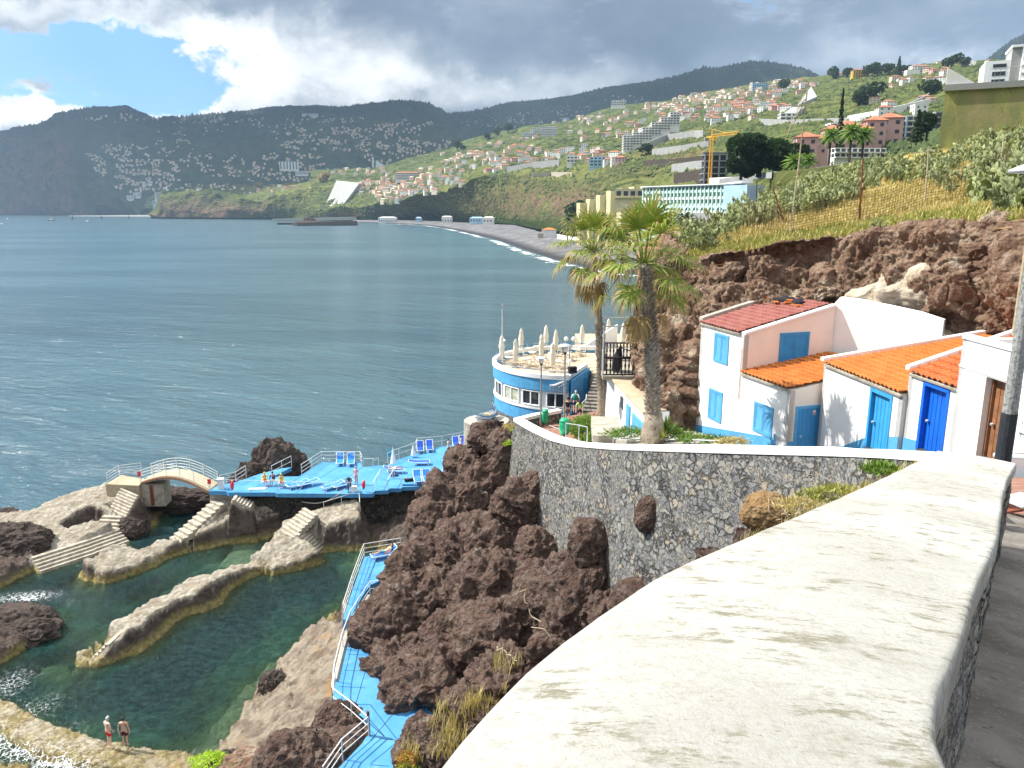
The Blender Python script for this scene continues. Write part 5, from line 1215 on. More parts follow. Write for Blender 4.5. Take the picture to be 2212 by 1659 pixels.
for a,b in (((696,999),(596,1064)),((783,1009),(700,1066)),((590,1030),(540,1062)),((740,1003),(640,1064)),((511,1042),(488,1060))):joint(a,b,DZ,.03)
o=mb.build('slab_joints',MT['joint']); tag(o,kind='structure')
# low kerb / rock edging between the two levels
mb=MB(); mb.tube([pZ(x,y,3.9) for x,y in ((797,1289),(775,1325),(757,1353),(741,1402),(724,1472))],.16,6); o=mb.build('walkway_kerb',MT['concrete']); tag(o,'rough grey kerb along the outer edge of the upper blue walkway','kerb')

# railings ---------------------------------------------------------------
def railing(name,lab,pts,h=1.0,bars=3,step=1.8,r=.028,mat='rail_white',group=None,rp=None,top=True):
 P_=[Vector(p) for p in pts]; t=thing(name,lab,'railing',P_[0],0,group)
 mb=MB()
 for k in range(bars):
  z=h*(1-k/bars) if bars>1 else h; mb.tube([p+Vector((0,0,z)) for p in P_],r*(1.15 if k==0 else .8),5)
 mb.build('rail',MT[mat],t)
 for a,b in zip(P_,P_[1:]):
  L=(b-a).length; n_=max(1,round(L/step))
  for k in range(n_+(1 if b is P_[-1] else 0)):
   q=a.lerp(b,k/n_); m2=MB(); m2.tube([q-Vector((0,0,.05)),q+Vector((0,0,h+.03))],rp or r*1.1,5); m2.build('post',MT[mat],t)
 return t
def dp(pts,z=DZ):return [pZ(x,y,z) for x,y in pts]
railing('railing','white railing along the sea edge from the bridge to the dark rock',dp([(476,1052),(510,1044),(532,1030)]),1.05,3,1.2,.03)
railing('railing','white railing beside the narrow blue tongue of deck',dp([(588,1030),(630,1008)]),1.05,2,1.6,.03)
railing('railing','white railing round the raised square of deck with two loungers',dp([(652,1027),(695,998),(778,998),(782,1006)]),1.05,3,1.7,.03)
railing('railing','white railing along the sea edge at the right end of the deck',dp([(838,1001),(862,991),(898,978),(902,968),(955,963),(1030,948)]),1.05,2,1.8,.03)
railing('railing','thin rope railing along the front edge of the left deck',dp([(455,1060),(490,1060),(560,1062),(640,1064),(700,1065),(760,1066)]),1.0,1,2.0,.018,'rail_white')
railing('railing','white handrail stepping down the deck right of the standing man',dp([(806,1065),(822,1036),(840,1032),(848,1034)]),.9,1,1.6,.03)
railing('railing','white handrail on the second step of the deck',dp([(838,1058),(852,1033)]),.9,1,2,.03)
railing('railing','thin railing along the front of the deck behind the brown cliff',dp([(866,1055),(900,1050),(990,1046)]),.9,1,2,.02)
railing('railing','rail over the pale platform below the deck',[pZ(x,y,z) for x,y,z in ((700,1104,2.8),(738,1092,3.1),(776,1078,3.3),(778,1104,2.9))],.8,1,1.6,.025)
railing('railing','small ladder rail between the two deck squares over the water',dp([(786,1008),(806,1008),(818,1006)]),.8,1,.8,.025)
# walkway rails
railing('railing','three bar railing at the top end of the lower blue walkway',[pZ(x,y,3.2) for x,y in ((866,1190),(787,1203),(762,1273),(742,1338))],1.0,3,2.0,.025)
railing('railing','railing along the outer edge of the upper blue walkway',[pZ(x,y,3.9) for x,y in ((832,1284),(800,1288),(776,1325),(758,1354),(741,1402),(724,1472),(719,1524))],1.0,2,2.2,.025)
railing('railing','railing crossing to the rusty post beside the dark rocks',[pZ(x,y,3.9) for x,y in ((719,1524),(760,1556),(797,1590))],1.0,2,2.6,.025)
railing('railing','three bar railing by the dark rocks at the bottom of the walkway',[pZ(x,y,3.9) for x,y in ((797,1590),(740,1640),(700,1700))],1.0,3,2.4,.03)
a=pZ(797,1588,3.9); mb=MB(); mb.tube([a-Vector((0,0,.3)),a+Vector((0,0,1.25))],.07,6); o=mb.build('rusty_post',MT['rust']); rebase(o,a); tag(o,'thick rusty post on the edge of the blue walkway','post')

# arched footbridge --------------------------------------------------------
bt=thing('arched_bridge','pale arched footbridge over the channel left of the blue deck','bridge',pZ(304,1045,3.7))
near=[(304,1041,3.7),(335,1034,5.95),(363,1031,6.1),(391,1035,6.0),(419,1044,5.85),(450,1060,3.85)]
NP=[]
for i in range(21):
 t=i/20*5; k=min(4,int(t)); f_=t-k; a,b=near[k],near[k+1]; NP.append(pZ(a[0]+(b[0]-a[0])*f_,a[1]+(b[1]-a[1])*f_,a[2]+(b[2]-a[2])*f_))
n0,n5=NP[0].copy(),NP[-1].copy()
NP=[]
for i in range(21):
 t=i/20; q=n0.lerp(n5,t); q.z=3.7+.15*t+1.05*math.sin(math.pi*t)*.85; NP.append(q)
acr=Vector((.12,2.0,0)); mb=MB()
for a,b in zip(NP,NP[1:]):mb.hexa([a-Vector((0,0,.28)),b-Vector((0,0,.28)),b+acr-Vector((0,0,.28)),a+acr-Vector((0,0,.28))],[a,b,b+acr,a+acr])
mb.build('span',MT['wood_pale'],bt)
mb=MB()
for a,b in zip(NP,NP[1:]):mb.tube([a-Vector((0,.04,.12)),b-Vector((0,.04,.12))],.05,4)
mb.build('edge_beam',MT['rust'],bt)
for off_,nm in ((Vector((0,.05,0)),'n'),(acr-Vector((0,.05,0)),'f')):
 mb=MB()
 for k in range(4):mb.tube([p+off_+Vector((0,0,1.05*(1-k/4))) for p in NP],.022,4)
 mb.build('handrail',MT['rail_white'],bt)
 for i in range(0,21,4):m2=MB(); q=NP[i]+off_; m2.tube([q,q+Vector((0,0,1.1))],.03,4); m2.build('post',MT['rail_white'],bt)
mb=MB(); mb.box((n0.x+.6,n0.y+.6,2.45),(2.8,1.5,2.1),.05); mb.build('abutment',MT['concrete_pale'],bt)
for dx in (.05,.9):mb=MB(); mb.box((n0.x-.4+dx*1.5,n0.y-.18,2.5),(.28,.05,1.9),.05); mb.build('rust_streak',MT['rust'],bt)
# landing left of the bridge
mb=MB(); L_=[pZ(x,y,3.55) for x,y in ((228,1047),(300,1050),(312,1036),(262,1027))]; mb.prism([q[:2] for q in L_],1,3.6); o=mb.build('bridge_landing',MT['wood_pale']); rebase(o,(L_[0].x,L_[0].y,1)); tag(o,'pale landing at the left end of the arched bridge','landing')
railing('railing','four bar railing round the left landing of the bridge',[pZ(232,1046,3.6),pZ(258,1029,3.6),pZ(306,1023,3.6)],1.05,4,1.7,.026)
for (x,y,z,lab) in ((303,1043,3.7,'small red warning board on a post at the left foot of the bridge'),(454,1060,DZ,'small red warning board on a post at the right foot of the bridge')):
 c=pZ(x,y,z); t=thing('warning_sign',lab,'sign',c); mb=MB(); mb.tube([c,c+Vector((0,0,.9))],.025,5); mb.build('post',MT['rail_white'],t)
 mb=MB(); mb.box((c.x,c.y-.04,c.z+.85),(.28,.04,.42),.2); mb.build('board',MT['buoy_red'],t)
for (x,y,z,lab) in ((504,1063,DZ,'red rescue buoy hanging on the rail at the left end of the deck'),(787,1062,DZ,'red rescue buoy hanging on the rail in front of the woman in pink')):
 c=pZ(x,y,z)+Vector((0,-.06,.65)); mb=MB(); mb.tube([c-Vector((.05,0,.42)),c-Vector((.03,0,.2)),c+Vector((0,0,.2)),c+Vector((.03,0,.42))],[.06,.14,.14,.06],8); mb.box((c.x-.17,c.y,c.z),(.06,.05,.3),0)
 o=mb.build('rescue_buoy',MT['buoy_red'],smooth=True); rebase(o,c-Vector((0,0,.42))); tag(o,lab,'buoy')
# rope sagging from the deck to the wall
a,b=pZ(746,1056,4.4),pZ(652,1084,3.0); mb=MB(); mb.tube([a.lerp(b,t)-Vector((0,0,.6*math.sin(math.pi*t))) for t in np.linspace(0,1,12)],.04,5); o=mb.build('rope',MT['rope']); rebase(o,a); tag(o,'pale rope sagging from the deck rail down to the dark wall','rope')
mb=MB(); c=pZ(478,1056,DZ); mb.box((c.x,c.y,c.z+.45),(.5,.4,.9),.1); mb.box((c.x,c.y,c.z+.93),(.56,.46,.06),.1); o=mb.build('white_cabinet',MT['plastic_white']); rebase(o,c); tag(o,'small white cabinet at the deck end of the bridge','cabinet')
mb=MB(); c=pZ(764,1062,DZ); mb.box((c.x,c.y,c.z+.22),(.55,.4,.44),.1); mb.box((c.x,c.y,c.z+.46),(.6,.45,.05),.1); o=mb.build('white_box',MT['plastic_white']); rebase(o,c); tag(o,'white storage box at the front edge of the deck','box')

# sea rock and shore rocks -------------------------------------------------
def rock(name,lab,c,r,seed,mat='rock_dark',sub=5,amp=.35,kind=None,res=None,base=None):
 V2,F_=rockmesh(name,c,r,seed,None,sub,amp); b=base if base is not None else c[2]-r[2]
 o=np_mesh(name,V2-np.array([c[0],c[1],b]),F_,MT[mat],False); o.location=(c[0],c[1],b)
 if kind:tag(o,kind=kind)
 else:tag(o,lab,'rock')
 return o
c=pY(602,1030,71); rock('sea_rock','big dark rock rising from the sea behind the blue deck',(c.x,71,2.2),(2.8,1.9,3.9),3)
c=pY(552,1040,70); rock('sea_rock','lower dark rock left of the big one behind the deck',(c.x,70,1.4),(2.6,1.5,2.6),4)
for (x,y,z,r_,sd_,lab,m_) in ((640,1640,3.6,(2.0,1.8,1.9),5,'rounded dark rock at the bottom left of the walkway','rock_brown'),(735,1555,3.6,(1.35,1.3,1.3),6,'dark brown rock against the walkway bend','rock_brown'),(750,1602,3.4,(1.5,1.3,1.2),7,'dark brown rock under the railing corner','rock_brown'),
                             (690,1655,3.2,(1.6,1.5,1.6),8,'dark brown rock below the three bar railing','rock_brown'),(560,1660,1.6,(2.2,1.6,1.2),9,'grey rock at the bottom edge left of the dark rocks','rock_cliff'),(490,1650,.9,(1.2,1.0,.9),12,'small grey rock near the bright green plant','rock_dark'),
                             (590,1468,1.4,(.8,.7,.8),10,'jagged dark rock on the edge of the pale slab','rock_dark'),(30,1340,.9,(3.0,2.2,1.3),11,'dark rock in the foam at the left edge','rock_dark'),(20,1160,1.6,(3.2,2.2,2.0),13,'dark rock under the left end of the sea wall','rock_dark'),(8,1110,1.6,(1.6,1.2,.8),14,'small dark rock on the sea side of the left wall','rock_dark'),
                             (285,1130,1.0,(1.4,1.2,1.2),15,'dark rock beside the curved steps','rock_dark'),(372,1072,1.3,(4.2,1.6,1.5),16,'dark shadowed rock under the arched bridge','rock_dark')):
 c=pZ(x,y,z); rock('shore_rock',lab,(c.x,c.y,z-r_[2]*.4),r_,sd_,m_)
# ------------------------------------------------------------------ brown cliff between the walkway and the street wall
CL_V,CL_F=[],[]
def cl_add(V,F):
 global CL_V,CL_F
 k=sum(len(v) for v in CL_V); CL_V.append(V); CL_F.append(F+k)
def rockdisp(V,N,amp,fr=.35,seed=0):
 P_=V+seed*7.7
 d=fbm(P_*fr,6,.55,2.1,2)*1.0+fbm(P_*fr*2.7+3,5,.6,2.2,2)*.5+fbm(P_*fr*.5+8,3)*.6+fbm(P_*fr*7+3,3,.6,2.2,1)*.1
 return V+N*(d*amp)[:,None]
def rail_sheet(rails,nu,nv,amp,fr=.35,seed=0,extra=None):
 C=[]
 for rl in rails:
  P_=np.array([tuple(p) for p in rl]); L=np.concatenate([[0],np.cumsum(np.linalg.norm(np.diff(P_,axis=0),axis=1))]); u=np.linspace(0,L[-1],nu)
  C.append(np.stack([np.interp(u,L,P_[:,k]) for k in range(3)],1))
 C=np.array(C); tt=np.linspace(0,len(rails)-1,nv); V=np.zeros((nu,nv,3))
 for j,t in enumerate(tt):k=min(int(t),len(rails)-2); f=t-k; V[:,j]=C[k]*(1-f)+C[k+1]*f
 du=np.gradient(V,axis=0); dv=np.gradient(V,axis=1); N=np.cross(du,dv); N/=np.linalg.norm(N,axis=-1,keepdims=True)+1e-9
 return V,N
bot=[pZ(x,y,z) for x,y,z in ((1040,1000,6),(1000,1035,5.2),(960,1075,3),(915,1110,1.5),(880,1185,2.5),(878,1215,3.0),(862,1238,3.0),(822,1262,3.4),(806,1292,3.7),(815,1326,3.7),(806,1357,3.7),(797,1385,3.7),(792,1430,3.7),(790,1480,3.7),(806,1514,3.7),(853,1538,3.7),(905,1538,3.7),(902,1566,3.7),(870,1605,3.7),(850,1640,3.7),(825,1690,3.7),(790,1800,3.7))]
top=[pY(x,y,Yd) for x,y,Yd in ((1066,905,54),(1090,925,52),(1112,940,50.5),(1120,1005,48.6),(1170,1035,45.5),(1195,1120,42.5),(1250,1175,39),(1330,1205,34.2),(1400,1230,30.5),(1480,1210,27),(1560,1180,24),(1640,1140,20.5),(1720,1110,18),(1800,1100,15),(1850,1120,12),(1850,1200,9),(1800,1350,6.5),(1600,1500,4),(1400,1700,2.5))]
mid=[]
nt=40
def resamp(rl,n):
 P_=np.array([tuple(p) for p in rl]); L=np.concatenate([[0],np.cumsum(np.linalg.norm(np.diff(P_,axis=0),axis=1))]); u=np.linspace(0,L[-1],n)
 return np.stack([np.interp(u,L,P_[:,k]) for k in range(3)],1)
rb,rt=resamp(bot,nt),resamp(top,nt); m1=rb*.7+rt*.3; m1[:,2]-=2.4; m2=rb*.35+rt*.65; m2[:,2]-=4.2; m1[:,0]+=3.4; m2[:,0]+=2.5; rb[:,0]+=1.3; rb[:,1]+=.5
lowr=rb.copy(); lowr[:,2]=-1; lowr[:,0]-=.2
V,N=rail_sheet([lowr,rb,m1,m2,rt],560,240,1,.35)
N*=np.where((N*(np.array([0,0,H])-V)).sum(-1,keepdims=True)>0,1.,-1.)
A=np.ones(240); tt=np.linspace(0,4,240); A=np.clip((tt-.9)/.35,.12,1)
d=rockdisp(V.reshape(-1,3),N.reshape(-1,3),.75,.42)-V.reshape(-1,3)
V2=V+d.reshape(V.shape)*A[None,:,None]
cl_add(V2.reshape(-1,3),grid_faces(560,240))
def lump(x,y,Yd,rx,ry,seed,sub=6,amp=.42,depth=None,rz_=0,sk=0):
 c=pY(x,y,Yd); k=mpp(Yd,c.z); r=(rx*k,(depth or max(rx,ry*.6)*k*.9),ry*k/math.cos(R(18)))
 bm=bmesh.new(); bmesh.ops.create_icosphere(bm,subdivisions=sub,radius=1); S_=np.array([v.co[:] for v in bm.verts]); F_=np.array([[v.index for v in f.verts] for f in bm.faces]); bm.free()
 V_=S_*np.array(r); V_[:,0]+=V_[:,2]*sk; V_+=np.array(c); rm=min(r)
 w1_=fbm(V_*.55+seed,4,.55); w2_=fbm(V_*.55+seed+50,4,.55); Q=V_*np.array([1,1,.62])+np.stack([w1_,w2_,w1_-w2_],1)*1.1
 D_=fbm(Q*.42+seed,4,.5,2.1,1)*.95+fbm(Q*1.5+seed,5,.62,2.2,1)*.38+fbm(V_*4.2+seed,4,.65,2.2,2)*.16+fbm(V_*.3+seed+4,3)*1.3-.1
 V_=V_+S_*(D_*min(rm*amp*1.7,1.6))[:,None]+np.stack([w1_,w2_,w2_*.5],1)*min(.9,rm*.6); cl_add(V_,F_)
for i,a in enumerate(((1048,948,53.5,28,34),(1006,1008,53,34,30),(1085,1000,51,30,55),(1050,1070,50.5,55,55),(985,1110,48.5,55,60),(935,1150,47.5,40,55),(1125,1110,43.5,40,60),(1150,1068,43.8,26,40),(940,1228,45,56,66),(888,1290,43,60,66),
                       (1020,1220,42.5,62,70),(862,1390,39.6,66,80),(955,1330,40.5,62,90),(1065,1290,38.5,80,60),(1010,1400,36.5,75,70),(858,1465,36.6,66,66),(950,1480,34.8,80,70),(1090,1400,34.8,75,75),(915,1440,37,50,60),
                       (1165,1200,39.8,38,45),(1180,1330,35.2,60,75),(1100,1480,31.8,85,65),(960,1600,29.6,60,50),(1040,1560,30,70,55),(890,1625,29.5,36,26),(1372,1240,31.4,32,50),(1240,1400,32.5,80,60),(1400,1330,28.5,50,60),(1305,1330,31.4,50,60),(1080,1180,43,40,50))):lump(*a,seed=3+i*5.3,sub=6)
lump(1278,1190,32.6,40,58,61.0,6,.3,sk=-.1); lump(1256,1300,32.4,62,95,63.0,6,.32); lump(1222,1265,33.2,42,70,64.0,5,.32)
lump(1404,1110,29.2,17,27,77.0,6,.5,sk=.2)
V=np.concatenate(CL_V); F3=[f for f in CL_F if f.shape[1]==3]; F4=[f for f in CL_F if f.shape[1]==4]
tri=np.concatenate(F3+[np.concatenate([f[:,[0,1,2]],f[:,[0,2,3]]]) for f in F4])
o=np_mesh('brown_cliff',V,tri,MT['rock_brown'],True); tag(o,kind='structure')
CLIFF=BVHTree.FromPolygons([tuple(v) for v in V],[tuple(f) for f in tri.tolist()])
# orange lichen covered boulder against the wall
for i,(x,y,Yd,rx,ry,lab) in enumerate(((1655,1108,18.5,46,46,'orange brown lichened boulder against the stone wall'),)):
 c=pY(x,y,Yd); k=mpp(Yd,c.z); V2,F_=rockmesh('b',(c.x,c.y,c.z),(rx*k*1.25,rx*k,ry*k),33+i,None,6,.22); o=np_mesh('lichen_boulder',V2-np.array(c),F_,MT['rock_orange'],True); o.location=c; tag(o,lab,'rock')

# ------------------------------------------------------------------ street wall
cap=[(1110,903,50),(1128,914,48),(1150,926,46),(1190,944,42.5),(1240,956,39.5),(1320,961,33.5),(1400,963,30),(1500,965,27.3),(1650,968,24.6),(1800,970,21.8),(1900,972,19.3),(2000,977,17)]
CP=[pY(*c) for c in cap]
# beyond the last seen point it comes round to meet the near wall
NEAR_L=[(-.50,-1.6,-.20),(-.32,-.6,-.36),(-.20,.1,-.48),(-.074,.73,-.60),(0.0,.963,-.66),(.306,1.59,-.82),(.67,2.1,-.95),(1.33,3.0,-1.18),(2.1,4.15,-1.5),(3.0,5.45,-1.84),(3.95,6.8,-2.17)]
NEAR_R=[(.02,-1.75,-.20),(.14,-.8,-.36),(.30,0.0,-.48),(.46,.73,-.60),(.53,.9,-.66),(.86,1.36,-.82),(1.16,1.8,-.95),(1.80,2.68,-1.18),(2.55,3.8,-1.5),(3.44,5.1,-1.84),(4.42,6.45,-2.17)]
NL=[Vector((a,b,c+H)) for a,b,c in NEAR_L]; NR=[Vector((a,b,c+H)) for a,b,c in NEAR_R]
# continuation over the crest
ext=[Vector((4.75,8.5,H-2.95)),Vector((6.1,10.6,H-3.85)),Vector((7.4,12.6,H-4.55)),Vector((8.45,14.7,H-5.1))]
def smooth_line(P_,n):
 P_=np.array([tuple(p) for p in P_]); L=np.concatenate([[0],np.cumsum(np.linalg.norm(np.diff(P_,axis=0),axis=1))]); u=np.linspace(0,L[-1],n); C=np.stack([np.interp(u,L,P_[:,k]) for k in range(3)],1)
 for _ in range(6):C[1:-1]=(C[:-2]+C[1:-1]*2+C[2:])/4
 return C
NLs,NRs=smooth_line(NL,120),smooth_line(NR,120)
def ribbon_wall(nm,lab,L_,R_,capth,over,batter_l,zl,zr,capmat,facemat,batter_r=0):
 """coping over a masonry body; L_ and R_ are the two top edges"""
 t=thing(nm,lab,'wall',tuple(L_[0]-np.array([0,0,2]))); n=len(L_)
 # coping: rounded profile
 prof=[(-over,-capth),(-over,-capth+.004),(-over,-.022),(-over+.002,-.009),(-over+.009,-.002),(-over+.018,0.0),(-over+.028,0.0)]
 V=[]; nv=0
 wdir=(R_-L_); wdir[:,2]=0; wl_=np.linalg.norm(wdir,axis=1,keepdims=True); wdir=wdir/wl_
 cross=[]
 for o_,z_ in prof:cross.append(L_+wdir*o_+np.array([0,0,z_]))
 K=10
 for k in range(1,K):f=k/K; cross.append(L_*(1-f)+R_*f+np.array([0,0,.012*math.sin(math.pi*f)]))
 for o_,z_ in prof[::-1]:cross.append(R_-wdir*o_+np.array([0,0,z_]))
 V=np.stack(cross,1); nn_=V.shape[1]
 fl=V.reshape(-1,3); jit=fbm(fl*2.2,4)*.005+fbm(fl*14,3)*.002; V=V+(jit.reshape(V.shape[:2]))[...,None]*np.array([0,0,1.])+(fbm(fl*3+5,3)*.008).reshape(V.shape[:2])[...,None]*np.array([1.,0,0])
 i,j=np.meshgrid(np.arange(n-1),np.arange(nn_),indexing='ij'); a=(i*nn_+j).ravel(); b=(i*nn_+(j+1)%nn_).ravel()
 c_=np_mesh('coping',V.reshape(-1,3)-np.array(t.location),np.stack([a,b,b+nn_,a+nn_],1),MT[capmat],True); c_.parent=t
 # body
 rows=[]
 S=14
 for k in range(S+1):
  f=k/S; zz=(L_[:,2]-capth)*(1-f)+(L_[:,2]-zl)*f; q=L_-wdir*(batter_l*f*1.0); q=q.copy(); q[:,2]=zz; rows.append(q)
 LV=np.stack(rows,1)
 rows=[]
 for k in range(S+1):
  f=k/S; q=R_+wdir*(batter_r*f); q=q.copy(); q[:,2]=(R_[:,2]-capth)*(1-f)+(R_[:,2]-zr)*f; rows.append(q)
 RV=np.stack(rows,1)
 for W_,s_ in ((LV,-1),(RV,1)):
  fl=W_.reshape(-1,3); dd=(fbm(fl*1.7,4)*.04+fbm(fl*4,3,.6,2,2)*.025).reshape(W_.shape[:2]); W_+=(wdir*s_)[:,None,:]*dd[...,None]
 F1=grid_faces(n,S+1); V=np.concatenate([LV.reshape(-1,3),RV.reshape(-1,3)]); F=np.concatenate([F1[:,::-1],F1+n*(S+1)])
 b_=np_mesh('stone_face',V-np.array(t.location),F,MT[facemat],False); b_.parent=t
 return t
MT['masonry_near']=M_masonry('near_basalt_masonry',7)
ribbon_wall('parapet_wall','broad whitewashed parapet filling the foreground, weathered on top',NLs,NRs,.09,.02,.15,2.4,1.1,'coping','masonry_near')
# lower wall: inner edge is to the right/behind
CPs=smooth_line([CP[0]]+CP[1:]+[e for e in ext[::-1]],260)
dirs=np.gradient(CPs,axis=0); dirs[:,2]=0; dirs/=np.linalg.norm(dirs,axis=1,keepdims=True); nr=np.stack([-dirs[:,1],dirs[:,0],dirs[:,0]*0],1)
if nr[10][0]<0:nr=-nr
wd=.55
RRs=CPs+nr*wd
t=ribbon_wall('street_wall','long high basalt wall with a white coping winding up below the houses',CPs,RRs,.22,.04,1.3,9.0,1.4,'coping_far','masonry')
# closing face of the wall's far end, and back towards the café
e0,e1=CPs[0],RRs[0]
# left return of the wall: coping runs on to the café corner
ret=[Vector(CPs[0]),pZ(1150,893,CPs[0][2]),pZ(1205,882,CPs[0][2]+.1)]
mb=MB()
for a,b in zip(ret,ret[1:]):
 d_=(b-a).normalized(); n_=Vector((d_.y,-d_.x,0))*.5; mb.hexa([a-Vector((0,0,.22)),b-Vector((0,0,.22)),b+n_-Vector((0,0,.22)),a+n_-Vector((0,0,.22))],[a,b,b+n_,a+n_])
rt_=thing('return_wall','low white topped wall turning back from the corner towards the round café','wall',(ret[0].x,ret[0].y,ret[0].z-2)); mb.build('coping',MT['coping_far'],rt_)
mb=MB()
for a,b in zip(ret,ret[1:]):
 d_=(b-a).normalized(); n_=Vector((d_.y,-d_.x,0)); mb.hexa([a+n_*.06-Vector((0,0,8)),b+n_*.06-Vector((0,0,8)),b+n_*.44-Vector((0,0,8)),a+n_*.44-Vector((0,0,8))],[a+n_*.06-Vector((0,0,.23)),b+n_*.06-Vector((0,0,.23)),b+n_*.44-Vector((0,0,.23)),a+n_*.44-Vector((0,0,.23))])
mb.build('stone_face',MT['masonry'],rt_)

# ------------------------------------------------------------------ street and planter behind the wall
zst=CPs[:,2]-.95
FAC=[(13.0,12.0),(13.1,20.0),(13.3,23),(13.0,26),(12.7,31),(11.4,31),(9.4,38),(8.8,43),(8.3,48),(8.6,53),(9.5,61),(9.5,66)]
fc=resamp([Vector((a,b,0)) for a,b in FAC[::-1]],260)
V=[]
for i in range(260):
 a=RRs[i]; z=zst[i]; b=fc[i] if i<250 else np.array([13.3,12-(i-250)*.2,0])
 for k in range(6):f=k/5; yy=a[1]*(1-f)+b[1]*f; V.append((a[0]*(1-f)+b[0]*f,yy,min(z,float(np.interp(yy,[44,50,53,61,66],[14.6,13.4,12.9,11.4,10.7])))+(.25*f if a[1]<30 else 0)))
ns=int((CPs[:,1]>13.4).sum()); o=np_mesh('street',np.array(V)[:ns*6],grid_faces(ns,6)[:,::-1],MT['paving']); tag(o,kind='structure')
# near path right of the parapet
V=[]
RN=smooth_line(NR+[Vector((5.0,7.6,H-2.45)),Vector((5.9,9.0,H-2.78))],80)
for i in range(80):
 a=RN[i]; dd=RN[min(i+1,79)]-RN[max(i-1,0)]; dd[2]=0; dd/=np.linalg.norm(dd); n_=np.array([dd[1],-dd[0],0])
 for k in range(14):q=a+n_*(-.1+k*.32); V.append((q[0],q[1],a[2]-.82-(.015*k)))
V=np.array(V); V[:,2]+=fbm(V*1.5,4)*.02
o=np_mesh('path',V,grid_faces(80,14),MT['path']); tag(o,kind='structure')
# below the crest: tiled landing with handrail
V=[(5.9,9.0,H-3.75),(14,9.0,H-3.75),(14,13.3,H-4.75),(8.3,13.3,H-4.75)]
mb=MB(); mb.add(V,[(0,1,2,3)]); o=mb.build('tiled_street',MT['paving']); tag(o,kind='structure')
mb=MB(); mb.box((13.4,13.55,H-4.92),(8.4,.3,1.1),-.05); o=mb.build('low_white_wall',MT['white_paint']); rebase(o,(13.4,13.5,H-5.4)); tag(o,'low white wall behind the steel handrail and the lamp post','wall')
# ------------------------------------------------------------------ round café building
cafe=thing('round_cafe','round white and blue café building with a roof terrace of folded parasols','building',(5.8,72,5.8))
CC=Vector((5.8,72,0)); RC=7.45
def arc_pts(r,a0,a1,n):return [(CC.x+r*math.cos(a0+(a1-a0)*k/n),CC.y+r*math.sin(a0+(a1-a0)*k/n)) for k in range(n+1)]
a_s,a_e=R(-97),R(-285)          # from the corner in front, clockwise round by the sea to the back
def cafe_poly(r):return arc_pts(r,a_s,a_e,46)+[(11.5,79.2),(11.5,71.5),(6.9,69.9)]
def band(nm,r,z0,z1,mat,cap=True):
 mb=MB(); mb.prism(cafe_poly(r),z0,z1); return mb.build(nm,MT[mat],cafe)
band('stone_base',RC+.10,3.0,9.3,'masonry'); band('lower_band',RC+.05,9.3,10.45,'blue_light'); band('window_wall',RC,10.45,12.3,'white_paint'); band('sill',RC+.12,10.45,10.62,'white_paint')
band('fascia',RC+.16,12.2,12.95,'blue_light')
mb=MB(); fa,fb=Vector((5.05,64.35,0)),Vector((7.1,69.85,0)); fn_=Vector((.94,-.35,0))*.12; mb.hexa([fa+fn_+Vector((0,0,10.3)),fb+fn_+Vector((0,0,10.3)),fb+Vector((0,0,10.3)),fa+Vector((0,0,10.3))],[fa+fn_+Vector((0,0,13.27)),fb+fn_+Vector((0,0,13.27)),fb+Vector((0,0,13.27)),fa+Vector((0,0,13.27))]); mb.build('side_panel',MT['blue_light'],cafe)
# fascia upper part + parapet ring, hollow inside
def ring(nm,r0,r1,z0,z1,mat,a0=a_s,a1=a_e,ends=True):
 A_,B_=arc_pts(r1,a0,a1,60),arc_pts(r0,a0,a1,60); mb=MB()
 for k in range(60):mb.hexa([(*A_[k],z0),(*B_[k],z0),(*B_[k+1],z0),(*A_[k+1],z0)],[(*A_[k],z1),(*B_[k],z1),(*B_[k+1],z1),(*A_[k+1],z1)])
 if ends:
  q0,q1=Vector(A_[0]),Vector((7.05,70.05)); d=(q1-q0).normalized(); nn=Vector((-d.y,d.x))*(r1-r0)
  mb.hexa([(*q0,z0),(*q1,z0),(*(q1+nn),z0),(*(q0+nn),z0)],[(*q0,z1),(*q1,z1),(*(q1+nn),z1),(*(q0+nn),z1)])
  q0,q1=Vector(A_[-1]),Vector((9.6,79.4)); d=(q1-q0).normalized(); nn=Vector((d.y,-d.x))*(r1-r0)
  mb.hexa([(*q0,z0),(*q1,z0),(*(q1+nn),z0),(*(q0+nn),z0)],[(*q0,z1),(*q1,z1),(*(q1+nn),z1),(*(q0+nn),z1)])
 return mb.build(nm,MT[mat],cafe)
ring('parapet',RC-.06,RC+.16,12.95,13.28,'blue_light'); ring('parapet_cap',RC-.14,RC+.24,13.28,13.66,'white_paint')
mb=MB(); mb.prism(cafe_poly(RC-.1),12.9,12.99); mb.build('terrace_floor',MT['terrace_floor'],cafe)
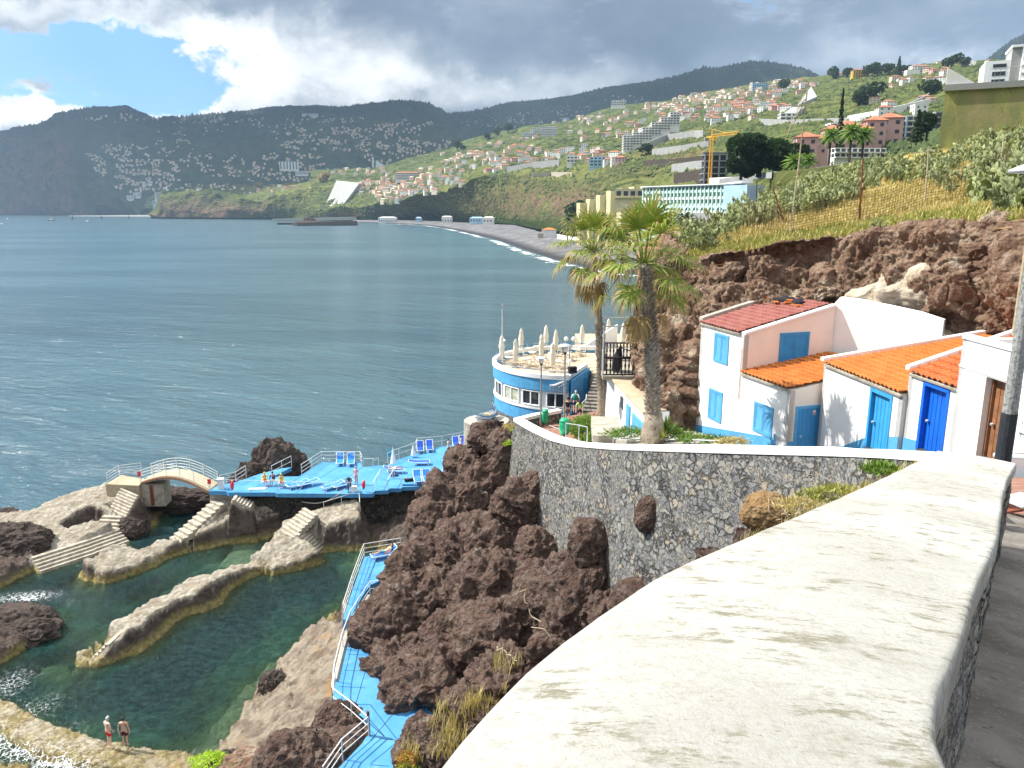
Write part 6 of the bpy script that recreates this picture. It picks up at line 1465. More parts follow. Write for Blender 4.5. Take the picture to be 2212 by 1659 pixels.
# windows round the drum: (angle, width, kind)
def drum_pt(x,z=11.5):         # angle of the drum where overview column x meets it
 best=None
 for k in range(400):
  a=a_s+(R(-190)-a_s)*k/400; p=Vector((CC.x+RC*math.cos(a),CC.y+RC*math.sin(a),z)); v=p-Vector((0,0,H))
  dpt=v.y*math.cos(PITCH)-v.z*math.sin(PITCH); px=1106+1661*v.x/dpt
  if best is None or abs(px-x)<best[0]:best=(abs(px-x),a)
 return best[1]
for x0,x1,kind,nm in ((1073,1085,'g',2),(1092,1121,'w',2),(1130,1166,'d',2),(1182,1219,'d',2)):
 a0,a1=drum_pt(x0),drum_pt(x1); n_=6
 w_=None
 mb=MB(); mb.mi=0
 P0=[(CC.x+(RC+.06)*math.cos(a0+(a1-a0)*k/n_),CC.y+(RC+.06)*math.sin(a0+(a1-a0)*k/n_)) for k in range(n_+1)]
 for k in range(n_):mb.tube([(*P0[k],10.80),(*P0[k+1],10.80)],.07,4); mb.tube([(*P0[k],12.04),(*P0[k+1],12.04)],.07,4)
 for k in (0,n_ //2,n_):mb.tube([(*P0[k],10.80),(*P0[k],12.04)],.07,4)
 fr_=mb.build('window',MT['white_paint'],cafe); mb=MB()
 P1=[(CC.x+(RC+.02)*math.cos(a0+(a1-a0)*k/n_),CC.y+(RC+.02)*math.sin(a0+(a1-a0)*k/n_)) for k in range(n_+1)]
 for k in range(n_):mb.quad((*P1[k],10.8),(*P1[k+1],10.8),(*P1[k+1],12.04),(*P1[k],12.04))
 g_=mb.build('pane',MT['glass_sunlit' if kind=='w' else 'glass_dark'],fr_)
 fr_.parent=cafe; g_.parent=fr_; g_.location=(0,0,0);
 g_.data.transform(Matrix.Translation(Vector(fr_.location)-Vector(cafe.location)))
# right hand blue facet with a hatch door
mb=MB(); mb.box((6.65,68.2,12.1),(.9,.08,1.3),math.atan2(5.5,2.05)); mb.build('hatch_door',MT['blue_dark'],cafe)
# lettering and wave emblem on the fascia
def text_obj(nm,txt,size,loc,rot,mat,parent,depth=.012,sx=1.0):
 c=bpy.data.curves.new(nm,'FONT'); c.body=txt; c.size=size; c.extrude=depth; c.align_x='CENTER'; c.space_character=1.08
 o=bpy.data.objects.new(nm,c); COL.objects.link(o); dg=bpy.context.evaluated_depsgraph_get(); me=bpy.data.meshes.new_from_object(o.evaluated_get(dg)); bpy.data.objects.remove(o)
 me.materials.clear(); me.materials.append(MT[mat]); q=bpy.data.objects.new(nm,me); COL.objects.link(q); q.parent=parent; q.location=Vector(loc)-Vector(parent.location); q.rotation_euler=rot; q.scale=(sx,1,1); return q
aL=drum_pt(1206,12.6); rL=RC+.2; tp=Vector((CC.x+rL*math.cos(aL),CC.y+rL*math.sin(aL),0)); rzL=aL+R(90)
text_obj('lettering','DOCA DO',.31,(tp.x,tp.y-.1,12.53),(R(90),0,rzL),'white_paint',cafe)
text_obj('lettering','CAVACAS',.31,(tp.x,tp.y-.1,12.26),(R(90),0,rzL),'white_paint',cafe)
mb=MB(); ux=Vector((math.cos(rzL),math.sin(rzL),0)); nn_=Vector((math.cos(aL),math.sin(aL),0))*.06
for k,(x0,z0,x1,z1,th) in enumerate(((-.75,0,.75,.38,.05),(-.75,-.08,.65,.2,.055),(-.1,-.12,.8,.12,.04))):
 P_=[tp+nn_+ux*(x0+(x1-x0)*t)+Vector((0,-.05,12.86+z0*.8+(z1-z0)*t**1.6-.05*math.sin(t*6))) for t in np.linspace(0,1,9)]; mb.tube(P_,[th*(.25+math.sin(math.pi*t)) for t in np.linspace(0,1,9)],5)
mb.build('wave_emblem',MT['white_paint'],cafe)
# thin rail on the parapet
rl=thing('parapet_rail','thin pale blue rail round the parapet of the café terrace','railing',(CC.x,CC.y-RC,13.6))
mb=MB(); A_=arc_pts(RC,a_s,a_e,60); mb.tube([(*p,13.98) for p in A_],.03,5); mb.build('rail',MT['tin_blue'],rl)
for k in range(0,61,6):mb=MB(); mb.tube([(*A_[k],13.6),(*A_[k],13.98)],.02,5); mb.build('post',MT['tin_blue'],rl)

# upper terrace beyond, with steps up from the path
mb=MB(); mb.prism([(7.3,69.0),(9.6,67.9),(22,66),(26,92),(7.6,92),(7.6,79.4)],6,12.97); o=mb.build('café_forecourt'.replace('é','e'),MT['terrace_floor']); rebase(o,(7,69,6)); tag(o,kind='structure')
stairs('brown_stairs','wide brown stairs between the round café and the palm',Vector((6.5,60.9,11.35)),Vector((8.35,67.8,12.95)),1.7,11,'path')
mb=MB(); a,b=Vector((7.5,60.8,11.2)),Vector((9.3,68.0,12.9)); n_=Vector((.3,0,0)); mb.hexa([a-Vector((0,0,3)),a+n_-Vector((0,0,3)),b+n_-Vector((0,0,3)),b-Vector((0,0,3))],[a+Vector((0,0,.5)),a+n_+Vector((0,0,.5)),b+n_+Vector((0,0,.7)),b+Vector((0,0,.7))])
o=mb.build('stair_wall',MT['blue_light']); rebase(o,a-Vector((0,0,3))); tag(o,'low blue side wall of the brown stairs','wall')
railing('stair_railing','pale blue handrail with glass infill up the right side of the brown stairs',[(7.5,60.8,11.5),(8.3,64,12.3),(9.2,68,13.3)],1.0,3,1.8,.03,'tin_blue')
railing('stair_railing','low handrail at the foot of the café beside the brown stairs',[(5.4,59.5,11.4),(6.2,62.5,11.2),(6.4,64.2,11.2)],.9,2,1.6,.03,'rail_white')
mb=MB(); mb.hexa([(7.7,79.5,12.9),(11.5,83.0,12.9),(11.5,83.4,12.9),(7.7,79.9,12.9)],[(7.7,79.5,13.7),(11.5,83.0,15.4),(11.5,83.4,15.4),(7.7,79.9,13.7)]); o=mb.build('sloping_wall',MT['white_paint']); rebase(o,(7.7,79.5,12.9)); tag(o,'white wall rising behind the far side of the café terrace','wall')

# folded parasols
def parasol_proto():
 t=thing('folded_parasol','x','parasol',(0,0,0)); mb=MB(); mb.tube([(0,0,0),(0,0,2.8)],.03,8); mb.build('pole',MT['metal'],t,world=False)
 mb=MB(); n_=16; prof=[(.05,.62),(.20,.66),(.16,.80),(.23,1.05),(.20,1.3),(.25,1.6),(.20,1.95),(.15,2.3),(.17,2.42),(.06,2.68),(.02,2.76)]
 vs=[]; fs=[]
 for i,(r_,z) in enumerate(prof):
  for k in range(n_):a=2*math.pi*k/n_; q=r_*(1+(.22 if k%2 else -.12))*(1+.08*math.sin(3*a+i)); vs.append((q*math.cos(a+i*.06),q*math.sin(a+i*.06),z))
 for i in range(len(prof)-1):
  for k in range(n_):fs.append((i*n_+k,i*n_+(k+1)%n_,(i+1)*n_+(k+1)%n_,(i+1)*n_+k))
 mb.add(vs,fs); mb.build('canopy',MT['canvas'],t,True,world=False)
 mb=MB(); mb.tube([(-.2,0,1.72),(0,-.24,1.72),(.22,0,1.72),(0,.24,1.72),(-.2,0,1.72)],.025,5); mb.build('strap',MT['canvas'],t,world=False)
 mb=MB(); mb.box((0,0,.05),(.5,.5,.1)); mb.build('foot',MT['concrete'],t,world=False)
 mb=MB()
 for k,z in enumerate((1.9,1.8,1.7,1.6,1.5)):mb.box((.03*(k%2),-.265,z-.25),(.06,.01,.05))
 mb.build('printed_lettering',MT['cloth_grey'],t,world=False); return t
pp=None
for i,(x,y,lab) in enumerate(((1084,722,'folded cream parasol at the left edge of the café terrace beside the tall mast'),(1114,731,'folded cream parasol, nearest the front left of the terrace'),(1126,708,'tall folded cream parasol behind the front left one'),(1180,701,'tallest folded cream parasol in the middle of the terrace'),
  (1170,721,'folded cream parasol left in front of the tallest one'),(1201,711,'folded cream parasol right of the tallest one'),(1194,739,'folded cream parasol nearest the front in the middle'),(1258,700,'folded cream parasol standing alone at the far right of the terrace'),(1315,687,'folded cream parasol behind the balcony railing, left one'),(1347,696,'folded cream parasol behind the balcony railing, right one'))):
 t=parasol_proto() if pp is None else copy_tree(pp)
 if pp is None:pp=t
 c=pZ(x,y,15.8); t.location=(c.x,c.y,13.0); t.rotation_euler=(0,0,i*.7); tag(t,lab,'parasol','folded parasols of the café')
# chairs and tables
def chair_proto():
 t=thing('terrace_chair','x','chair',(0,0,0))
 mb=MB(); mb.box((0,0,.44),(.44,.44,.04)); mb.build('seat',MT['wood_pale'],t,world=False)
 mb=MB(); mb.tube([(-.2,.2,.45),(-.2,.26,.88),(.2,.26,.88),(.2,.2,.45)],.022,5); mb.tube([(-.2,.24,.66),(.2,.24,.66)],.022,5); mb.build('backrest',MT['canvas'],t,world=False)
 for sx in (-.19,.19):
  for sy in (-.19,.19):mb=MB(); mb.tube([(sx,sy,.44),(sx*1.1,sy*1.15,0)],.02,5); mb.build('leg',MT['canvas'],t,world=False)
 return t
def table_proto():
 t=thing('terrace_table','x','table',(0,0,0)); mb=MB(); mb.lathe([(.42,.70),(.42,.73)],n=20); mb.build('tabletop',MT['canvas'],t,world=False)
 mb=MB(); mb.tube([(0,0,0.02),(0,0,.7)],.03,6); mb.build('leg',MT['metal'],t,world=False); mb=MB(); mb.lathe([(.22,0),(.2,.03)],n=12); mb.build('base',MT['metal'],t,world=False); return t
cp_,tp_=chair_proto(),table_proto(); first=True; cr=random.Random(4)
spots=[(1100,787,'at the left curve of the terrace'),(1135,790,'at the front left of the terrace'),(1168,793,'at the front centre of the terrace'),(1205,795,'at the front right of the terrace'),(1150,775,'in the second row on the left'),(1192,778,'in the second row on the right'),(1225,778,'near the stair side of the terrace'),(1160,763,'under the far parapet on the left'),(1210,763,'under the far parapet in the middle'),(1245,768,'at the right end by the stairs')]
for i,(x,y,where) in enumerate(spots):
 c=pZ(x,y,13.0); t=tp_ if i==0 else copy_tree(tp_); t.location=(c.x,c.y,12.99); tag(t,'small round café table '+where,'table','tables of the café terrace')
 for k in range(4):
  ch=cp_ if (i==0 and k==0) else copy_tree(cp_); a=k*math.pi/2+cr.uniform(-.3,.3); ch.location=(c.x+.72*math.cos(a),c.y+.72*math.sin(a),12.99); ch.rotation_euler=(0,0,a-math.pi/2+cr.uniform(-.2,.2)); tag(ch,'pale café chair round the table '+where,'chair','chairs round the table '+where)
# twin globe lamp, mast, speaker
def globe_lamp(x,ytop,n_,lab):
 c=pZ(x,ytop,15.7); t=thing('globe_lamp',lab,'lamp',(c.x,c.y,13.0)); mb=MB(); mb.tube([(c.x,c.y,13),(c.x,c.y,15.4)],.05,6); mb.build('pole',MT['tin_blue'],t)
 for dx in ((-.35,.35) if n_==2 else (0,)):
  mb=MB(); mb.tube([(c.x,c.y,15.3),(c.x+dx,c.y,15.45)],.03,5); mb.build('arm',MT['tin_blue'],t)
  mb=MB(); mb.lathe([(.02,-.22),(.14,-.17),(.22,0),(.14,.17),(.02,.22)],(c.x+dx,c.y,15.65),12); mb.build('globe',MT['lamp_globe'],t,True)
globe_lamp(1231,731,2,'lamp post with two white globes at the back of the café terrace')
c=pZ(1231,778,14.4); t=thing('globe_lamp','short lamp with one white globe beside the black loudspeaker','lamp',(c.x,c.y,13)); mb=MB(); mb.tube([(c.x,c.y,13),(c.x,c.y,14.1)],.04,6); mb.build('pole',MT['metal'],t); mb=MB(); mb.lathe([(.02,-.2),(.14,-.15),(.2,0),(.14,.15),(.02,.2)],(c.x,c.y,14.3),12); mb.build('globe',MT['lamp_globe'],t,True)
c=pZ(1085,780,13.6); t=thing('mast','tall thin pale mast at the sea side of the café terrace','mast',(c.x,c.y,13.5)); tpz=pY(1083,657,c.y).z
mb=MB(); mb.tube([(c.x,c.y,13.4),(c.x,c.y,tpz)],[.08,.04],6); mb.build('pole',MT['rail_white'],t); mb=MB(); mb.box((c.x,c.y,tpz-.2),(.16,.16,.35)); mb.build('fitting',MT['metal'],t); mb=MB(); mb.lathe([(.02,-.15),(.15,0),(.02,.15)],(c.x+.2,c.y,15.6),10); mb.build('globe',MT['lamp_globe'],t)
c=Vector((5.25,65.5,13.7)); mb=MB(); mb.box((c.x,c.y,c.z+.28),(.7,.45,.55),.3); o=mb.build('loudspeaker',MT['cloth_black']); rebase(o,c); tag(o,'black loudspeaker on the corner of the café parapet','loudspeaker')

# boat on the round pillar ------------------------------------------------------
pc=pZ(1047,925,12.0); pc=pY(1046,910,62)
mb=MB(); mb.lathe([(2.0,0),(1.95,5),(1.9,pc.z-3),(1.9,pc.z-2.9)],(pc.x+.2,pc.y,3),20); o=mb.build('stone_pillar',MT['concrete']); rebase(o,(pc.x+.2,pc.y,3)); tag(o,'round concrete pillar carrying the small boat','pillar')
bx,by,bz=pc.x+.2,pc.y-.1,pc.z+.1
bt_=thing('fishing_boat','small blue and white wooden boat standing on the round pillar','boat',(bx,by,bz))
secs=[(-2.1,.05,.75,1.15),(-1.6,.42,.15,.85),(-.8,.72,.0,.68),(0,.80,.0,.62),(.8,.72,.02,.66),(1.6,.45,.12,.82),(2.1,.05,.7,1.15)]
def boat_hull(sc_,t0=0.,t1=1.0):
 mb=MB(); vs=[]; m_=7; ang=R(62)
 for (l,w_,zk,zg) in secs:
  for k in range(m_):
   t=t0+(t1-t0)*k/(m_-1)
   s_=k
   pass
  for side in (-1,1):
   pass
  row=[]
  for k in range(m_):
   u=-1+2*k/(m_-1); x=w_*u*sc_; z=zk+(zg-zk)*(abs(u)**2.2)*1.0
   row.append((x*.72,l*sc_*.72,z*.72))
  vs+=row
 fs=[(i*m_+k,i*m_+k+1,(i+1)*m_+k+1,(i+1)*m_+k) for i in range(len(secs)-1) for k in range(m_-1)]
 ca,sa=math.cos(R(-28)),math.sin(R(-28)); vs=[(x*ca-y*sa,x*sa+y*ca,z) for x,y,z in vs]
 mb.add(vs,fs); return mb,(ca,sa)
mb,(ca,sa)=boat_hull(1.0); o=mb.build('hull',MT['plastic_white'],bt_,True,world=False); o.modifiers.new('s','SOLIDIFY').thickness=.07
rot=lambda x,y,z:((x*ca-y*sa)*.72,(x*sa+y*ca)*.72,z*.72)
mb=MB()
for s_ in (-1,1):mb.tube([rot(w_*s_*1.02,l,zg+.02) for (l,w_,zk,zg) in secs],.06,5)
mb.build('gunwale',MT['tin_blue'],bt_,world=False)
mb=MB()
for l in (-1.1,0,1.0):mb.box(rot(0,l,.5),(1.25,.22,.05),R(-28))
mb.build('bench',MT['tin_blue'],bt_,world=False)
mb=MB(); mb.box(rot(0,.4,.52),(.7,.6,.3),R(-28)); mb.build('crate',MT['wood_pale'],bt_,world=False)
mb=MB(); mb.tube([rot(-.5,-1.9,.9),rot(.15,1.2,1.0)],.035,5); mb.tube([rot(0,2.0,.9),rot(-.35,2.0,1.7)],.04,5); mb.build('oar',MT['rail_white'],bt_,world=False)
mb=MB(); mb.tube([rot(w_*.98,l,zk*.4+zg*.6) for (l,w_,zk,zg) in secs],.05,5); mb.tube([rot(-w_*.98,l,zk*.4+zg*.6) for (l,w_,zk,zg) in secs],.05,5); mb.build('blue_stripe',MT['tin_blue'],bt_,world=False)

# street lamps, bins and rails on the lower path ---------------------------------
def street_lamp(x,ybase,Y,xt,ytop,lab):
 b=pY(x,ybase,Y); tpz=pY(xt,ytop,Y).z; h_=tpz-b.z; t=thing('street_lamp',lab,'street lamp',b)
 mb=MB(); mb.tube([b,b+Vector((0,0,.9)),(b.x,b.y,tpz-.55)],[.09,.06,.05],8); mb.build('pole',MT['pole_grey'],t)
 mb=MB(); mb.lathe([(.06,-.6),(.12,-.5),(.1,-.45)],(b.x,b.y,tpz),12); mb.build('collar',MT['pole_black'],t)
 mb=MB(); mb.lathe([(.13,-.45),(.19,-.12)],(b.x,b.y,tpz),12); mb.build('lantern_glass',MT['lamp_globe'],t,True)
 mb=MB(); mb.lathe([(.42,-.12),(.40,-.08),(.2,-.02),(.04,.03)],(b.x,b.y,tpz),20); mb.build('lamp_shade',MT['metal'],t,True); return b
b1=street_lamp(1168,920,50.5,1164,770,'street lamp with a wide shade beside the left green bin')
b2=street_lamp(1218,943,43.2,1215,743,'street lamp rising above the right green bin, nearer the camera')
for b,s_,lab in ((b1+Vector((.3,-.15,0)),.78,'small green litter bin on the post of the left street lamp'),(b2+Vector((0,-.35,0)),1.05,'big rounded green litter bin at the foot of the right street lamp')):
 t=thing('litter_bin',lab,'bin',b); mb=MB(); mb.lathe([(.22*s_,.25),(.27*s_,.4),(.29*s_,.9),(.27*s_,1.0)],b,16); mb.build('body',MT['bin_green'],t,True)
 mb=MB(); mb.lathe([(.29*s_,1.0),(.27*s_,1.1),(.16*s_,1.2),(.02,1.23)],b,16); mb.build('lid',MT['bin_green'],t,True); mb=MB(); mb.tube([b,b+Vector((0,0,.4))],.04,6); mb.build('post',MT['pole_grey'],t)
for pts,lab in (([(1187,947,47),(1187+24,958,44)],'short metal handrail left of the big green bin'),([(1222,946,41),(1250,952,39),(1268,957,38)],'short metal handrail right of the big green bin'),([(1204,928,52),(1228,912,54),(1252,903,55)],'metal handrail on the path behind the walkers')):
 P_=[pY(x,y,Y_) for x,y,Y_ in pts]; railing('path_handrail',lab,P_,.85,1,2.2,.025,'metal')
P_=[pY(x,y,Y_) for x,y,Y_ in ((1325,951,35.3),(1400,953,31.9),(1500,956,29),(1560,958,27.6))]; railing('path_handrail','long low pipe rail behind the coping under the big palm',[p-Vector((0,0,.5)) for p in P_],.6,1,2.5,.03,'metal')

# white annex with the balcony above ---------------------------------------------
an=thing('white_annex','white annex with blue doors under the balcony beside the big palm','building',pY(1335,935,41))
a,b=pY(1318,900,45),pY(1393,950,37); zt0,zt1=pY(1310,815,45).z,pY(1391,890,37.5).z
mb=MB(); ba=[Vector((a.x,a.y,12.5)),Vector((b.x,b.y,12.5)),Vector((b.x+1.3,b.y+.6,12.5)),Vector((a.x+3,a.y+2,12.5))]
tz=[zt0,zt1,zt1,zt0]; mb.hexa(ba,[Vector((q.x,q.y,z)) for q,z in zip(ba,tz)]); mb.build('wall',MT['white_paint'],an)
mb=MB(); mb.hexa([Vector((q.x-.15,q.y,z)) for q,z in zip(ba,tz)],[Vector((q.x-.15,q.y,z+.12)) for q,z in zip(ba,tz)]); mb.build('roof',MT['terrace_floor'],an)
dv=(b-a); dv.z=0; dv.normalize(); nv=Vector((dv.y,-dv.x,0))
if nv.x>0:nv=-nv
def on_annex(x,z): # point on the annex face at column x
 best=min((k/200 for k in range(201)),key=lambda t:abs((lambda v:1106+1661*v.x/(v.y*math.cos(PITCH)-(v.z)*math.sin(PITCH)))(Vector((a.x+(b.x-a.x)*t,a.y+(b.y-a.y)*t,z-H)))-x)); return Vector((a.x+(b.x-a.x)*best,a.y+(b.y-a.y)*best,z))
for x0,x1,z0,z1,nm,mt_ in ((1353,1360,15.2,17.2,'door','blue_light'),(1366,1390,15.2,17.05,'shuttered_door','blue_light'),(1342,1346,16.6,17.3,'window','glass_dark')):
 q0,q1=on_annex(x0,z0),on_annex(x1,z0); mb=MB(); mb.hexa([q0+nv*.08,q1+nv*.08,q1,q0],[Vector((q.x,q.y,z1)) for q in (q0+nv*.08,q1+nv*.08,q1,q0)]); mb.build(nm,MT[mt_],an)
stairs('concrete_steps','four concrete steps up to the annex between the bush and the palm',pY(1312,941,37.5),pY(1306,900,41.5) ,1.5,5,'concrete_pale')
# left end wall facing the café stairs
mb=MB(); q0=pY(1303,900,46.5); mb.prism([(q0.x,q0.y),(a.x,a.y),(a.x+4,a.y+3),(q0.x+3,q0.y+4)],12,zt0+.2); o=mb.build('annex_end',MT['white_paint'],an)
# balcony
zb=zt0+.25; B0_,B1_=pZ(1302,812,zb),pZ(1382,812,zb); Bf0,Bf1=pZ(1296,742,zb),pZ(1375,742,zb)
bl=thing('balcony','raised balcony with galvanised rails and dark balusters by the rock','balcony',B0_)
mb=MB(); mb.prism([B0_[:2],B1_[:2],(B1_.x+2,B1_.y+10),(B0_.x+.5,B0_.y+9)],zb-.25,zb-.02); mb.build('floor',MT['concrete_pale'],bl)
def rail_part(P_,h,mat,bars,r,nm,off=0):
 mb=MB()
 for z in bars:mb.tube([p+Vector((0,0,z)) for p in P_],r,5)
 mb.build(nm,MT[mat],bl)
F0,F1,K0,K1=B0_,B1_,B0_+Vector((.4,5.0,0)),B1_+Vector((.4,5.0,0))
rail_part([F0,F1],1,'dark_rail',(.08,1.12),.05,'dark_handrail'); rail_part([K0,K1],1,'dark_rail',(.08,1.12),.05,'dark_handrail')
for A_,B__ in ((F0,F1),(K0,K1)):
 L=(B__-A_).length; n_=int(L/.21)
 mb=MB()
 for k in range(1,n_):
  q=A_.lerp(B__,k/n_); mb.tube([q+Vector((0,0,z)) for z in (.08,.3,.42,.6,.8,.92,1.12)],[.04,.05,.03,.065,.03,.05,.04],4)
 mb.build('balustrade',MT['dark_rail'],bl)
zf=2.75
mb=MB()
for q in (F0,K0,K1):mb.tube([q,q+Vector((0,0,zf))],.05,5)
for z in (2.2,zf):mb.tube([F0+Vector((0,0,z)),K0+Vector((0,0,z)),K1+Vector((0,0,z))],.045,5)
for k in range(5):q=F0.lerp(K0,k/4); mb.tube([q+Vector((0,0,.1)),q+Vector((0,0,1.3))],.03,5)
mb.tube([F0+Vector((0,0,1.3)),K0+Vector((0,0,1.3))],.035,5); mb.build('metal_frame',MT['metal'],bl)
c=F0.lerp(F1,.42)+Vector((0,1.2,0)); t=thing('folded_umbrella','dark folded umbrella lying against the balcony rail','parasol',c); mb=MB(); mb.tube([c+Vector((0,0,.1)),c+Vector((.1,0,.9)),c+Vector((.3,.1,1.6))],[.25,.3,.03],8); mb.build('canopy',MT['cloth_black'],t); mb=MB(); mb.tube([c+Vector((.2,0,1.5)),c+Vector((2.4,-.4,.75))],.03,5); mb.build('pole',MT['pole_black'],t)
# ------------------------------------------------------------------ the white and blue houses
def wall_poly(pts,th,nrm):
 """upright wall slab from a polygon of 3-D points, thickness th behind the face"""
 mb=MB(); n=len(pts); back=[p-nrm*th for p in pts]; mb.add(list(pts)+back,[tuple(range(n)),tuple(range(n,2*n))[::-1]]+[(i,n+i,n+(i+1)%n,(i+1)%n) for i in range(n)]); return mb
def V2(x,y,z=0):return Vector((x,y,z))
def px_on_line(A_,B_,x,z):           # parameter of the plan point on A-B seen at overview column x
 lo=None
 for k in range(801):
  t=-.2+1.4*k/800; q=A_.lerp(B_,t); d=q.y*math.cos(PITCH)-(z-H)*math.sin(PITCH); px=1106+1661*q.x/d
  if lo is None or abs(px-x)<lo[0]:lo=(abs(px-x),t)
 return A_.lerp(B_,lo[1])
def zrow(p,y): # height at plan point p that projects to overview row y
 d=ray(1106,y); return H+d.z*p.y/d.y
def leaf_door(par,A_,B_,nrm,z0,z1,mat_frame,mat_leaf,open_=0.0,name='door',fw=.13,recess=.16):
 """framed plank door on the face A-B between z0 and z1"""
 d=(B_-A_).normalized(); L=(B_-A_).length
 fr=MB()
 def bx_(t0,t1,za,zb_,pr=.03,back=0):
  a,b=A_+d*t0,A_+d*t1; fr.hexa([V2(a.x,a.y,za)+nrm*pr,V2(b.x,b.y,za)+nrm*pr,V2(b.x,b.y,za)-nrm*back,V2(a.x,a.y,za)-nrm*back],[V2(a.x,a.y,zb_)+nrm*pr,V2(b.x,b.y,zb_)+nrm*pr,V2(b.x,b.y,zb_)-nrm*back,V2(a.x,a.y,zb_)-nrm*back])
 bx_(0,fw,z0,z1,.035,recess); bx_(L-fw,L,z0,z1,.035,recess); bx_(0,L,z1-fw,z1+.002,.037,recess)
 D_=fr.build(name,MT[mat_frame],par)
 nL=5; w_=(L-2*fw)/nL
 lf=MB()
 for k in range(nL):
  a,b=A_+d*(fw+w_*k+.012)-nrm*(recess-.05),A_+d*(fw+w_*(k+1)-.012)-nrm*(recess-.05)
  lf.hexa([V2(a.x,a.y,z0),V2(b.x,b.y,z0),V2(b.x,b.y,z0)-nrm*.04,V2(a.x,a.y,z0)-nrm*.04],[V2(a.x,a.y,z1-fw),V2(b.x,b.y,z1-fw),V2(b.x,b.y,z1-fw)-nrm*.04,V2(a.x,a.y,z1-fw)-nrm*.04])
 a,b=A_+d*fw-nrm*(recess-.02),A_+d*(L-fw)-nrm*(recess-.02)
 lf.hexa([V2(a.x,a.y,z0)-nrm*.04,V2(b.x,b.y,z0)-nrm*.04,V2(b.x,b.y,z0)-nrm*.07,V2(a.x,a.y,z0)-nrm*.07],[V2(a.x,a.y,z1-fw)-nrm*.04,V2(b.x,b.y,z1-fw)-nrm*.04,V2(b.x,b.y,z1-fw)-nrm*.07,V2(a.x,a.y,z1-fw)-nrm*.07])
 l_=lf.build('leaf',MT[mat_leaf],par); l_.parent=D_
 kb=MB(); q=A_+d*(fw+.14)-nrm*(recess-.12); kb.lathe([(.01,-.05),(.05,-.03),(.055,.02),(.01,.05)],(q.x,q.y,z0+1.0),8); kk=kb.build('door_knob',MT['metal'],par); kk.parent=D_
 return D_
def window_shut(par,A_,B_,nrm,z0,z1,zs0=None,zs1=None,frame='blue_light',leaf='blue_light',name='shuttered_window'):
 """two louvred shutters in a frame; the top and bottom may slope with the wall"""
 d=(B_-A_).normalized(); L=(B_-A_).length; fw=.11; fr=MB()
 def bx_(mb,t0,t1,za,zb_,pr=.04,back=.02):
  a,b=A_+d*t0,A_+d*t1; mb.hexa([V2(a.x,a.y,za)+nrm*pr,V2(b.x,b.y,za)+nrm*pr,V2(b.x,b.y,za)-nrm*back,V2(a.x,a.y,za)-nrm*back],[V2(a.x,a.y,zb_)+nrm*pr,V2(b.x,b.y,zb_)+nrm*pr,V2(b.x,b.y,zb_)-nrm*back,V2(a.x,a.y,zb_)-nrm*back])
 bx_(fr,0,fw,z0,z1); bx_(fr,L-fw,L,z0,z1); bx_(fr,0,L,z1-fw,z1+.002,.042); bx_(fr,0,L,z0-.002,z0+fw,.042)
 D_=fr.build(name,MT[frame],par)
 for s_ in (0,1):
  t0,t1=(fw+.01,L/2-.012) if s_==0 else (L/2+.012,L-fw-.01); mb=MB(); w_=.07
  bx_(mb,t0,t0+w_,z0+fw,z1-fw,.028,0); bx_(mb,t1-w_,t1,z0+fw,z1-fw,.028,0); bx_(mb,t0,t1,z0+fw,z0+fw+w_,.026,0); bx_(mb,t0,t1,z1-fw-w_,z1-fw,.026,0)
  n_=int((z1-z0-2*fw-2*w_)/.07)
  for k in range(n_):
   za=z0+fw+w_+(z1-z0-2*fw-2*w_)*k/n_; a,b=A_+d*(t0+w_),A_+d*(t1-w_)
   mb.add([V2(a.x,a.y,za)+nrm*.024,V2(b.x,b.y,za)+nrm*.024,V2(b.x,b.y,za+.06)+nrm*.004,V2(a.x,a.y,za+.06)+nrm*.004],[(0,1,2,3)])
  sh=mb.build('shutter',MT[leaf],par); sh.parent=D_
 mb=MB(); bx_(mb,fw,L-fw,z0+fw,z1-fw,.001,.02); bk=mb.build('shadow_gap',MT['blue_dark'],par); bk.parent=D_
 return D_
def tile_roof(par,E0,E1,U0,U1,mat,name='roof',pitch=.27,over=.12,th=.09):
 """pantile roof: E0-E1 eave, U0-U1 upper edge; ribs run up the slope, courses step down it"""
 e=(E1-E0); n_=max(3,int(e.length/pitch)); m_=max(3,int(((U0-E0).length+(U1-E1).length)/2/.36))
 upv=((U0+U1)/2-(E0+E1)/2).normalized(); ev=e.normalized(); nn=ev.cross(upv); nn=nn if nn.z>0 else -nn
 E0=E0-upv*over; E1=E1-upv*over; vs=[]; fs=[]; per=6; cols=n_*per+1
 jr=np.random.RandomState(int(abs(E0.x*100))%999)
 rowsN=0
 for j in range(m_):
  for s_ in (0,1):
   t=(j+s_)/m_
   for c in range(cols):
    u=c/(cols-1); ph=(c%per)/per; bumpz=.085*(.5+.5*math.cos(2*math.pi*ph))**.7+(.06 if s_==0 else 0.0)+.012*math.sin(j*3.1+(c //per)*1.7)
    p=E0.lerp(E1,u).lerp(U0.lerp(U1,u),t)+nn*bumpz; vs.append(p)
   rowsN+=1
 for r_ in range(rowsN-1):
  for c in range(cols-1):a=r_*cols+c; fs.append((a,a+1,a+cols+1,a+cols))
 mb=MB(); mb.add(vs,fs); o=mb.build(name,MT[mat],par)
 mb=MB(); q=[E0,E1,U1,U0]; mb.hexa([v-nn*th for v in q],[v-nn*.012 for v in q]); s2_=mb.build('roof_deck',MT['concrete_pale'],par); s2_.parent=par
 return o
def quad_wall(par,name,A_,B_,z0,z1a,z1b,nrm,mat='white_paint',th=.25):
 return wall_poly([V2(A_.x,A_.y,z0),V2(B_.x,B_.y,z0),V2(B_.x,B_.y,z1b),V2(A_.x,A_.y,z1a)],th,nrm).build(name,MT[mat],par)

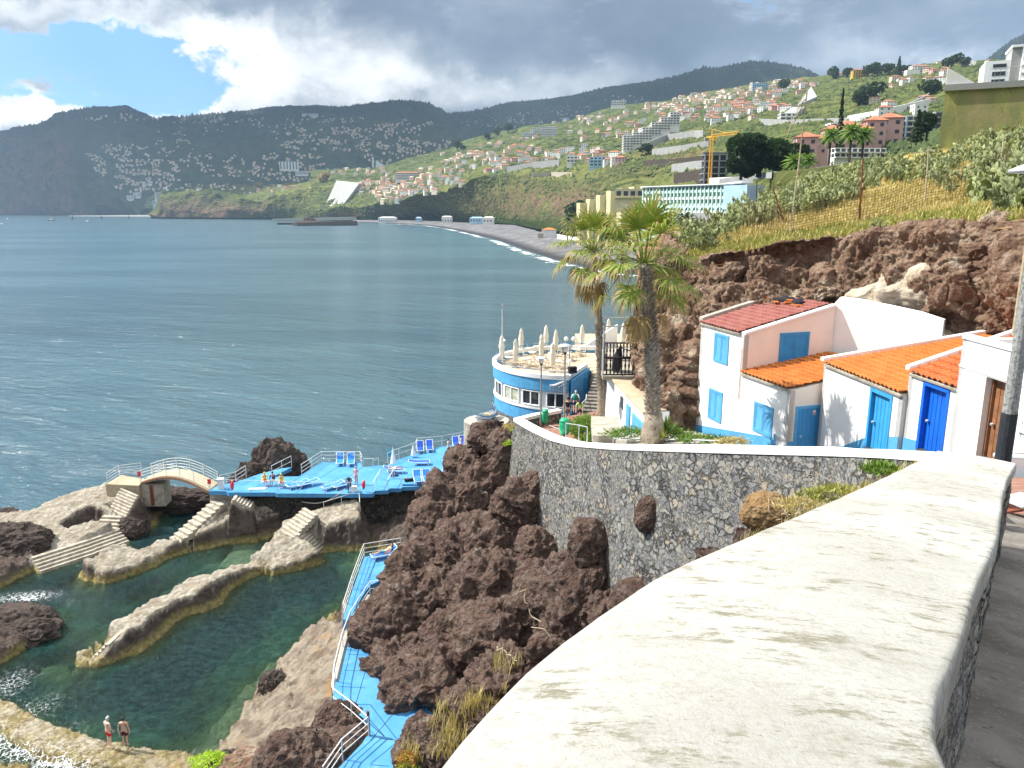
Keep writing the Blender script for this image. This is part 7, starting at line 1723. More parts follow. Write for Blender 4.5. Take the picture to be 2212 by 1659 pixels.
A=V2(9.4,38.0); Bq=V2(10.6,34.8); C=V2(11.5,30.9); d1=(C-A).normalized(); n1v=Vector((-abs(d1.y),-abs(d1.x)*1.0,0)).normalized(); n1v=Vector((d1.y,-d1.x,0)); n1v=n1v if n1v.x<0 else -n1v
r1=-n1v                                     # into the house
zu=22.0; zl_=20.25
# house 1 ------------------------------------------------------------------
h1=thing('two_storey_house','white two storey house with blue shutters and a faded red tiled roof','house',(9.4,38,16.3))
A=C-d1*7.35; Bq=px_on_line(A,C,1608,zu)
quad_wall(h1,'front_wall',A,Bq,15.8,zu,zu,n1v); quad_wall(h1,'front_wall',Bq,C,15.8,zl_,zl_,n1v)
D_=Bq+r1*4.75; zD=23.15
quad_wall(h1,'shaded_wall',Bq,D_,19.0,zu+.02,zD,d1,'shaded_white_paint',.2)
fnrm=d1.copy()                              # faces the camera side (down the street)
# verge cap of the upper wall
mb=MB(); a,b=V2(Bq.x,Bq.y,zu+.02),V2(D_.x,D_.y,zD); mb.hexa([a+fnrm*.06,b+fnrm*.06,b-fnrm*.25,a-fnrm*.25],[v+Vector((0,0,.1)) for v in (a+fnrm*.06,b+fnrm*.06,b-fnrm*.25,a-fnrm*.25)]); mb.build('verge',MT['white_paint'],h1)
UA=A+r1*4.6; tile_roof(h1,V2(A.x,A.y,zu+.08),V2(Bq.x,Bq.y,zu+.08)-d1*.26,V2(UA.x,UA.y,23.2),V2(D_.x,D_.y,23.2)-d1*.26,'tile_red','upper_roof',.24)
mb=MB(); q=[V2(A.x,A.y,zu+.1),V2(UA.x,UA.y,23.25)]; mb.hexa([q[0]-d1*.25,q[1]-d1*.25,q[1]+d1*.1,q[0]+d1*.1],[v+Vector((0,0,.22)) for v in (q[0]-d1*.25,q[1]-d1*.25,q[1]+d1*.1,q[0]+d1*.1)]); mb.build('parapet',MT['concrete'],h1)
# back part of the upper storey (its hidden far side)
quad_wall(h1,'side_wall',UA,A,16,23.2,zu,-fnrm)
# lower roof
W2a=Bq+r1*4.7; zW=20.95; W2b=C+r1*4.9
tile_roof(h1,V2(Bq.x,Bq.y,zl_+.05),V2(C.x,C.y,zl_+.05)-d1*.02,V2(W2a.x,W2a.y,zW),V2(W2b.x,W2b.y,zW),'tile_orange','lower_roof',.27)
F_=px_on_line(C,C+r1*3,1770,19)
quad_wall(h1,'door_wall',C,C+r1*4.6,15.8,zl_,20.9,fnrm,'shaded_white_paint',.2)
base_side='blue_light'
def blue_base(par,P0,P1,z0,za,zb_,nrm,mat='blue_light'):return wall_poly([V2(P0.x,P0.y,z0)+nrm*.012,V2(P1.x,P1.y,z0)+nrm*.012,V2(P1.x,P1.y,zb_)+nrm*.012,V2(P0.x,P0.y,za)+nrm*.012],.01,nrm).build('blue_base',MT[mat],par)
q0,q1=px_on_line(A,C,1500,17),px_on_line(A,C,1668,17); blue_base(h1,A,q1,15.8,zrow(A,917),zrow(q1,946),n1v); blue_base(h1,q1+d1*.002,px_on_line(A,C,1673,17),15.8,zrow(q1,936),zrow(q1,936),n1v)
for x0,x1,y0,y1 in ((1538,1568,722,784),(1533,1562,843,908),(1630,1671,874,938)):
 q0,q1=px_on_line(A,C,x0,19),px_on_line(A,C,x1,19); mid_=q0.lerp(q1,.5); window_shut(h1,q0,q1,n1v,zrow(mid_,y1),zrow(mid_,y0))
q0,q1=px_on_line(Bq,D_,1682,21),px_on_line(Bq,D_,1745,21); mid_=q0.lerp(q1,.5); window_shut(h1,q0,q1,fnrm,zrow(mid_,784),zrow(mid_,718),frame='blue_dark',leaf='blue_dark')
q0,q1=px_on_line(C,C+r1*3,1713,18),px_on_line(C,C+r1*3,1768,18); zt_=zrow(q0.lerp(q1,.5),876); leaf_door(h1,q0,q1,fnrm,zt_-2.3,zt_,'blue_light','blue_dark',recess=.03)
mb=MB(); q=px_on_line(C,C+r1*3,1753,18); z_=zrow(q,891); mb.box((q.x,q.y,z_),(.14,.05,.2),math.atan2(r1.y,r1.x)); mb.build('notice',MT['plastic_white'],h1)
mb=MB(); q=q+fnrm*.03; mb.box((q.x,q.y,z_-.03),(.09,.01,.07),math.atan2(r1.y,r1.x)); mb.build('notice_print',MT['buoy_red'],h1)
blue_base(h1,C,px_on_line(C,C+r1*3,1713,17),15.8,zrow(C,955),zrow(C,955),fnrm)
q=px_on_line(A,C,1677,17); mb=MB(); mb.box((q.x,q.y,zrow(q,946)),(.05,.34,.16),math.atan2(d1.y,d1.x)+R(90)); mb.build('letter_box',MT['metal'],h1)
for x in (1692,1696):q=px_on_line(A,C,x,18) ; mb=MB(); mb.tube([V2(q.x,q.y,zrow(q,915))+n1v*.03,V2(q.x,q.y,zrow(q,898))+n1v*.03],.015,4); mb.build('conduit',MT['metal'],h1)
# loose tiles and debris on the red roof
dr=random.Random(8); t=thing('loose_tiles','heap of loose orange tiles and black plastic on the red roof','debris',V2(UA.x-.8,UA.y-.6,23.1))
cc=UA.lerp(D_,.38)-r1*.9
mb=MB()
for k in range(16):q=cc+d1*dr.uniform(-1.3,1.2)+r1*dr.uniform(-.4,.4); mb.box((q.x,q.y,23.1+dr.uniform(-.05,.15)),(.22,.45,.05),dr.uniform(0,3))
mb.build('tiles',MT['tile_orange'],t)
mb=MB()
for k in range(9):q=cc+d1*dr.uniform(-1.1,1.0)+r1*dr.uniform(.1,.6); mb.lathe([(.3,0),(.26,.12),(.05,.22)],(q.x,q.y,23.12),7)
mb.build('plastic',MT['cloth_black'],t)
# courtyard wall --------------------------------------------------------------
E_=pY(2040,690,32.9); E_.z=0; Dp=D_+r1*.1
cw=thing('courtyard_wall','tall plain white wall behind the roofs against the cliff','wall',V2(D_.x,D_.y,19))
cn=Vector((-(E_-Dp).normalized().y*-1,0,0)); dd_=(E_-Dp).normalized(); cn=Vector((dd_.y,-dd_.x,0)); cn=cn if cn.x<0 else -cn
P_top=[]
for x,y in ((1800,657),(1812,642),(1850,646),(1920,660),(1990,675),(2040,691)):q=px_on_line(Dp,E_,x,23); P_top.append(V2(q.x,q.y,zrow(q,y)))
mb=wall_poly([V2(Dp.x,Dp.y,18.5),V2(E_.x,E_.y,18.5)]+P_top[::-1],.35,cn); mb.build('wall',MT['white_paint'],cw)
# house 2 -----------------------------------------------------------------------
h2=thing('middle_house','low white house with a light blue door and bright orange roof','house',(13.1,28,17.5))
G=V2(12.9,31.15); K=V2(13.4,25.6); d2=(K-G).normalized(); n2=Vector((d2.y,-d2.x,0)); n2=n2 if n2.x<0 else -n2; r2=-n2; z2=21.3
Gu,Ku=G+r2*6.8,K+r2*7.5
quad_wall(h2,'gable_wall',Gu,G,16,22.45,z2+.1,-d2,'white_paint')
mb=MB(); a,b=V2(G.x,G.y,z2+.16)+n2*.12,V2(Gu.x,Gu.y,22.5); mb.hexa([a-d2*.12,b-d2*.12,b+d2*.14,a+d2*.14],[v+Vector((0,0,.13)) for v in (a-d2*.12,b-d2*.12,b+d2*.14,a+d2*.14)]); mb.build('verge',MT['white_paint'],h2)
tile_roof(h2,V2(G.x,G.y,z2+.07)+d2*.16,V2(K.x,K.y,z2+.07),V2(Gu.x,Gu.y,22.42)+d2*.16,V2(Ku.x,Ku.y,22.42),'tile_orange','roof',.27)
q0,q1=px_on_line(G,K,1875,20),px_on_line(G,K,1922,20); zt_=zrow(q0.lerp(q1,.5),846)
leaf_door(h2,q0,q1,n2,zt_-2.25,zt_,'blue_door','blue_door')
def front_with_door(par,A_,B_,a,b,zb,zt__,zd,nn__):
 quad_wall(par,'front_wall',A_,a,zb,zt__,zt__,nn__); quad_wall(par,'front_wall',b,B_,zb,zt__,zt__,nn__); wall_poly([V2(a.x,a.y,zd),V2(b.x,b.y,zd),V2(b.x,b.y,zt__),V2(a.x,a.y,zt__)],.25,nn__).build('lintel',MT['white_paint'],par)
front_with_door(h2,G,K,q0,q1,16,z2,zt_,n2)
s0=px_on_line(G,K,1812,18); blue_base(h2,s0,q0,16,zrow(s0,966),zrow(q0,945),n2); blue_base(h2,q1,K,16,zrow(q1,943),zrow(K,944),n2)
quad_wall(h2,'end_wall',K,K+r2*3,16,z2,z2+.4,d2)
# house 3 -----------------------------------------------------------------------
h3=thing('small_house','narrow white house with a deep blue door and dark orange roof','house',(13.8,24.4,18))
J=V2(13.55,25.65); L3=V2(13.85,22.7); d3=(L3-J).normalized(); n3=Vector((d3.y,-d3.x,0)); n3=n3 if n3.x<0 else -n3; r3=-n3; z3=22.1
Ju,Lu=J+r3*4.5,L3+r3*4.5
quad_wall(h3,'gable_wall',Ju,J,17,23.6,z3+.1,-d3)
mb=MB(); a,b=V2(J.x,J.y,z3+.12)+n3*.1,V2(Ju.x,Ju.y,23.68); mb.hexa([a-d3*.1,b-d3*.1,b+d3*.12,a+d3*.12],[v+Vector((0,0,.13)) for v in (a-d3*.1,b-d3*.1,b+d3*.12,a+d3*.12)]); mb.build('verge',MT['white_paint'],h3)
tile_roof(h3,V2(J.x,J.y,z3+.06)+d3*.14,V2(L3.x,L3.y,z3+.06),V2(Ju.x,Ju.y,23.6)+d3*.14,V2(Lu.x,Lu.y,23.6),'tile_new','roof',.27)
q0,q1=px_on_line(J,L3,1989,21),px_on_line(J,L3,2045,21); zt_=zrow(q0.lerp(q1,.5),832)
leaf_door(h3,q0,q1,n3,zt_-2.3,zt_,'blue_deep','blue_deep',recess=.2); front_with_door(h3,J,L3,q0,q1,17,z3,zt_,n3)
blue_base(h3,J,q0,17,zrow(J,944),zrow(q0,952),n3)
# house 4 -----------------------------------------------------------------------
h4=thing('flat_roofed_house','flat roofed white house with a brown wooden door beside the lamp post','house',(13.9,18,19))
M4=V2(13.42,22.6); N4=V2(13.95,9.5); d4=(N4-M4).normalized(); n4=Vector((d4.y,-d4.x,0)); n4=n4 if n4.x<0 else -n4; r4=-n4; z4=23.8
q0,q1=px_on_line(M4,N4,2112,21),px_on_line(M4,N4,2172,21); zd1=zrow(q0.lerp(q1,.5),823)
quad_wall(h4,'front_wall',M4,q0,17.5,z4,z4,n4); quad_wall(h4,'front_wall',q1,N4,17.5,z4,z4,n4)
wall_poly([V2(q0.x,q0.y,zd1),V2(q1.x,q1.y,zd1),V2(q1.x,q1.y,z4),V2(q0.x,q0.y,z4)],.25,n4).build('lintel',MT['white_paint'],h4)
quad_wall(h4,'side_wall',M4+r4*5,M4,17.5,z4,z4,-d4)
leaf_door(h4,q0-n4*.22,q1-n4*.22,n4,zd1-2.35,zd1,'wood','wood',recess=.1,fw=.09)
mb=MB(); mb.hexa([V2(q0.x,q0.y,zd1-2.4) ,V2(q0.x,q0.y,zd1-2.4)+d4*.01,V2(q0.x,q0.y,zd1-2.4)+d4*.01-n4*.3,V2(q0.x,q0.y,zd1-2.4)-n4*.3],[V2(q0.x,q0.y,zd1),V2(q0.x,q0.y,zd1)+d4*.01,V2(q0.x,q0.y,zd1)+d4*.01-n4*.3,V2(q0.x,q0.y,zd1)-n4*.3]); mb.build('reveal',MT['shaded_white_paint'],h4)
mb=MB(); a,b=M4+r4*.3,N4+r4*.3; c_,e_=N4+r4*6,M4+r4*6; mb.prism([a[:2],b[:2],c_[:2],e_[:2]],z4-.45,z4-.35); mb.build('roof',MT['concrete'],h4)
mb=MB(); a,b=V2(M4.x,M4.y,z4-.85),V2(N4.x,N4.y,z4-.85); mb.hexa([a+n4*.03,b+n4*.03,b,a],[v+Vector((0,0,.06)) for v in (a+n4*.03,b+n4*.03,b,a)]); mb.build('string_course',MT['white_paint'],h4)
mb=MB(); a,b=V2(M4.x,M4.y,z4),V2(N4.x,N4.y,z4); mb.hexa([a+n4*.05,b+n4*.05,b-n4*.3,a-n4*.3],[v+Vector((0,0,.1)) for v in (a+n4*.05,b+n4*.05,b-n4*.3,a-n4*.3)]); mb.build('coping',MT['white_paint'],h4)
for x,y0,y1,w_ in ((2196,905,938,.02),(2203,918,935,.12)):q=px_on_line(M4,N4,x,21)+n4*.04; mb=MB(); mb.box((q.x,q.y,(zrow(q,y0)+zrow(q,y1))/2),(.05,w_*2,zrow(q,y0)-zrow(q,y1)),math.atan2(d4.y,d4.x)+R(90)); mb.build('wall_box',MT['plastic_white'],h4)
# retaining render behind the flat roof
# near lamp post ------------------------------------------------------------------
lb=pY(2151,1097,7.8); lp=thing('lamp_post','grey lamp post with a black painted foot beside the end of the parapet','street lamp',lb)
ht=pY(2233,372,7.8).z-lb.z
mb=MB(); mb.tube([lb+Vector((0,0,.02)),lb+Vector((0,0,1.06))],.078,14); mb.build('black_foot',MT['pole_black'],lp)
mb=MB(); mb.tube([lb+Vector((0,0,1.06)),lb+Vector((0,0,ht))],[.074,.05],14); mb.build('pole',MT['pole_grey'],lp)
mb=MB(); mb.box((lb.x,lb.y,lb.z+.02),(.36,.36,.025),.3); mb.build('base_plate',MT['rust'],lp)
mb=MB(); mb.lathe([(.30,0),(.29,.03),(.12,.10),(.03,.12)],lb+Vector((-.02,0,ht)),24); mb.build('lamp_shade',MT['metal'],lp,True)
mb=MB(); mb.lathe([(.07,-.14),(.11,-.02)],lb+Vector((0,0,ht)),14); mb.build('lantern_glass',MT['lamp_globe'],lp,True)
q=pY(2190,724,16); mb=MB(); mb.tube([q,V2(q.x,q.y,pY(2200,515,16).z)],.045,8); o=mb.build('wooden_pole',MT['wood_pale']); rebase(o,q); tag(o,'thin pale wooden pole behind the flat roof, left of the lamp post','pole')
# handrail below the crest
hr_=thing('steel_handrail','steel handrail with one post in front of the flat roofed house','railing',pY(2176,1088,11))
a,b=pY(2150,983,9.6),pY(2290,992,8.6); mb=MB(); mb.tube([a,b],.035,10); mb.build('rail',MT['metal'],hr_); c=a.lerp(b,.22); mb=MB(); mb.tube([c,c-Vector((0,0,1.0))],.028,8); mb.build('post',MT['metal'],hr_)
a2,b2=a-Vector((0,0,.0)),b
q=pY(2187,950,15);
c=pY(2206,1083,8.8); mb=MB(); mb.box((c.x,c.y,c.z),(.5,.35,.05),.4); o=mb.build('drain_cover',MT['metal']); rebase(o,c); tag(o,'small metal drain cover on the path at the right edge','drain cover')
# ------------------------------------------------------------------ cliff behind the houses and the cactus slope
topr=[(1378,604,46),(1392,590,46),(1420,560,47),(1452,510,48),(1475,540,44),(1500,569,42),(1530,562,41.5),(1570,556,41),(1620,546,40.5),(1700,532,40),(1750,528,39.5),(1800,518,39),(1850,508,38.5),(1900,500,38),(1960,494,37),(2000,490,36.5),(2050,486,35.5),(2100,482,34.5),(2160,478,33),(2230,472,31),(2350,462,28)]
TR=[pY(*t) for t in topr]
lowr_=[]
for i,p in enumerate(TR):
 x=topr[i][0]; yb=np.interp(x,[1378,1400,1500,1620,1800,2000,2100,2350],[880,930,930,800,730,760,790,860]); Yb=topr[i][2]-np.interp(x,[1352,1500,1600,2350],[4.5,3.0,1.6,1.2]); lowr_.append(pY(x,float(yb),float(Yb)))
midr=[]
for i,(a,b) in enumerate(zip(TR,lowr_)):
 m_=a*.5+b*.5; x=topr[i][0]; m_=m_+Vector((-.6 if x<1500 else 0,-1.2,0)); midr.append(m_)
up_=[p+Vector((0,.7,-.5)) for p in TR]
V,N=rail_sheet([lowr_,midr,TR,up_],620,170,1)
N*=np.where((N*(np.array([0,0,H])-V)).sum(-1,keepdims=True)>0,1.,-1.)
tt=np.linspace(0,3,170); A_w=np.clip((2.05-tt)/.25,0.0,1)*.7+.3
fl=V.reshape(-1,3); P_=fl
d=fbm(P_*.35,6,.55,2.1,2)*1.1+fbm(P_*.9+3,5,.6,2.2,1)*.4+fbm(P_*.16+8,3)*2.0+fbm(P_*2.6+3,4,.6,2.2,2)*.16
V2_=V+N*(d.reshape(V.shape[:2])*A_w[None])[...,None]*1.15
# plastered hollow: smoother and paler
o=np_mesh('house_cliff',V2_.reshape(-1,3),grid_faces(620,170),None or MT['rock_cliff'],True); tag(o,kind='structure')
CL2_V,CL2_F=[],[]; CL_V,CL_F=[],[]
for i,a in enumerate(((1418,720,43,42,70),(1450,800,41.5,56,90),(1440,890,38.5,40,50),(1392,765,43.5,24,40),(1480,700,43,50,70),(1478,880,39.5,36,60),(1465,600,45,40,60),(1500,520,47,30,22),
                       (1560,600,42.5,60,36),(1660,600,41.5,50,36),(1740,590,41,36,40),(1790,610,40,40,34),(1870,560,39.5,60,44),(1940,545,38.5,50,36),(2010,560,38.5,46,46),(1975,635,37.5,26,22),(2090,600,35.5,60,70),(2150,560,34,60,60),(2140,680,34,60,36),(2080,690,34.5,46,26),(2230,600,31,50,100),(1600,640,41.5,60,16))):lump(*a,seed=120+i*3.7,sub=6,amp=.4)
V=np.concatenate(CL_V); tri=np.concatenate(CL_F); o=np_mesh('cliff_outcrops',V,tri,MT['rock_cliff'],True); tag(o,kind='structure')
m,n=newmat('sprayed_render'); p=n.geo('Position'); col=n.mix(n.mr(n.noise(p,1.2,7,.65),.35,.65),(.36,.30,.22),(.52,.46,.36)); finish(n,col,.95,n.bump(n.noise(p,5,6,.65),.6,.1),.1); MT['render']=m
CL_V,CL_F=[],[]
lump(1965,655,35.9,130,52,222.0,6,.14,depth=1.2); lump(2060,722,34.6,70,26,225.0,6,.14,depth=1.0); lump(2010,605,35.6,60,34,229.0,6,.14,depth=1.0)
V=np.concatenate(CL_V); tri=np.concatenate(CL_F); o=np_mesh('rendered_rock',V,tri,m,True); tag(o,kind='structure')

# grassy slope above ------------------------------------------------------------
def M_slope():
 m,n=newmat('grass_slope'); p=n.geo('Position'); g=n.attr('green','Fac'); s=n.attr('soil','Fac')
 a=n.noise(p,.5,7,.65); b=n.noise(n.scale(p,(1,1,2.5)),4,7,.7); c=n.noise(p,18,4,.7)
 dry=n.mix(n.mr(b,.35,.65),(.34,.25,.085),(.50,.40,.16)); dry=n.mix(n.mr(a,.5,.7),dry,(.42,.30,.12))
 gr=n.mix(n.mr(b,.35,.65),(.12,.19,.035),(.27,.34,.07))
 f=n.mr(n.math('ADD',g,n.math('MULTIPLY',n.math('SUBTRACT',a,.5),1.6)),.35,.65); col=n.mix(f,dry,gr)
 so=n.mix(n.mr(b,.35,.65),(.20,.10,.06),(.32,.19,.12)); f2=n.mr(n.math('ADD',s,n.math('MULTIPLY',n.math('SUBTRACT',b,.5),.9)),.45,.6); col=n.mix(f2,col,so)
 col=n.mix(n.math('MULTIPLY',n.mr(c,.5,.7),.5),col,(.10,.09,.04)); finish(n,col,.95,n.bump(n.math('ADD',b,c),.8,.08),.1); return m
crest=[(1352,560,52),(1420,505,52),(1460,488,52),(1500,505,50),(1540,485,52),(1600,452,56),(1660,430,60),(1720,408,63),(1800,380,66),(1880,358,68),(1960,338,69),(2030,322,70),(2120,312,70),(2230,305,68),(2350,300,66)]
XS=[t[0] for t in topr]; CR=[pY(x,*interp(crest,x)) for x in XS]
edge_=[p+Vector((0,.3,-.35)) for p in TR]
q1r=[a.lerp(b,.33)+Vector((0,0,.25)) for a,b in zip(TR,CR)]; q2r=[a.lerp(b,.66)+Vector((0,0,.3)) for a,b in zip(TR,CR)]
back_=[p+Vector((p.x/p.y*14+3,14,-3.5)) for p in CR]; back2=[p+Vector((p.x/p.y*60+12,60,-14)) for p in CR]
V,N=rail_sheet([edge_,q1r,q2r,CR,back_,back2],300,200,1)
fl=V.reshape(-1,3); V[...,2]+=(fbm(fl*.3,5)*.35+fbm(fl*1.5,4)*.07).reshape(V.shape[:2])*np.clip(np.linspace(0,5,200)/.3,.15,1)[None]
uu,vv=np.meshgrid(np.linspace(0,1,300),np.linspace(0,5,200),indexing='ij')
soil=np.exp(-((vv-.05)/.18)**2)*.62+np.exp(-((uu-.43)/.12)**2-((vv-.2)/.25)**2)*.3+(uu<.13)*.6
green=np.exp(-((vv-.25)/.22)**2)*.45+np.exp(-((uu-.2)/.08)**2-((vv-.1)/.2)**2)*.9+np.exp(-((uu-.85)/.15)**2-((vv-.5)/.5)**2)*.45+np.clip(vv-2.6,0,.6)+np.exp(-((vv-2.0)/.15)**2)*.2
SLV,SLF=V.reshape(-1,3),grid_faces(300,200)
o=np_mesh('grass_slope',SLV,SLF,M_slope(),True,{'green':green.ravel(),'soil':soil.ravel()}); tag(o,kind='structure')
SHEETS['slope']=BVHTree.FromPolygons([tuple(v) for v in SLV],[tuple(f) for f in SLF.tolist()])
# grass tufts
def tuft_mesh(n_,seed,h0,h1,spread,wd=.012):
 rr=random.Random(seed); vs,fs=[],[]
 for k in range(n_):
  a=rr.uniform(0,6.28); r_=spread*math.sqrt(rr.random()); x,y=r_*math.cos(a),r_*math.sin(a); h=rr.uniform(h0,h1); l=h*rr.uniform(.15,.6); b=rr.uniform(0,6.28); w_=wd*rr.uniform(.7,1.6)
  dx,dy=math.cos(b),math.sin(b); i=len(vs); vs+=[(x-dy*w_,y+dx*w_,0),(x+dy*w_,y-dx*w_,0),(x+dx*l*.4+dy*w_*.8,y+dy*l*.4-dx*w_*.8,h*.6),(x+dx*l*.4-dy*w_*.8,y+dy*l*.4+dx*w_*.8,h*.6),(x+dx*l,y+dy*l,h)]
  fs+=[(i,i+1,i+2,i+3),(i+3,i+2,i+4)]
 return vs,fs
def scatter(nm,lab,mat,pts,n_,h0,h1,spread,wd,seed=1):
 rr=random.Random(seed); protos_=[tuft_mesh(n_,seed*10+k,h0,h1,spread,wd) for k in range(5)]; mb=MB()
 for p in pts:
  vs,fs=protos_[rr.randrange(5)]; s_=rr.uniform(.7,1.3); a=rr.uniform(0,6.28); ca,sa=math.cos(a)*s_,math.sin(a)*s_
  mb.add([(p[0]+x*ca-y*sa,p[1]+x*sa+y*ca,p[2]+z*s_-.01) for x,y,z in vs],fs)
 o=mb.build(nm,MT[mat]); tag(o,lab,'grass',kind='stuff'); return o
gr_=np.random.RandomState(2); pts=[]; pg=[]
for k in range(5200):
 x=gr_.uniform(1490,2290); lo=interp(topr,x)[0]; hi=interp(crest,x)[0]; y=hi+(lo-hi)*gr_.rand()**.8-1; h=hit(x,y,['slope'])
 if h is None:continue
 near_edge=(lo-y)<28
 (pg if (near_edge and gr_.rand()<.6) else pts).append(h[0])
scatter('dry_grass','dry yellow grass covering the fenced slope','dry_grass',pts[:3600],12,.12,.34,.28,.02,3)
scatter('green_grass','green grass fringe along the cliff edge','green_grass',pg,16,.12,.34,.3,.022,4)

# prickly pears ---------------------------------------------------------------
def cactus_mesh(seed,n_,H_):
 rr=random.Random(seed); mb=MB(); pads=[]
 def pad(base,up,side,L,Wd):
  nrm=up.cross(side).normalized(); k=10; vs=[]
  ring_=[(math.sin(a)*Wd*.5*(1+.18*math.sin(a/2 if a<3.14 else (6.28-a)/2)),-math.cos(a)*L*.5+L*.5) for a in [2*math.pi*q/k for q in range(k)]]
  th=.035
  for s_ in (-1,1):
   for (u,v) in ring_:vs.append(base+side*u*.92+up*v+nrm*th*s_*.35)
  cI=len(vs); vs+=[base+up*L*.52-nrm*th,base+up*L*.52+nrm*th]
  fs=[(q,(q+1)%k,cI) for q in range(k)]+[(k+(q+1)%k,k+q,cI+1) for q in range(k)]+[(q,k+q,k+(q+1)%k,(q+1)%k) for q in range(k)]
  mb.add(vs,fs); pads.append((base,up,side,L,Wd))
 for b in range(n_):
  a=rr.uniform(0,6.28); r_=rr.uniform(0,.36)*H_; base=Vector((r_*math.cos(a),r_*math.sin(a),-.08)); up=Vector((rr.gauss(0,.28),rr.gauss(0,.28),1)).normalized(); L=rr.uniform(.34,.48)
  for lv in range(rr.choice([2,3,3,4])):
   side=up.cross(Vector((rr.gauss(0,1),rr.gauss(0,1),.1))).normalized(); pad(base,up,side,L,L*rr.uniform(.5,.68))
   if rr.random()<.75:
    for q in range(rr.choice([1,2])):
     u2=(up+side*rr.choice([-1,1])*rr.uniform(.5,1.1)+Vector((rr.gauss(0,.2),rr.gauss(0,.2),.2))).normalized(); s2_=u2.cross(Vector((rr.gauss(0,1),rr.gauss(0,1),.1))).normalized(); l2=L*rr.uniform(.6,.85); pad(base+up*L*rr.uniform(.75,.95)+side*0,u2,s2_,l2,l2*.6)
   base=base+up*L*.93; up=(up+Vector((rr.gauss(0,.35),rr.gauss(0,.35),.1))).normalized(); L*=rr.uniform(.78,.95)
 return mb
cprotos=[]
for k in range(7):
 mb=cactus_mesh(40+k,7+k%3,1.0); o=mb.build('prickly_pear',MT['cactus' if k%3 else 'cactus_dark']); cprotos.append(o.data); bpy.data.objects.remove(o)
kr=random.Random(21); npl=0
def cact(x,y,s_,lab,grp,k=None):
 h=hit(x,y,['slope'])
 if h is None:return
 if grp:lab+=', '+('left of the leaning rusty post' if x<1660 else 'near the tall dead stalk' if x<1760 else 'left of the knotted post' if x<1850 else 'right of the knotted post' if x<1960 else 'near the thin stake' if x<2090 else 'by the thick stake')
 o=bpy.data.objects.new('prickly_pear',cprotos[k if k is not None else kr.randrange(7)]); COL.objects.link(o); o.location=h[0]; o.rotation_euler=(0,0,kr.uniform(0,6.28)); o.scale=(s_,s_,s_*kr.uniform(.9,1.15)); tag(o,lab,'cactus',grp)
def strip(poly_fn,n_,s0,s1,lab,grp):
 for k in range(n_):
  x,y=poly_fn(); cact(x,y,kr.uniform(s0,s1),lab,grp)
strip(lambda:(lambda x:(x,float(np.interp(x,[1480,1600,1700,1830,1900],[520,465,440,405,390]))+kr.uniform(-16,34)))(kr.uniform(1480,1850)),150,.62,1.0,'prickly pear in the middle band','prickly pears in the middle band')
strip(lambda:(lambda x:(x,float(np.interp(x,[1620,1700,1830,2230],[455,425,385,318]))+kr.uniform(-8,12)))(kr.uniform(1640,2230)),90,.7,1.05,'prickly pear on the crest','prickly pears along the crest')
strip(lambda:(lambda x:(x,float(np.interp(x,[1830,1960,2060],[400,385,372]))+kr.uniform(-12,14)))(kr.uniform(1830,2060)),34,.65,1.0,'prickly pear in the upper right row','prickly pears in the upper right row')
strip(lambda:(kr.uniform(2080,2290),kr.uniform(325,430)),48,1.1,1.6,'large prickly pear in the right thicket','prickly pears of the right thicket')
strip(lambda:(kr.uniform(2110,2290),kr.uniform(430,466)),14,.9,1.3,'low prickly pear above the right cliff edge','prickly pears above the right cliff edge')
strip(lambda:(kr.uniform(1480,1570),kr.uniform(505,540)),18,.5,.8,'small prickly pear on the left end rocks','prickly pears at the left end')
for x,y,s_,lab in ((2030,405,1.1,'sprawling dark prickly pear leaning left in the open grass'),(2050,420,.9,'prickly pear right below the sprawling dark one'),(2075,395,1.0,'prickly pear behind the sprawling dark one'),(1895,508,.8,'single bright prickly pear growing out of the cliff edge')):cact(x,y,s_,lab,None,3)

# fence ------------------------------------------------------------------
fx=[(1600,500),(1706,513),(1855,484),(1900,478),(2003,443),(2080,432),(2160,395),(2260,380)]
FP=[hit(x,y,['slope'])[0] for x,y in fx]
MT['wire']=M_flat('rusty_wire',(.16,.10,.05),.3,4,.7,0,9)
fn=thing('wire_fence','rusty square mesh fence running up the dry slope','fence',FP[0])
for si,(a,b) in enumerate(zip(FP,FP[1:])):
 L=(b-a).length; h_=1.65; nV,nH=int(L/.16),int(h_/.15); mb=MB(); r_=.0085
 for k in range(nV+1):q=a.lerp(b,k/nV); mb.add([q+Vector((-r_,0,.05)),q+Vector((r_,0,.05)),q+Vector((r_,0,h_)),q+Vector((-r_,0,h_))],[(0,1,2,3)])
 for k in range(nH+1):
  z=.05+(h_-.05)*k/nH; mb.add([a+Vector((0,0,z-r_)),b+Vector((0,0,z-r_)),b+Vector((0,0,z+r_)),a+Vector((0,0,z+r_))],[(0,1,2,3)])
 mb.build('mesh_panel',MT['wire'],fn)
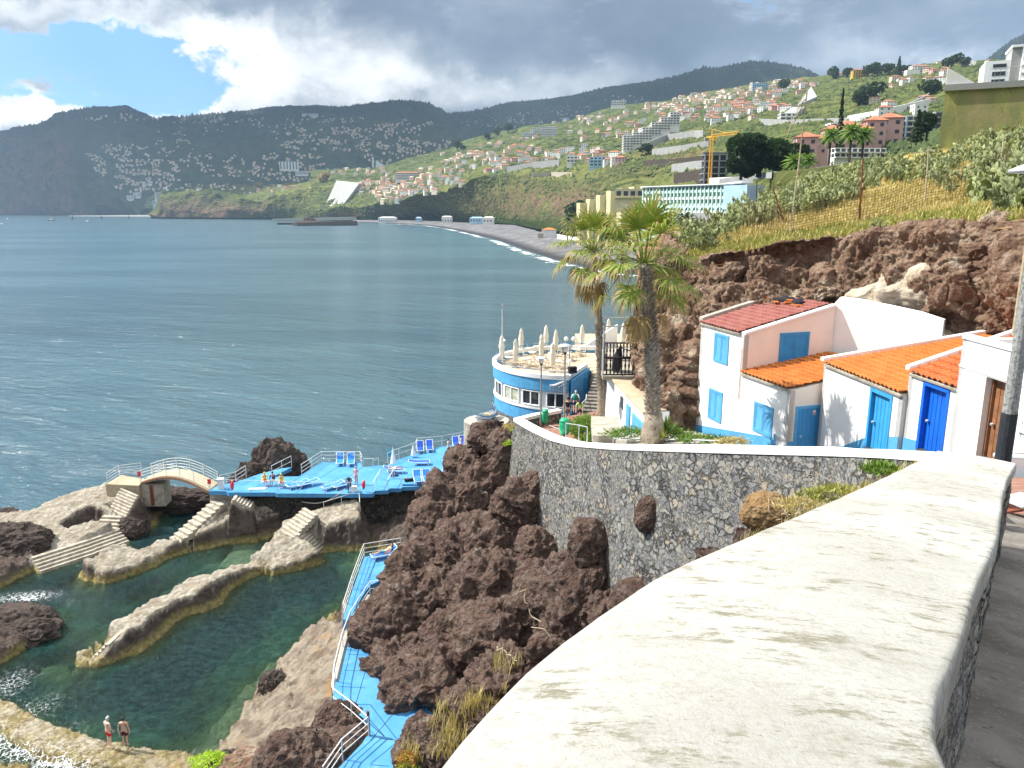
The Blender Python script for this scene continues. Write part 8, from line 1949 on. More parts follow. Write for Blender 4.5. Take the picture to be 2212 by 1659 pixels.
for (x0,y0,x1,y1,r_,m_,nm,lab) in ((1695,487,1670,405,.055,'rust','rusty_post','short rusty fence post leaning left'),(1706,513,1745,190,.05,'wood_pale','dead_flower_stalk','very tall dead flower stalk with drooping tips standing on the slope'),(1855,482,1864,343,.06,'rust','rusty_post','dark knotted rusty fence post in the middle of the fence'),
         (1998,440,2006,315,.045,'wood_pale','fence_stake','pale thin stake in the right part of the fence'),(2160,392,2168,290,.055,'wood_pale','fence_stake','thick pale stake in the cactus thicket')):
 a=hit(x0,y0,['slope'])[0]; b=pY(x1,y1,a.y+(.4 if nm!='rusty_post' else .1)); mb=MB(); n_=14; mb.tube([a.lerp(b,k/n_)+Vector((kr.uniform(-1,1),0,0))*(.03 if nm=='rusty_post' else .012) for k in range(n_+1)],[r_*(1-.45*k/n_)*(1+(.35*kr.random() if nm=='rusty_post' else 0)) for k in range(n_+1)],6)
 if 'stalk' in nm:
  for q0,dx,dz in ((.93,-.9,-1.9),(.9,-.7,-1.5),(.97,-.5,-.9)):
   s_=a.lerp(b,q0); mb.tube([s_+Vector((dx*t,0,dz*t**1.6)) for t in np.linspace(0,1,7)],[.035,.03,.03,.025,.025,.02,.01],4)
 o=mb.build(nm,MT[m_]); rebase(o,a); tag(o,lab,'post' if 'stalk' not in nm else 'plant')
for (x0,y0,x1,y1,Yd,lab) in ((1635,438,1635,388,58,'thin green pole left of the fence on the crest'),(1832,378,1840,310,80,'green pole in front of the pink hotel'),(1900,362,1906,310,82,'green pole right of the pink hotel'),(1966,345,1972,280,84,'green pole before the white grey apartments')):
 a,b=pY(x0,y0,Yd),pY(x1,y1,Yd); mb=MB(); mb.tube([a-Vector((0,0,1)),b],.035,6); o=mb.build('green_pole',MT['dark_rail']); rebase(o,a); tag(o,lab,'pole')

# green stained retaining wall and the white building ----------------------------
def M_greenwall():
 m,n=newmat('stained_concrete'); p=n.geo('Position'); v=n.scale(p,(1.2,1.2,.12)); a=n.noise(v,.6,7,.65); b=n.noise(v,2.4,6,.65); c=n.noise(p,.35,5,.6)
 col=n.mix(n.mr(a,.38,.62),(.17,.18,.075),(.30,.29,.09)); col=n.mix(n.mr(b,.5,.72),col,(.13,.12,.06)); col=n.mix(n.mr(c,.45,.65),col,(.24,.21,.10)); finish(n,col,.95,n.bump(n.noise(p,3,5),.4,.1),.1); return m
MT['greenwall']=M_greenwall()
Yw=75; g0,g1=pY(2024,305,Yw+1),pY(2042,197,Yw+3); zt=g1.z; gw=thing('concrete_retaining_wall','huge green and yellow stained concrete wall above the cactus slope','wall',g0)
mb=MB(); a,b=V2(g0.x,g0.y,g0.z-6),V2(g0.x+30,g0.y-9,g0.z-6); at,bt2=V2(g1.x,g1.y,zt),V2(g1.x+30,g1.y-9,zt+.6); mb.hexa([a,b,b+V2(10,14),a+V2(10,14)],[at,bt2,bt2+V2(9,12),at+V2(9,12)]); mb.build('face',MT['greenwall'],gw)
mb=MB(); mb.hexa([at+V2(-.25,-.3,0),bt2+V2(0,-.3,0),bt2+V2(9,12,0),at+V2(9,12,0)],[at+V2(-.25,-.3,.55),bt2+V2(0,-.3,.55),bt2+V2(9,12,.55),at+V2(9,12,.55)]); mb.build('edge_beam',MT['far_grey'],gw)
fnc=thing('slat_fence','pale slatted triangular screen on the corner of the green wall','fence',at); mb=MB()
for k in range(20):
 t=k/19; q=at+V2(.1+t*2.4,.1-t*.7,.5); hh=1.5*(1-t)+.1; mb.box((q.x,q.y,q.z+hh/2),(.16,.05,hh))
mb.build('slats',MT['far_white'],fnc)
rl2=thing('roof_railing','thin grey railing along the top of the green wall','railing',at+V2(6,-1.8,.5)); mb=MB(); mb.tube([at+V2(.1,0,1.7),at+V2(12,-3.3,4.9)],.03,4) if False else mb.tube([at+V2(3.4,-1.1,1.85),at+V2(28,-8.4,2.3)],.03,4)
for k in range(60):t=k/59; q=at+V2(3.4+24.6*t,-1.1-7.3*t,.5); mb.tube([q,q+V2(0,0,1.4+.35*t)],.014,4)
mb.build('bars',MT['far_grey'],rl2)
mb=MB(); q=at+V2(3,1,.5); mb.box((q.x,q.y,q.z+.2),(2.6,.2,.4),-.3); o=mb.build('low_parapet',MT['far_grey']); rebase(o,q); tag(o,'low pale parapet between the slatted screen and the white building','wall')
wb=thing('white_building','modern white building with banded windows and grey stair shaft above the green wall','building',at+V2(9.5,3,.5))
Yb=260; c0=pY(2122,190,Yb); rb_=R(-24); ub,vb=V2(math.cos(rb_),math.sin(rb_)),V2(-math.sin(rb_),math.cos(rb_)); k_=mpp(Yb,60)*1.06
def bb(mb,u0,u1,v0,v1,y0,y1):q=c0+ub*(u0+u1)/2*k_+vb*(v0+v1)/2*k_; za,zb2=pY(2122,y0,Yb).z,pY(2122,y1,Yb).z; mb.box((q.x,q.y,(za+zb2)/2),((u1-u0)*k_,(v1-v0)*k_,zb2-za),rb_)
for nm,a,m_ in (('left_wing',(0,44,0,90,240,133),'white_paint'),('stair_shaft',(44,62,-2,80,240,106),'far_grey'),('right_wing',(62,190,-8,90,240,124),'white_paint'),('shaft_frame',(61,67,-7,80,240,105),'white_paint'),('shaft_roof',(42,67,-7,80,107,102),'white_paint'),('roof_plant',(72,100,20,50,130,104),'far_grey')):mb=MB(); bb(mb,*a); mb.build(nm,MT[m_],wb)
for k in range(4):
 y=140+k*16.5
 mb=MB(); bb(mb,14,37,-.5,.5,y+9,y); mb.build('window',MT['glass_dark'],wb)
 mb=MB(); bb(mb,76,150,-8.6,-8,y+5,y-5); mb.build('window',MT['glass_dark'],wb)
 mb=MB(); bb(mb,62,190,-14,-8,y+8,y+6); mb.build('balcony_slab',MT['white_paint'],wb)
q=at+V2(7.2,-1.6,.6); mb=MB(); mb.lathe([(.05,0),(.2,.3),(.16,1.2),(.04,1.7)],q,8); o=mb.build('folded_parasol',MT['canvas']); rebase(o,q); tag(o,'folded pale parasol on the terrace of the white building','parasol')
q=at+V2(9.6,-1.8,.6); mb=MB(); mb.tube([q,q+V2(0,0,1.1)],.04,5); mb.lathe([(.8,1.0),(.5,1.2),(.05,1.35)],q,10); o=mb.build('open_parasol',MT['tile_red']); rebase(o,q); tag(o,'faded reddish open parasol on the terrace of the white building','parasol')
# road wall and dark shrubs behind the crest
wq=[pY(x,y,Yd) for x,y,Yd in ((1556,386,329),(1650,373,305),(1672,371,261),(1740,365,240),(1900,342,220),(2020,322,210))]; mb=MB()
for a,b in zip(wq,wq[1:]):mb.hexa([a-V2(0,0,2),b-V2(0,0,2),b+V2(0,2,-2),a+V2(0,2,-2)],[a,b,b+V2(0,2,0),a+V2(0,2,0)])
o=mb.build('road_wall',MT['far_grey']); rebase(o,wq[0]); tag(o,'long pale road wall below the huge dark tree and the pink hotel','wall')

# dark olive bank between the crest and the road wall
b0=[(1556,402,322),(1655,402,300),(1668,420,255),(1700,440,120),(1750,425,100),(1900,372,92),(2060,330,90)]; b1=[(1556,396,325),(1655,392,302),(1668,400,258),(1700,405,165),(1750,395,160),(1900,362,150),(2060,326,150)]; b2=[(1556,386,330),(1650,373,306),(1672,371,262),(1740,366,241),(1900,343,221),(2060,320,205)]
loft('olive_bank',[b0,b1,b2],1664,2060,140,[16,16],M_hill('olive_bank',(.06,.075,.028),(.11,.115,.04),(.03,.045,.018),(.2,.2,.06),(.15,.16,.05),(.15,.1,.07),(.2,.14,.1),6,.1),2.2,.05)
# ------------------------------------------------------------------ palms
def fan_frond(mbg,mbd,base,dirv,L,R_,seed,droop,dead=0.0):
 """one fan leaf: a stalk and about 30 narrow segments; tips are dry"""
 rr=random.Random(seed); d=dirv.normalized(); side=d.cross(Vector((0,0,1)));
 if side.length<.05:side=Vector((1,0,0))
 side.normalize(); up=side.cross(d).normalized()
 tip=base+d*L+Vector((0,0,-droop*L*.35)); mid_=base+d*L*.5+Vector((0,0,.05*L))
 (mbd if dead>.8 else mbg).tube([base,mid_,tip],[.03,.022,.016],4,cap=False)
 d2=(tip-mid_).normalized(); up2=side.cross(d2).normalized(); n_=26
 for k in range(n_):
  a=(k/(n_-1)-.5)*R(215); v=(d2*math.cos(a)+side*math.sin(a)).normalized(); ln=R_*(1-.22*abs(a)/R(108))*rr.uniform(.88,1.08)
  v=(v+up2*(.22*math.cos(k*1.9)*.5+.10) ).normalized(); p0=tip; p1=tip+v*ln*.42; g=droop*rr.uniform(.7,1.4)
  p2=p1+(v+Vector((0,0,-g*.9))).normalized()*ln*.33; p3=p2+(v*.45+Vector((0,0,-g*1.6-.15))).normalized()*ln*.34
  w_=side.cross(v); w_=v.cross(up2).normalized(); w0,w1,w2=.012,ln*.042,ln*.026
  for mb,A_,B_,wa,wb in (((mbd if dead>.8 else mbg),p0,p1,w0,w1),((mbd if rr.random()<dead+.10 else mbg),p1,p2,w1,w2),((mbd if rr.random()<dead+.55 else mbg),p2,p3,w2,.003)):
   i=[A_-w_*wa,A_+w_*wa,B_+w_*wb,B_-w_*wb]; mb.add(i,[(0,1,2,3)])
def M_trunk():
 m,n=newmat('palm_trunk'); p=n.geo('Position'); X_,Y_,Z_=n.sep(p); a=n.noise(n.scale(p,(9,9,3)),1,6,.7); b=n.noise(n.scale(p,(4,4,14)),1,5,.65)
 col=n.mix(n.mr(a,.38,.62),(.16,.115,.085),(.48,.43,.37)); col=n.mix(n.mr(b,.5,.7),col,(.20,.15,.11)); col=n.mix(n.mr(n.geo('Random Per Island'),.35,.75),col,n.mix(n.mr(a,.4,.6),(.34,.30,.26),(.58,.55,.50))); finish(n,col,.95,n.bump(n.math('ADD',a,b),.9,.04),.1); return m
MT['trunk']=M_trunk(); MT['trunk_smooth']=M_flat('smooth_palm_trunk',(.34,.28,.21),.2,6,.9,.5,22,dirt=((.16,.11,.08),.5,.7,4))
def palm(name,lab,base,top,r0,r1,rough_from,rough_to,nf,L,RF,seed,skirt=1.0):
 t=thing(name,lab,'palm tree',base); rr=random.Random(seed); n_=26
 ctr=[base.lerp(top,k/n_)+Vector((math.sin(k/n_*3.1)*.12,0,0)) for k in range(n_+1)]
 rad=[r0*(1+.55*math.exp(-k/2.2))*(1-k/n_)+r1*(k/n_) for k in range(n_+1)]
 mb=MB(); mb.tube(ctr,rad,14); mb.build('trunk',MT['trunk_smooth'],t,True)
 mb=MB()           # stubs of old leaf stalks
 Hh=(top-base).length; k=0; z=rough_from*Hh
 while z<rough_to*Hh:
  f=z/Hh; c=base.lerp(top,f)+Vector((math.sin(f*3.1)*.12,0,0)); r_=r0*(1-f)+r1*f
  for q in range(9):
   a=q*2*math.pi/9+k*.35+rr.uniform(-.1,.1); o_=Vector((math.cos(a),math.sin(a),0)); s_=Vector((-math.sin(a),math.cos(a),0)); b_=c+o_*r_*.95; l_=rr.uniform(.08,.17); tp2=b_+o_*l_+Vector((0,0,l_*1.1)); w_=rr.uniform(.035,.06)
   mb.add([b_-s_*w_,b_+s_*w_,tp2+s_*w_*.7,tp2-s_*w_*.7,b_-s_*w_+Vector((0,0,.07)),b_+s_*w_+Vector((0,0,.07))],[(0,1,2,3),(3,2,5,4),(0,3,4),(1,5,2)])
  z+=.085; k+=1
 mb.build('leaf_bases',MT['trunk'],t)
 g,dd=MB(),MB(); c=top
 for k in range(nf):
  a=k*2.399+rr.uniform(-.2,.2); e=82-118*(k/(nf-1))**1.15+rr.uniform(-7,7); ev=R(e); dv=Vector((math.cos(a)*math.cos(ev),math.sin(a)*math.cos(ev),math.sin(ev)))
  dr_=.06+.8*(k/nf)**1.3; fan_frond(g,dd,c+Vector((math.cos(a),math.sin(a),0))*.12,dv,L*rr.uniform(.85,1.1),RF*rr.uniform(.9,1.1),seed*100+k,dr_,0.0 if k<nf*.62 else (k/nf-.55)*1.1)
 for k in range(int(nf*.45*skirt)):
  a=k*2.399+1; ev=R(rr.uniform(-80,-52)); dv=Vector((math.cos(a)*math.cos(ev),math.sin(a)*math.cos(ev),math.sin(ev))); fan_frond(g,dd,c+dv*.1-Vector((0,0,.25)),dv,L*.8,RF*.95,seed*100+60+k,1.3,1.0)
 g.build('green_fronds',MT['frond'],t); dd.build('dry_fronds',MT['frond_dead'],t); return t
pb=pY(1410,942,31.3); ptp=pY(1392,568,31.3); palm('fan_palm','big thick fan palm in front of the house cliff',pb,ptp,.28,.19,.10,.97,33,1.75,1.15,3,.4)
mb=MB(); mb.lathe([(.56,-.2),(.50,.15),(.42,.6),(.36,1.0)],pb,16)
o=mb.build('palm_foot',MT['trunk_smooth'],None,True); rebase(o,pb); o.parent=bpy.data.objects['fan_palm']; o.location=(0,0,0)
p2b=pY(1302,905,46.5); p2t=pY(1281,540,45.5); palm('fan_palm','slimmer fan palm beside the café stairs',p2b,p2t,.28,.16,.18,.58,30,1.7,1.2,5,.5)
# feather palms by the hotel
def feather_palm(x,y,Yd,h_,s_,lab,seed):
 b=pY(x,y,Yd); t=thing('date_palm',lab,'palm tree',b); rr=random.Random(seed); mb=MB(); mb.tube([b-Vector((0,0,4)),b+Vector((0,0,h_))],[.5,.35],7); mb.build('trunk',MT['rock_dark'],t); mb=MB(); c=b+Vector((0,0,h_))
 for k in range(34):
  a=k*2.399; e=R(70-105*k/33); dv=Vector((math.cos(a)*math.cos(e),math.sin(a)*math.cos(e),math.sin(e))); sd_=Vector((-math.sin(a),math.cos(a),0)); prev=c
  for q in range(1,7):
   cur=c+dv*s_*q/6-Vector((0,0,s_*.35*(q/6)**2)); w_=s_*.12*math.sin(math.pi*(q+.5)/7.5)
   mb.add([prev,cur,cur+sd_*w_-Vector((0,0,w_*.6)),prev+sd_*w_*.9-Vector((0,0,w_*.6))],[(0,1,2,3)]); mb.add([prev,cur,cur-sd_*w_-Vector((0,0,w_*.6)),prev-sd_*w_*.9-Vector((0,0,w_*.6))],[(3,2,1,0)]); prev=cur
 mb.build('crown',MT['shrub' if 'green' in lab else 'dark_foliage'],t)
for i,(x,y,Yd,h_,s_,lab) in enumerate(((1300,520,400,9,8.5,'feathery dark palm before the ochre hotel'),(1314,525,390,5,6,'lower feathery palm right of the first by the ochre hotel'),(1226,512,560,12,4,'thin drooping palm left of the ochre hotel'),(1345,560,330,10,6,'dark palm between the two fan palm crowns'),(1478,522,300,8,6,'dark palm against the mint hotel'),
  (1835,340,280,9,5,'green palm in front of the pink hotel, left of two'),(1862,340,282,8,5,'green palm in front of the pink hotel, right of two'),(1715,372,280,4,5,'low green palm below the orange pavilion'),(1745,370,285,4,4.5,'low green palm right below the orange pavilion'),(1790,352,290,10,4.5,'green palm at the left wing of the pink hotel'))):feather_palm(x,y,Yd,h_,s_,lab,300+i)

# shrubs and small plants --------------------------------------------------------
def leafy(name,lab,c,r,n_,mat,seed,ls=.07,flat=.6,upright=False,cat='bush'):
 rr=random.Random(seed); mb=MB()
 for k in range(n_):
  v=Vector((rr.gauss(0,1),rr.gauss(0,1),abs(rr.gauss(0,.8)))).normalized()*rr.uniform(.55,1.0); p=Vector(c)+Vector((v.x*r[0]*(1+.25*math.sin(5*math.atan2(v.y,v.x))),v.y*r[1],v.z*r[2]))
  a=Vector((rr.gauss(0,1),rr.gauss(0,1),rr.gauss(0,.6)+(1.5 if upright else .3))).normalized(); b=a.cross(Vector((rr.gauss(0,1),rr.gauss(0,1),rr.gauss(0,1)))).normalized(); s_=ls*rr.uniform(.6,1.4)
  mb.add([p,p+a*s_+b*s_*.3,p+a*s_*2,p+a*s_-b*s_*.3],[(0,1,2,3)])
 o=mb.build(name,MT[mat]); rebase(o,c); tag(o,lab,cat); return o
c=pY(1268,940,44); leafy('leafy_shrub','large light green shrub beside the path steps',(c.x,c.y,c.z),(1.0,1.5,1.25),3000,'shrub',1,.10)
c=pY(1255,912,48); leafy('leafy_shrub','taller back part of greenery near the brown stairs',(c.x,c.y,c.z-.6),(.8,1.2,.9),1600,'shrub',2,.10)
c=pY(1300,950,40); leafy('leafy_shrub','low green plants below the concrete steps',(c.x,c.y,c.z-.1),(1.1,.8,.6),1500,'shrub',3,.09)
for i,(x,y,Yd,r_,n_,lab,m_) in enumerate(((1360,941,34.0,(1.2,.6,.4),1500,'low green plants left of the big palm foot','shrub'),(1445,944,31.6,(1.1,.5,.4),1500,'low green plants right of the big palm foot','shrub'),(1520,953,29.4,(1.2,.45,.28),1000,'thin ground plants below the two storey house','shrub'),(1580,957,27.6,(.7,.3,.2),500,'last small plants along the coping','dry_grass'))):
 c=pY(x,y,Yd); leafy('ground_plants',lab,(c.x,c.y,c.z),r_,n_,m_,10+i,.07)
c=pY(1440,935,31.5)
def spiky(name,lab,c,n_,L,mat,seed,spread=.8):
 rr=random.Random(seed); mb=MB()
 for k in range(n_):
  a=k*2.399; e=R(rr.uniform(15,85)); v=Vector((math.cos(a)*math.cos(e),math.sin(a)*math.cos(e),math.sin(e))); sd_=Vector((-math.sin(a),math.cos(a),0)); w_=L*.045; p1=c+v*L*.5; p2=c+v*L-Vector((0,0,L*.25*spread*math.cos(e)))
  mb.add([c-sd_*w_*.5,c+sd_*w_*.5,p1+sd_*w_,p1-sd_*w_,p2],[(0,1,2,3),(3,2,4)])
 o=mb.build(name,MT[mat]); rebase(o,c); tag(o,lab,'plant'); return o
spiky('spiky_yucca','tall spiky yucca right of the big palm trunk',c,60,.8,'shrub',5); spiky('spiky_yucca','small spiky plant at the foot of the yucca',pY(1432,948,30.8),40,.5,'green_grass',6)
leafy('planter_soil','x',pY(1400,952,36)-Vector((0,0,.4)),(.1,.1,.1),3,'shrub',7); bpy.data.objects.remove(bpy.data.objects['planter_soil'])
mb=MB(); P_=[pY(x,y,Yd) for x,y,Yd in ((1330,948,35.8),(1400,951,32),(1500,956,29),(1590,961,27.2),(1590,950,30),(1500,930,37),(1395,925,39.5))]; mb.prism([q[:2] for q in P_],14,[q.z-.05 for q in P_]); o=mb.build('planter_bed',MT['concrete']); tag(o,kind='structure')
# plants on the brown cliff and by the boulder
def cl_hit(x,y):
 d=ray(x,y).normalized(); h=CLIFF.ray_cast(Vector((0,0,H)),d); return h[0] if h[0] is not None else pY(x,y,35)
for i,(x,y,lab,m_,r_) in enumerate(((1097,960,'small lime green plant under the corner of the wall','shrub_lime',.35),(1108,932,'tiny lime plant on top of the cliff below the coping','shrub_lime',.25),(1100,925,'yellowish tuft beside the tiny lime plant','dry_grass',.3),(1185,1085,'pale grey green plant between the rocks at the wall foot','cactus',.35))):
 c=cl_hit(x,y); leafy('cliff_plant',lab,c,(r_,r_,r_*.8),260,m_,30+i,.06,cat='plant')
c=pZ(455,1652,1.4); leafy('bright_succulent','bright yellow green succulent at the bottom edge of the picture',c,(1.1,.8,.5),1700,'shrub_lime',40,.07,cat='plant')
c=pZ(520,1662,1.8); leafy('bright_succulent','darker green succulent right of the bright one',c,(.6,.5,.4),700,'shrub',41,.07,cat='plant')
kk=random.Random(3); pts=[]
for x,y,sx,sy,n_ in ((975,1600,34,50,34),(1035,1525,40,26,20),(1090,1440,30,30,8),(900,1640,30,20,14)):
 for k in range(n_):q=cl_hit(x+kk.gauss(0,sx*.6),y+kk.gauss(0,sy*.6)); pts.append(q)
scatter('dry_cliff_grass','dry yellow grass tufts on the brown rocks beside the parapet','dry_grass',pts,14,.25,.75,.25,.014,6)
c=cl_hit(880,1640); leafy('red_succulent','reddish succulent on the rock beside the blue walkway',c+Vector((0,-.3,.1)),(.5,.5,.45),600,'red_plant',44,.06,cat='plant')
c=cl_hit(880,1655); leafy('red_succulent','yellow green succulent below the reddish one',c+Vector((.1,-.4,.1)),(.5,.4,.3),400,'shrub_lime',45,.06,cat='plant')
# twiggy plants near the boulder and long dead stalks on the cliff
def twigs(name,lab,pts3,seed,r_=.012,mat='wood_pale'):
 rr=random.Random(seed); mb=MB()
 for a,b in pts3:
  n_=8; sg=(b-a).length*.06; mb.tube([a.lerp(b,k/n_)+Vector((rr.gauss(0,sg),rr.gauss(0,sg),rr.gauss(0,sg)))*(0<k<n_) for k in range(n_+1)],[r_*(1-.6*k/n_) for k in range(n_+1)],4)
 o=mb.build(name,MT[mat]); rebase(o,pts3[0][0]); tag(o,lab,'plant'); return o
tr_=random.Random(9)
seg=[]
for k in range(26):
 x0=tr_.uniform(1700,1880); a=pY(x0,1150-(x0-1690)*.4,12.5+tr_.uniform(-.5,1)); b=a+Vector((tr_.uniform(-.6,.4),tr_.uniform(-.3,.3),tr_.uniform(.15,.5))); seg.append((a,b))
twigs('dry_bush','tangle of dry twigs between the lichened boulder and the parapet',seg,1,.010)
seg=[(pY(1720,1120,14),pY(1700,1010,14)),(pY(1740,1110,14),pY(1768,1000,14.2)),(pY(1665,1110,15),pY(1640,1010,15.5)),(pY(1765,1090,13),pY(1765,960+30,13))]
twigs('dead_stalks','thin dead stalks rising in front of the stone wall',seg,2,.008)
for i,(x,y,Yd,r_,n_,lab,m_) in enumerate(((1800,1078,12.4,(.55,.3,.22),900,'yellow green weeds behind the parapet below the stone wall','green_grass'),(1905,1022,11.2,(.3,.2,.14),400,'small green weeds close to the parapet','shrub'),(1738,1104,13.6,(.55,.3,.25),600,'brownish dry weeds beside the boulder','dry_grass'))):
 c=pY(x,y,Yd); leafy('weeds',lab,c,r_,n_,m_,60+i,.05,upright=True,cat='plant')
a,b,c_=cl_hit(1125,1270),cl_hit(1150,1340),cl_hit(1180,1385)
up3=Vector((0,-.3,.35)); twigs('dead_stalks','long curved dead stalk hanging over the brown rocks',[(a+up3,b+up3),(b+up3,c_+up3)],5,.03)
a,b=cl_hit(1072,1405),cl_hit(1122,1440); twigs('dead_branch','short bent pale branch on the dark rock next to the parapet',[(a+up3,a.lerp(b,.6)+up3*1.6),(a.lerp(b,.6)+up3*1.6,b+up3)],6,.035)
# earth bank heaped between the wall foot and the parapet
t0=[(1570,1210,17),(1610,1168,16),(1680,1140,15),(1750,1108,13.6),(1800,1090,12.6),(1850,1062,12),(1900,1036,11.4),(1950,1014,11),(2010,990,10.6)]
t1=[pY(x+30,y+60,Yd-1.6) for x,y,Yd in t0]; t2=[pY(x+60,y+260,Yd-3.4) for x,y,Yd in t0]; tb=[pY(*t)+Vector((.2,1.2,-1.2)) for t in t0]
V,N=rail_sheet([tb,[pY(*t) for t in t0],t1,t2],120,60,1); fl=V.reshape(-1,3); V[...,2]+=(fbm(fl*1.2,5,.6)*.16+fbm(fl*4,4,.6,2.1,2)*.05).reshape(V.shape[:2])
o=np_mesh('earth_bank',V.reshape(-1,3),grid_faces(120,60),MT['rock_orange'],True); tag(o,kind='structure')
pts=[Vector(tuple(V[i,j])) for i in range(4,116,3) for j in (18,22,27) if (i*7+j)%3]
scatter('bank_grass','dry and green grass blades on the earth bank beside the parapet','green_grass',pts[::2],12,.05,.16,.12,.006,9); scatter('bank_straw','straw coloured grass on the earth bank beside the parapet','dry_grass',pts[1::2],12,.05,.2,.14,.005,10)
# ------------------------------------------------------------------ loungers
def lounger_proto(fab,back=50):
 t=thing('sun_lounger','x','sun lounger',(0,0,0))
 mb=MB(); mb.box((0,-.35,.34),(.60,1.25,.035)); mb.build('seat',MT[fab],t,world=False)
 a=R(back); b0=Vector((0,.27,.34)); b1=b0+Vector((0,.70*math.cos(a),.70*math.sin(a))); mb=MB(); o_=Vector((0,-math.sin(a),math.cos(a)))*.02
 mb.hexa([b0+Vector((-.3,0,0))-o_,b0+Vector((.3,0,0))-o_,b1+Vector((.3,0,0))-o_,b1+Vector((-.3,0,0))-o_],[b0+Vector((-.3,0,0))+o_,b0+Vector((.3,0,0))+o_,b1+Vector((.3,0,0))+o_,b1+Vector((-.3,0,0))+o_]); mb.build('backrest',MT[fab],t,world=False)
 mb=MB()
 for s_ in (-.33,.33):mb.tube([(s_,-1.0,.33),(s_,.3,.33)],.032,6); mb.tube([(s_,.27,.34),(s_,b1.y,b1.z)],.03,6)
 mb.tube([(-.33,-1.0,.33),(.33,-1.0,.33)],.03,6); mb.tube([(-.33,b1.y,b1.z),(.33,b1.y,b1.z)],.03,6); mb.build('frame',MT['plastic_white'],t,world=False)
 for sx in (-.33,.33):
  for sy,lean in ((-.78,-.12),(.12,.16)):mb=MB(); mb.tube([(sx,sy,.33),(sx,sy+lean,.0)],.03,6); mb.build('leg',MT['plastic_white'],t,world=False)
 return t
LP={}
LG=[(735,1001,'lounger_blue',10,'blue lounger on the raised square, left of the pair',52),(758,1002,'lounger_blue',10,'blue lounger on the raised square, right of the pair',52),
      (908,974,'lounger_deep',8,'deep blue lounger at the sea rail, left of the pair',48),(928,972,'lounger_deep',8,'deep blue lounger at the sea rail, right of the pair',48),(985,964,'lounger_deep',8,'deep blue lounger behind the two walking men, left one',48),(1000,962,'lounger_deep',8,'deep blue lounger behind the two walking men, right one',48),
      (644,1052,'lounger_blue',-50,'blue lounger near the people in yellow, left of the pair',12),(666,1050,'lounger_blue',-50,'blue lounger near the people in yellow, right of the pair',12),(720,1055,'lounger_blue',-48,'blue lounger left of the bending man, outer one',12),(742,1053,'lounger_blue',-48,'blue lounger left of the bending man, inner one',12),
      (902,1040,'lounger_blue',12,'blue lounger in front of the dark bags, left of the pair',50),(922,1039,'lounger_blue',12,'blue lounger in front of the dark bags, right of the pair',50),(966,1036,'lounger_blue',12,'blue lounger half hidden by the brown cliff',50),
      (905,1004,'lounger_deep',95,'deep blue flat lounger beside the folded white parasol',10),(850,1022,'lounger_blue',95,'white framed lounger carrying the sunbather on the deck',30),(1003,984,'lounger_deep',92,'deep blue flat lounger near the cliff behind the walking men',6),
      (832,1204,'lounger_blue',-62,'lounger with the sunbather at the top of the lower walkway',35),(872,1203,'lounger_blue',-62,'lounger with the turquoise towel beside the sunbather on the walkway',35)]
for i,(x,y,fab,rz_,lab,bk) in enumerate(LG):
 z=3.2 if y>1150 else (DZ+.16 if 'lounger in front' in lab or 'half hidden' in lab or x>868 and y<1050 and y>992 else DZ); key=(fab,bk)
 if key not in LP:LP[key]=lounger_proto(fab,bk); t=LP[key]
 else:t=copy_tree(LP[key])
 c=pZ(x,y,z); t.location=c; t.rotation_euler=(0,0,R(rz_)); tag(t,lab,'sun lounger','sun loungers on the blue decks')

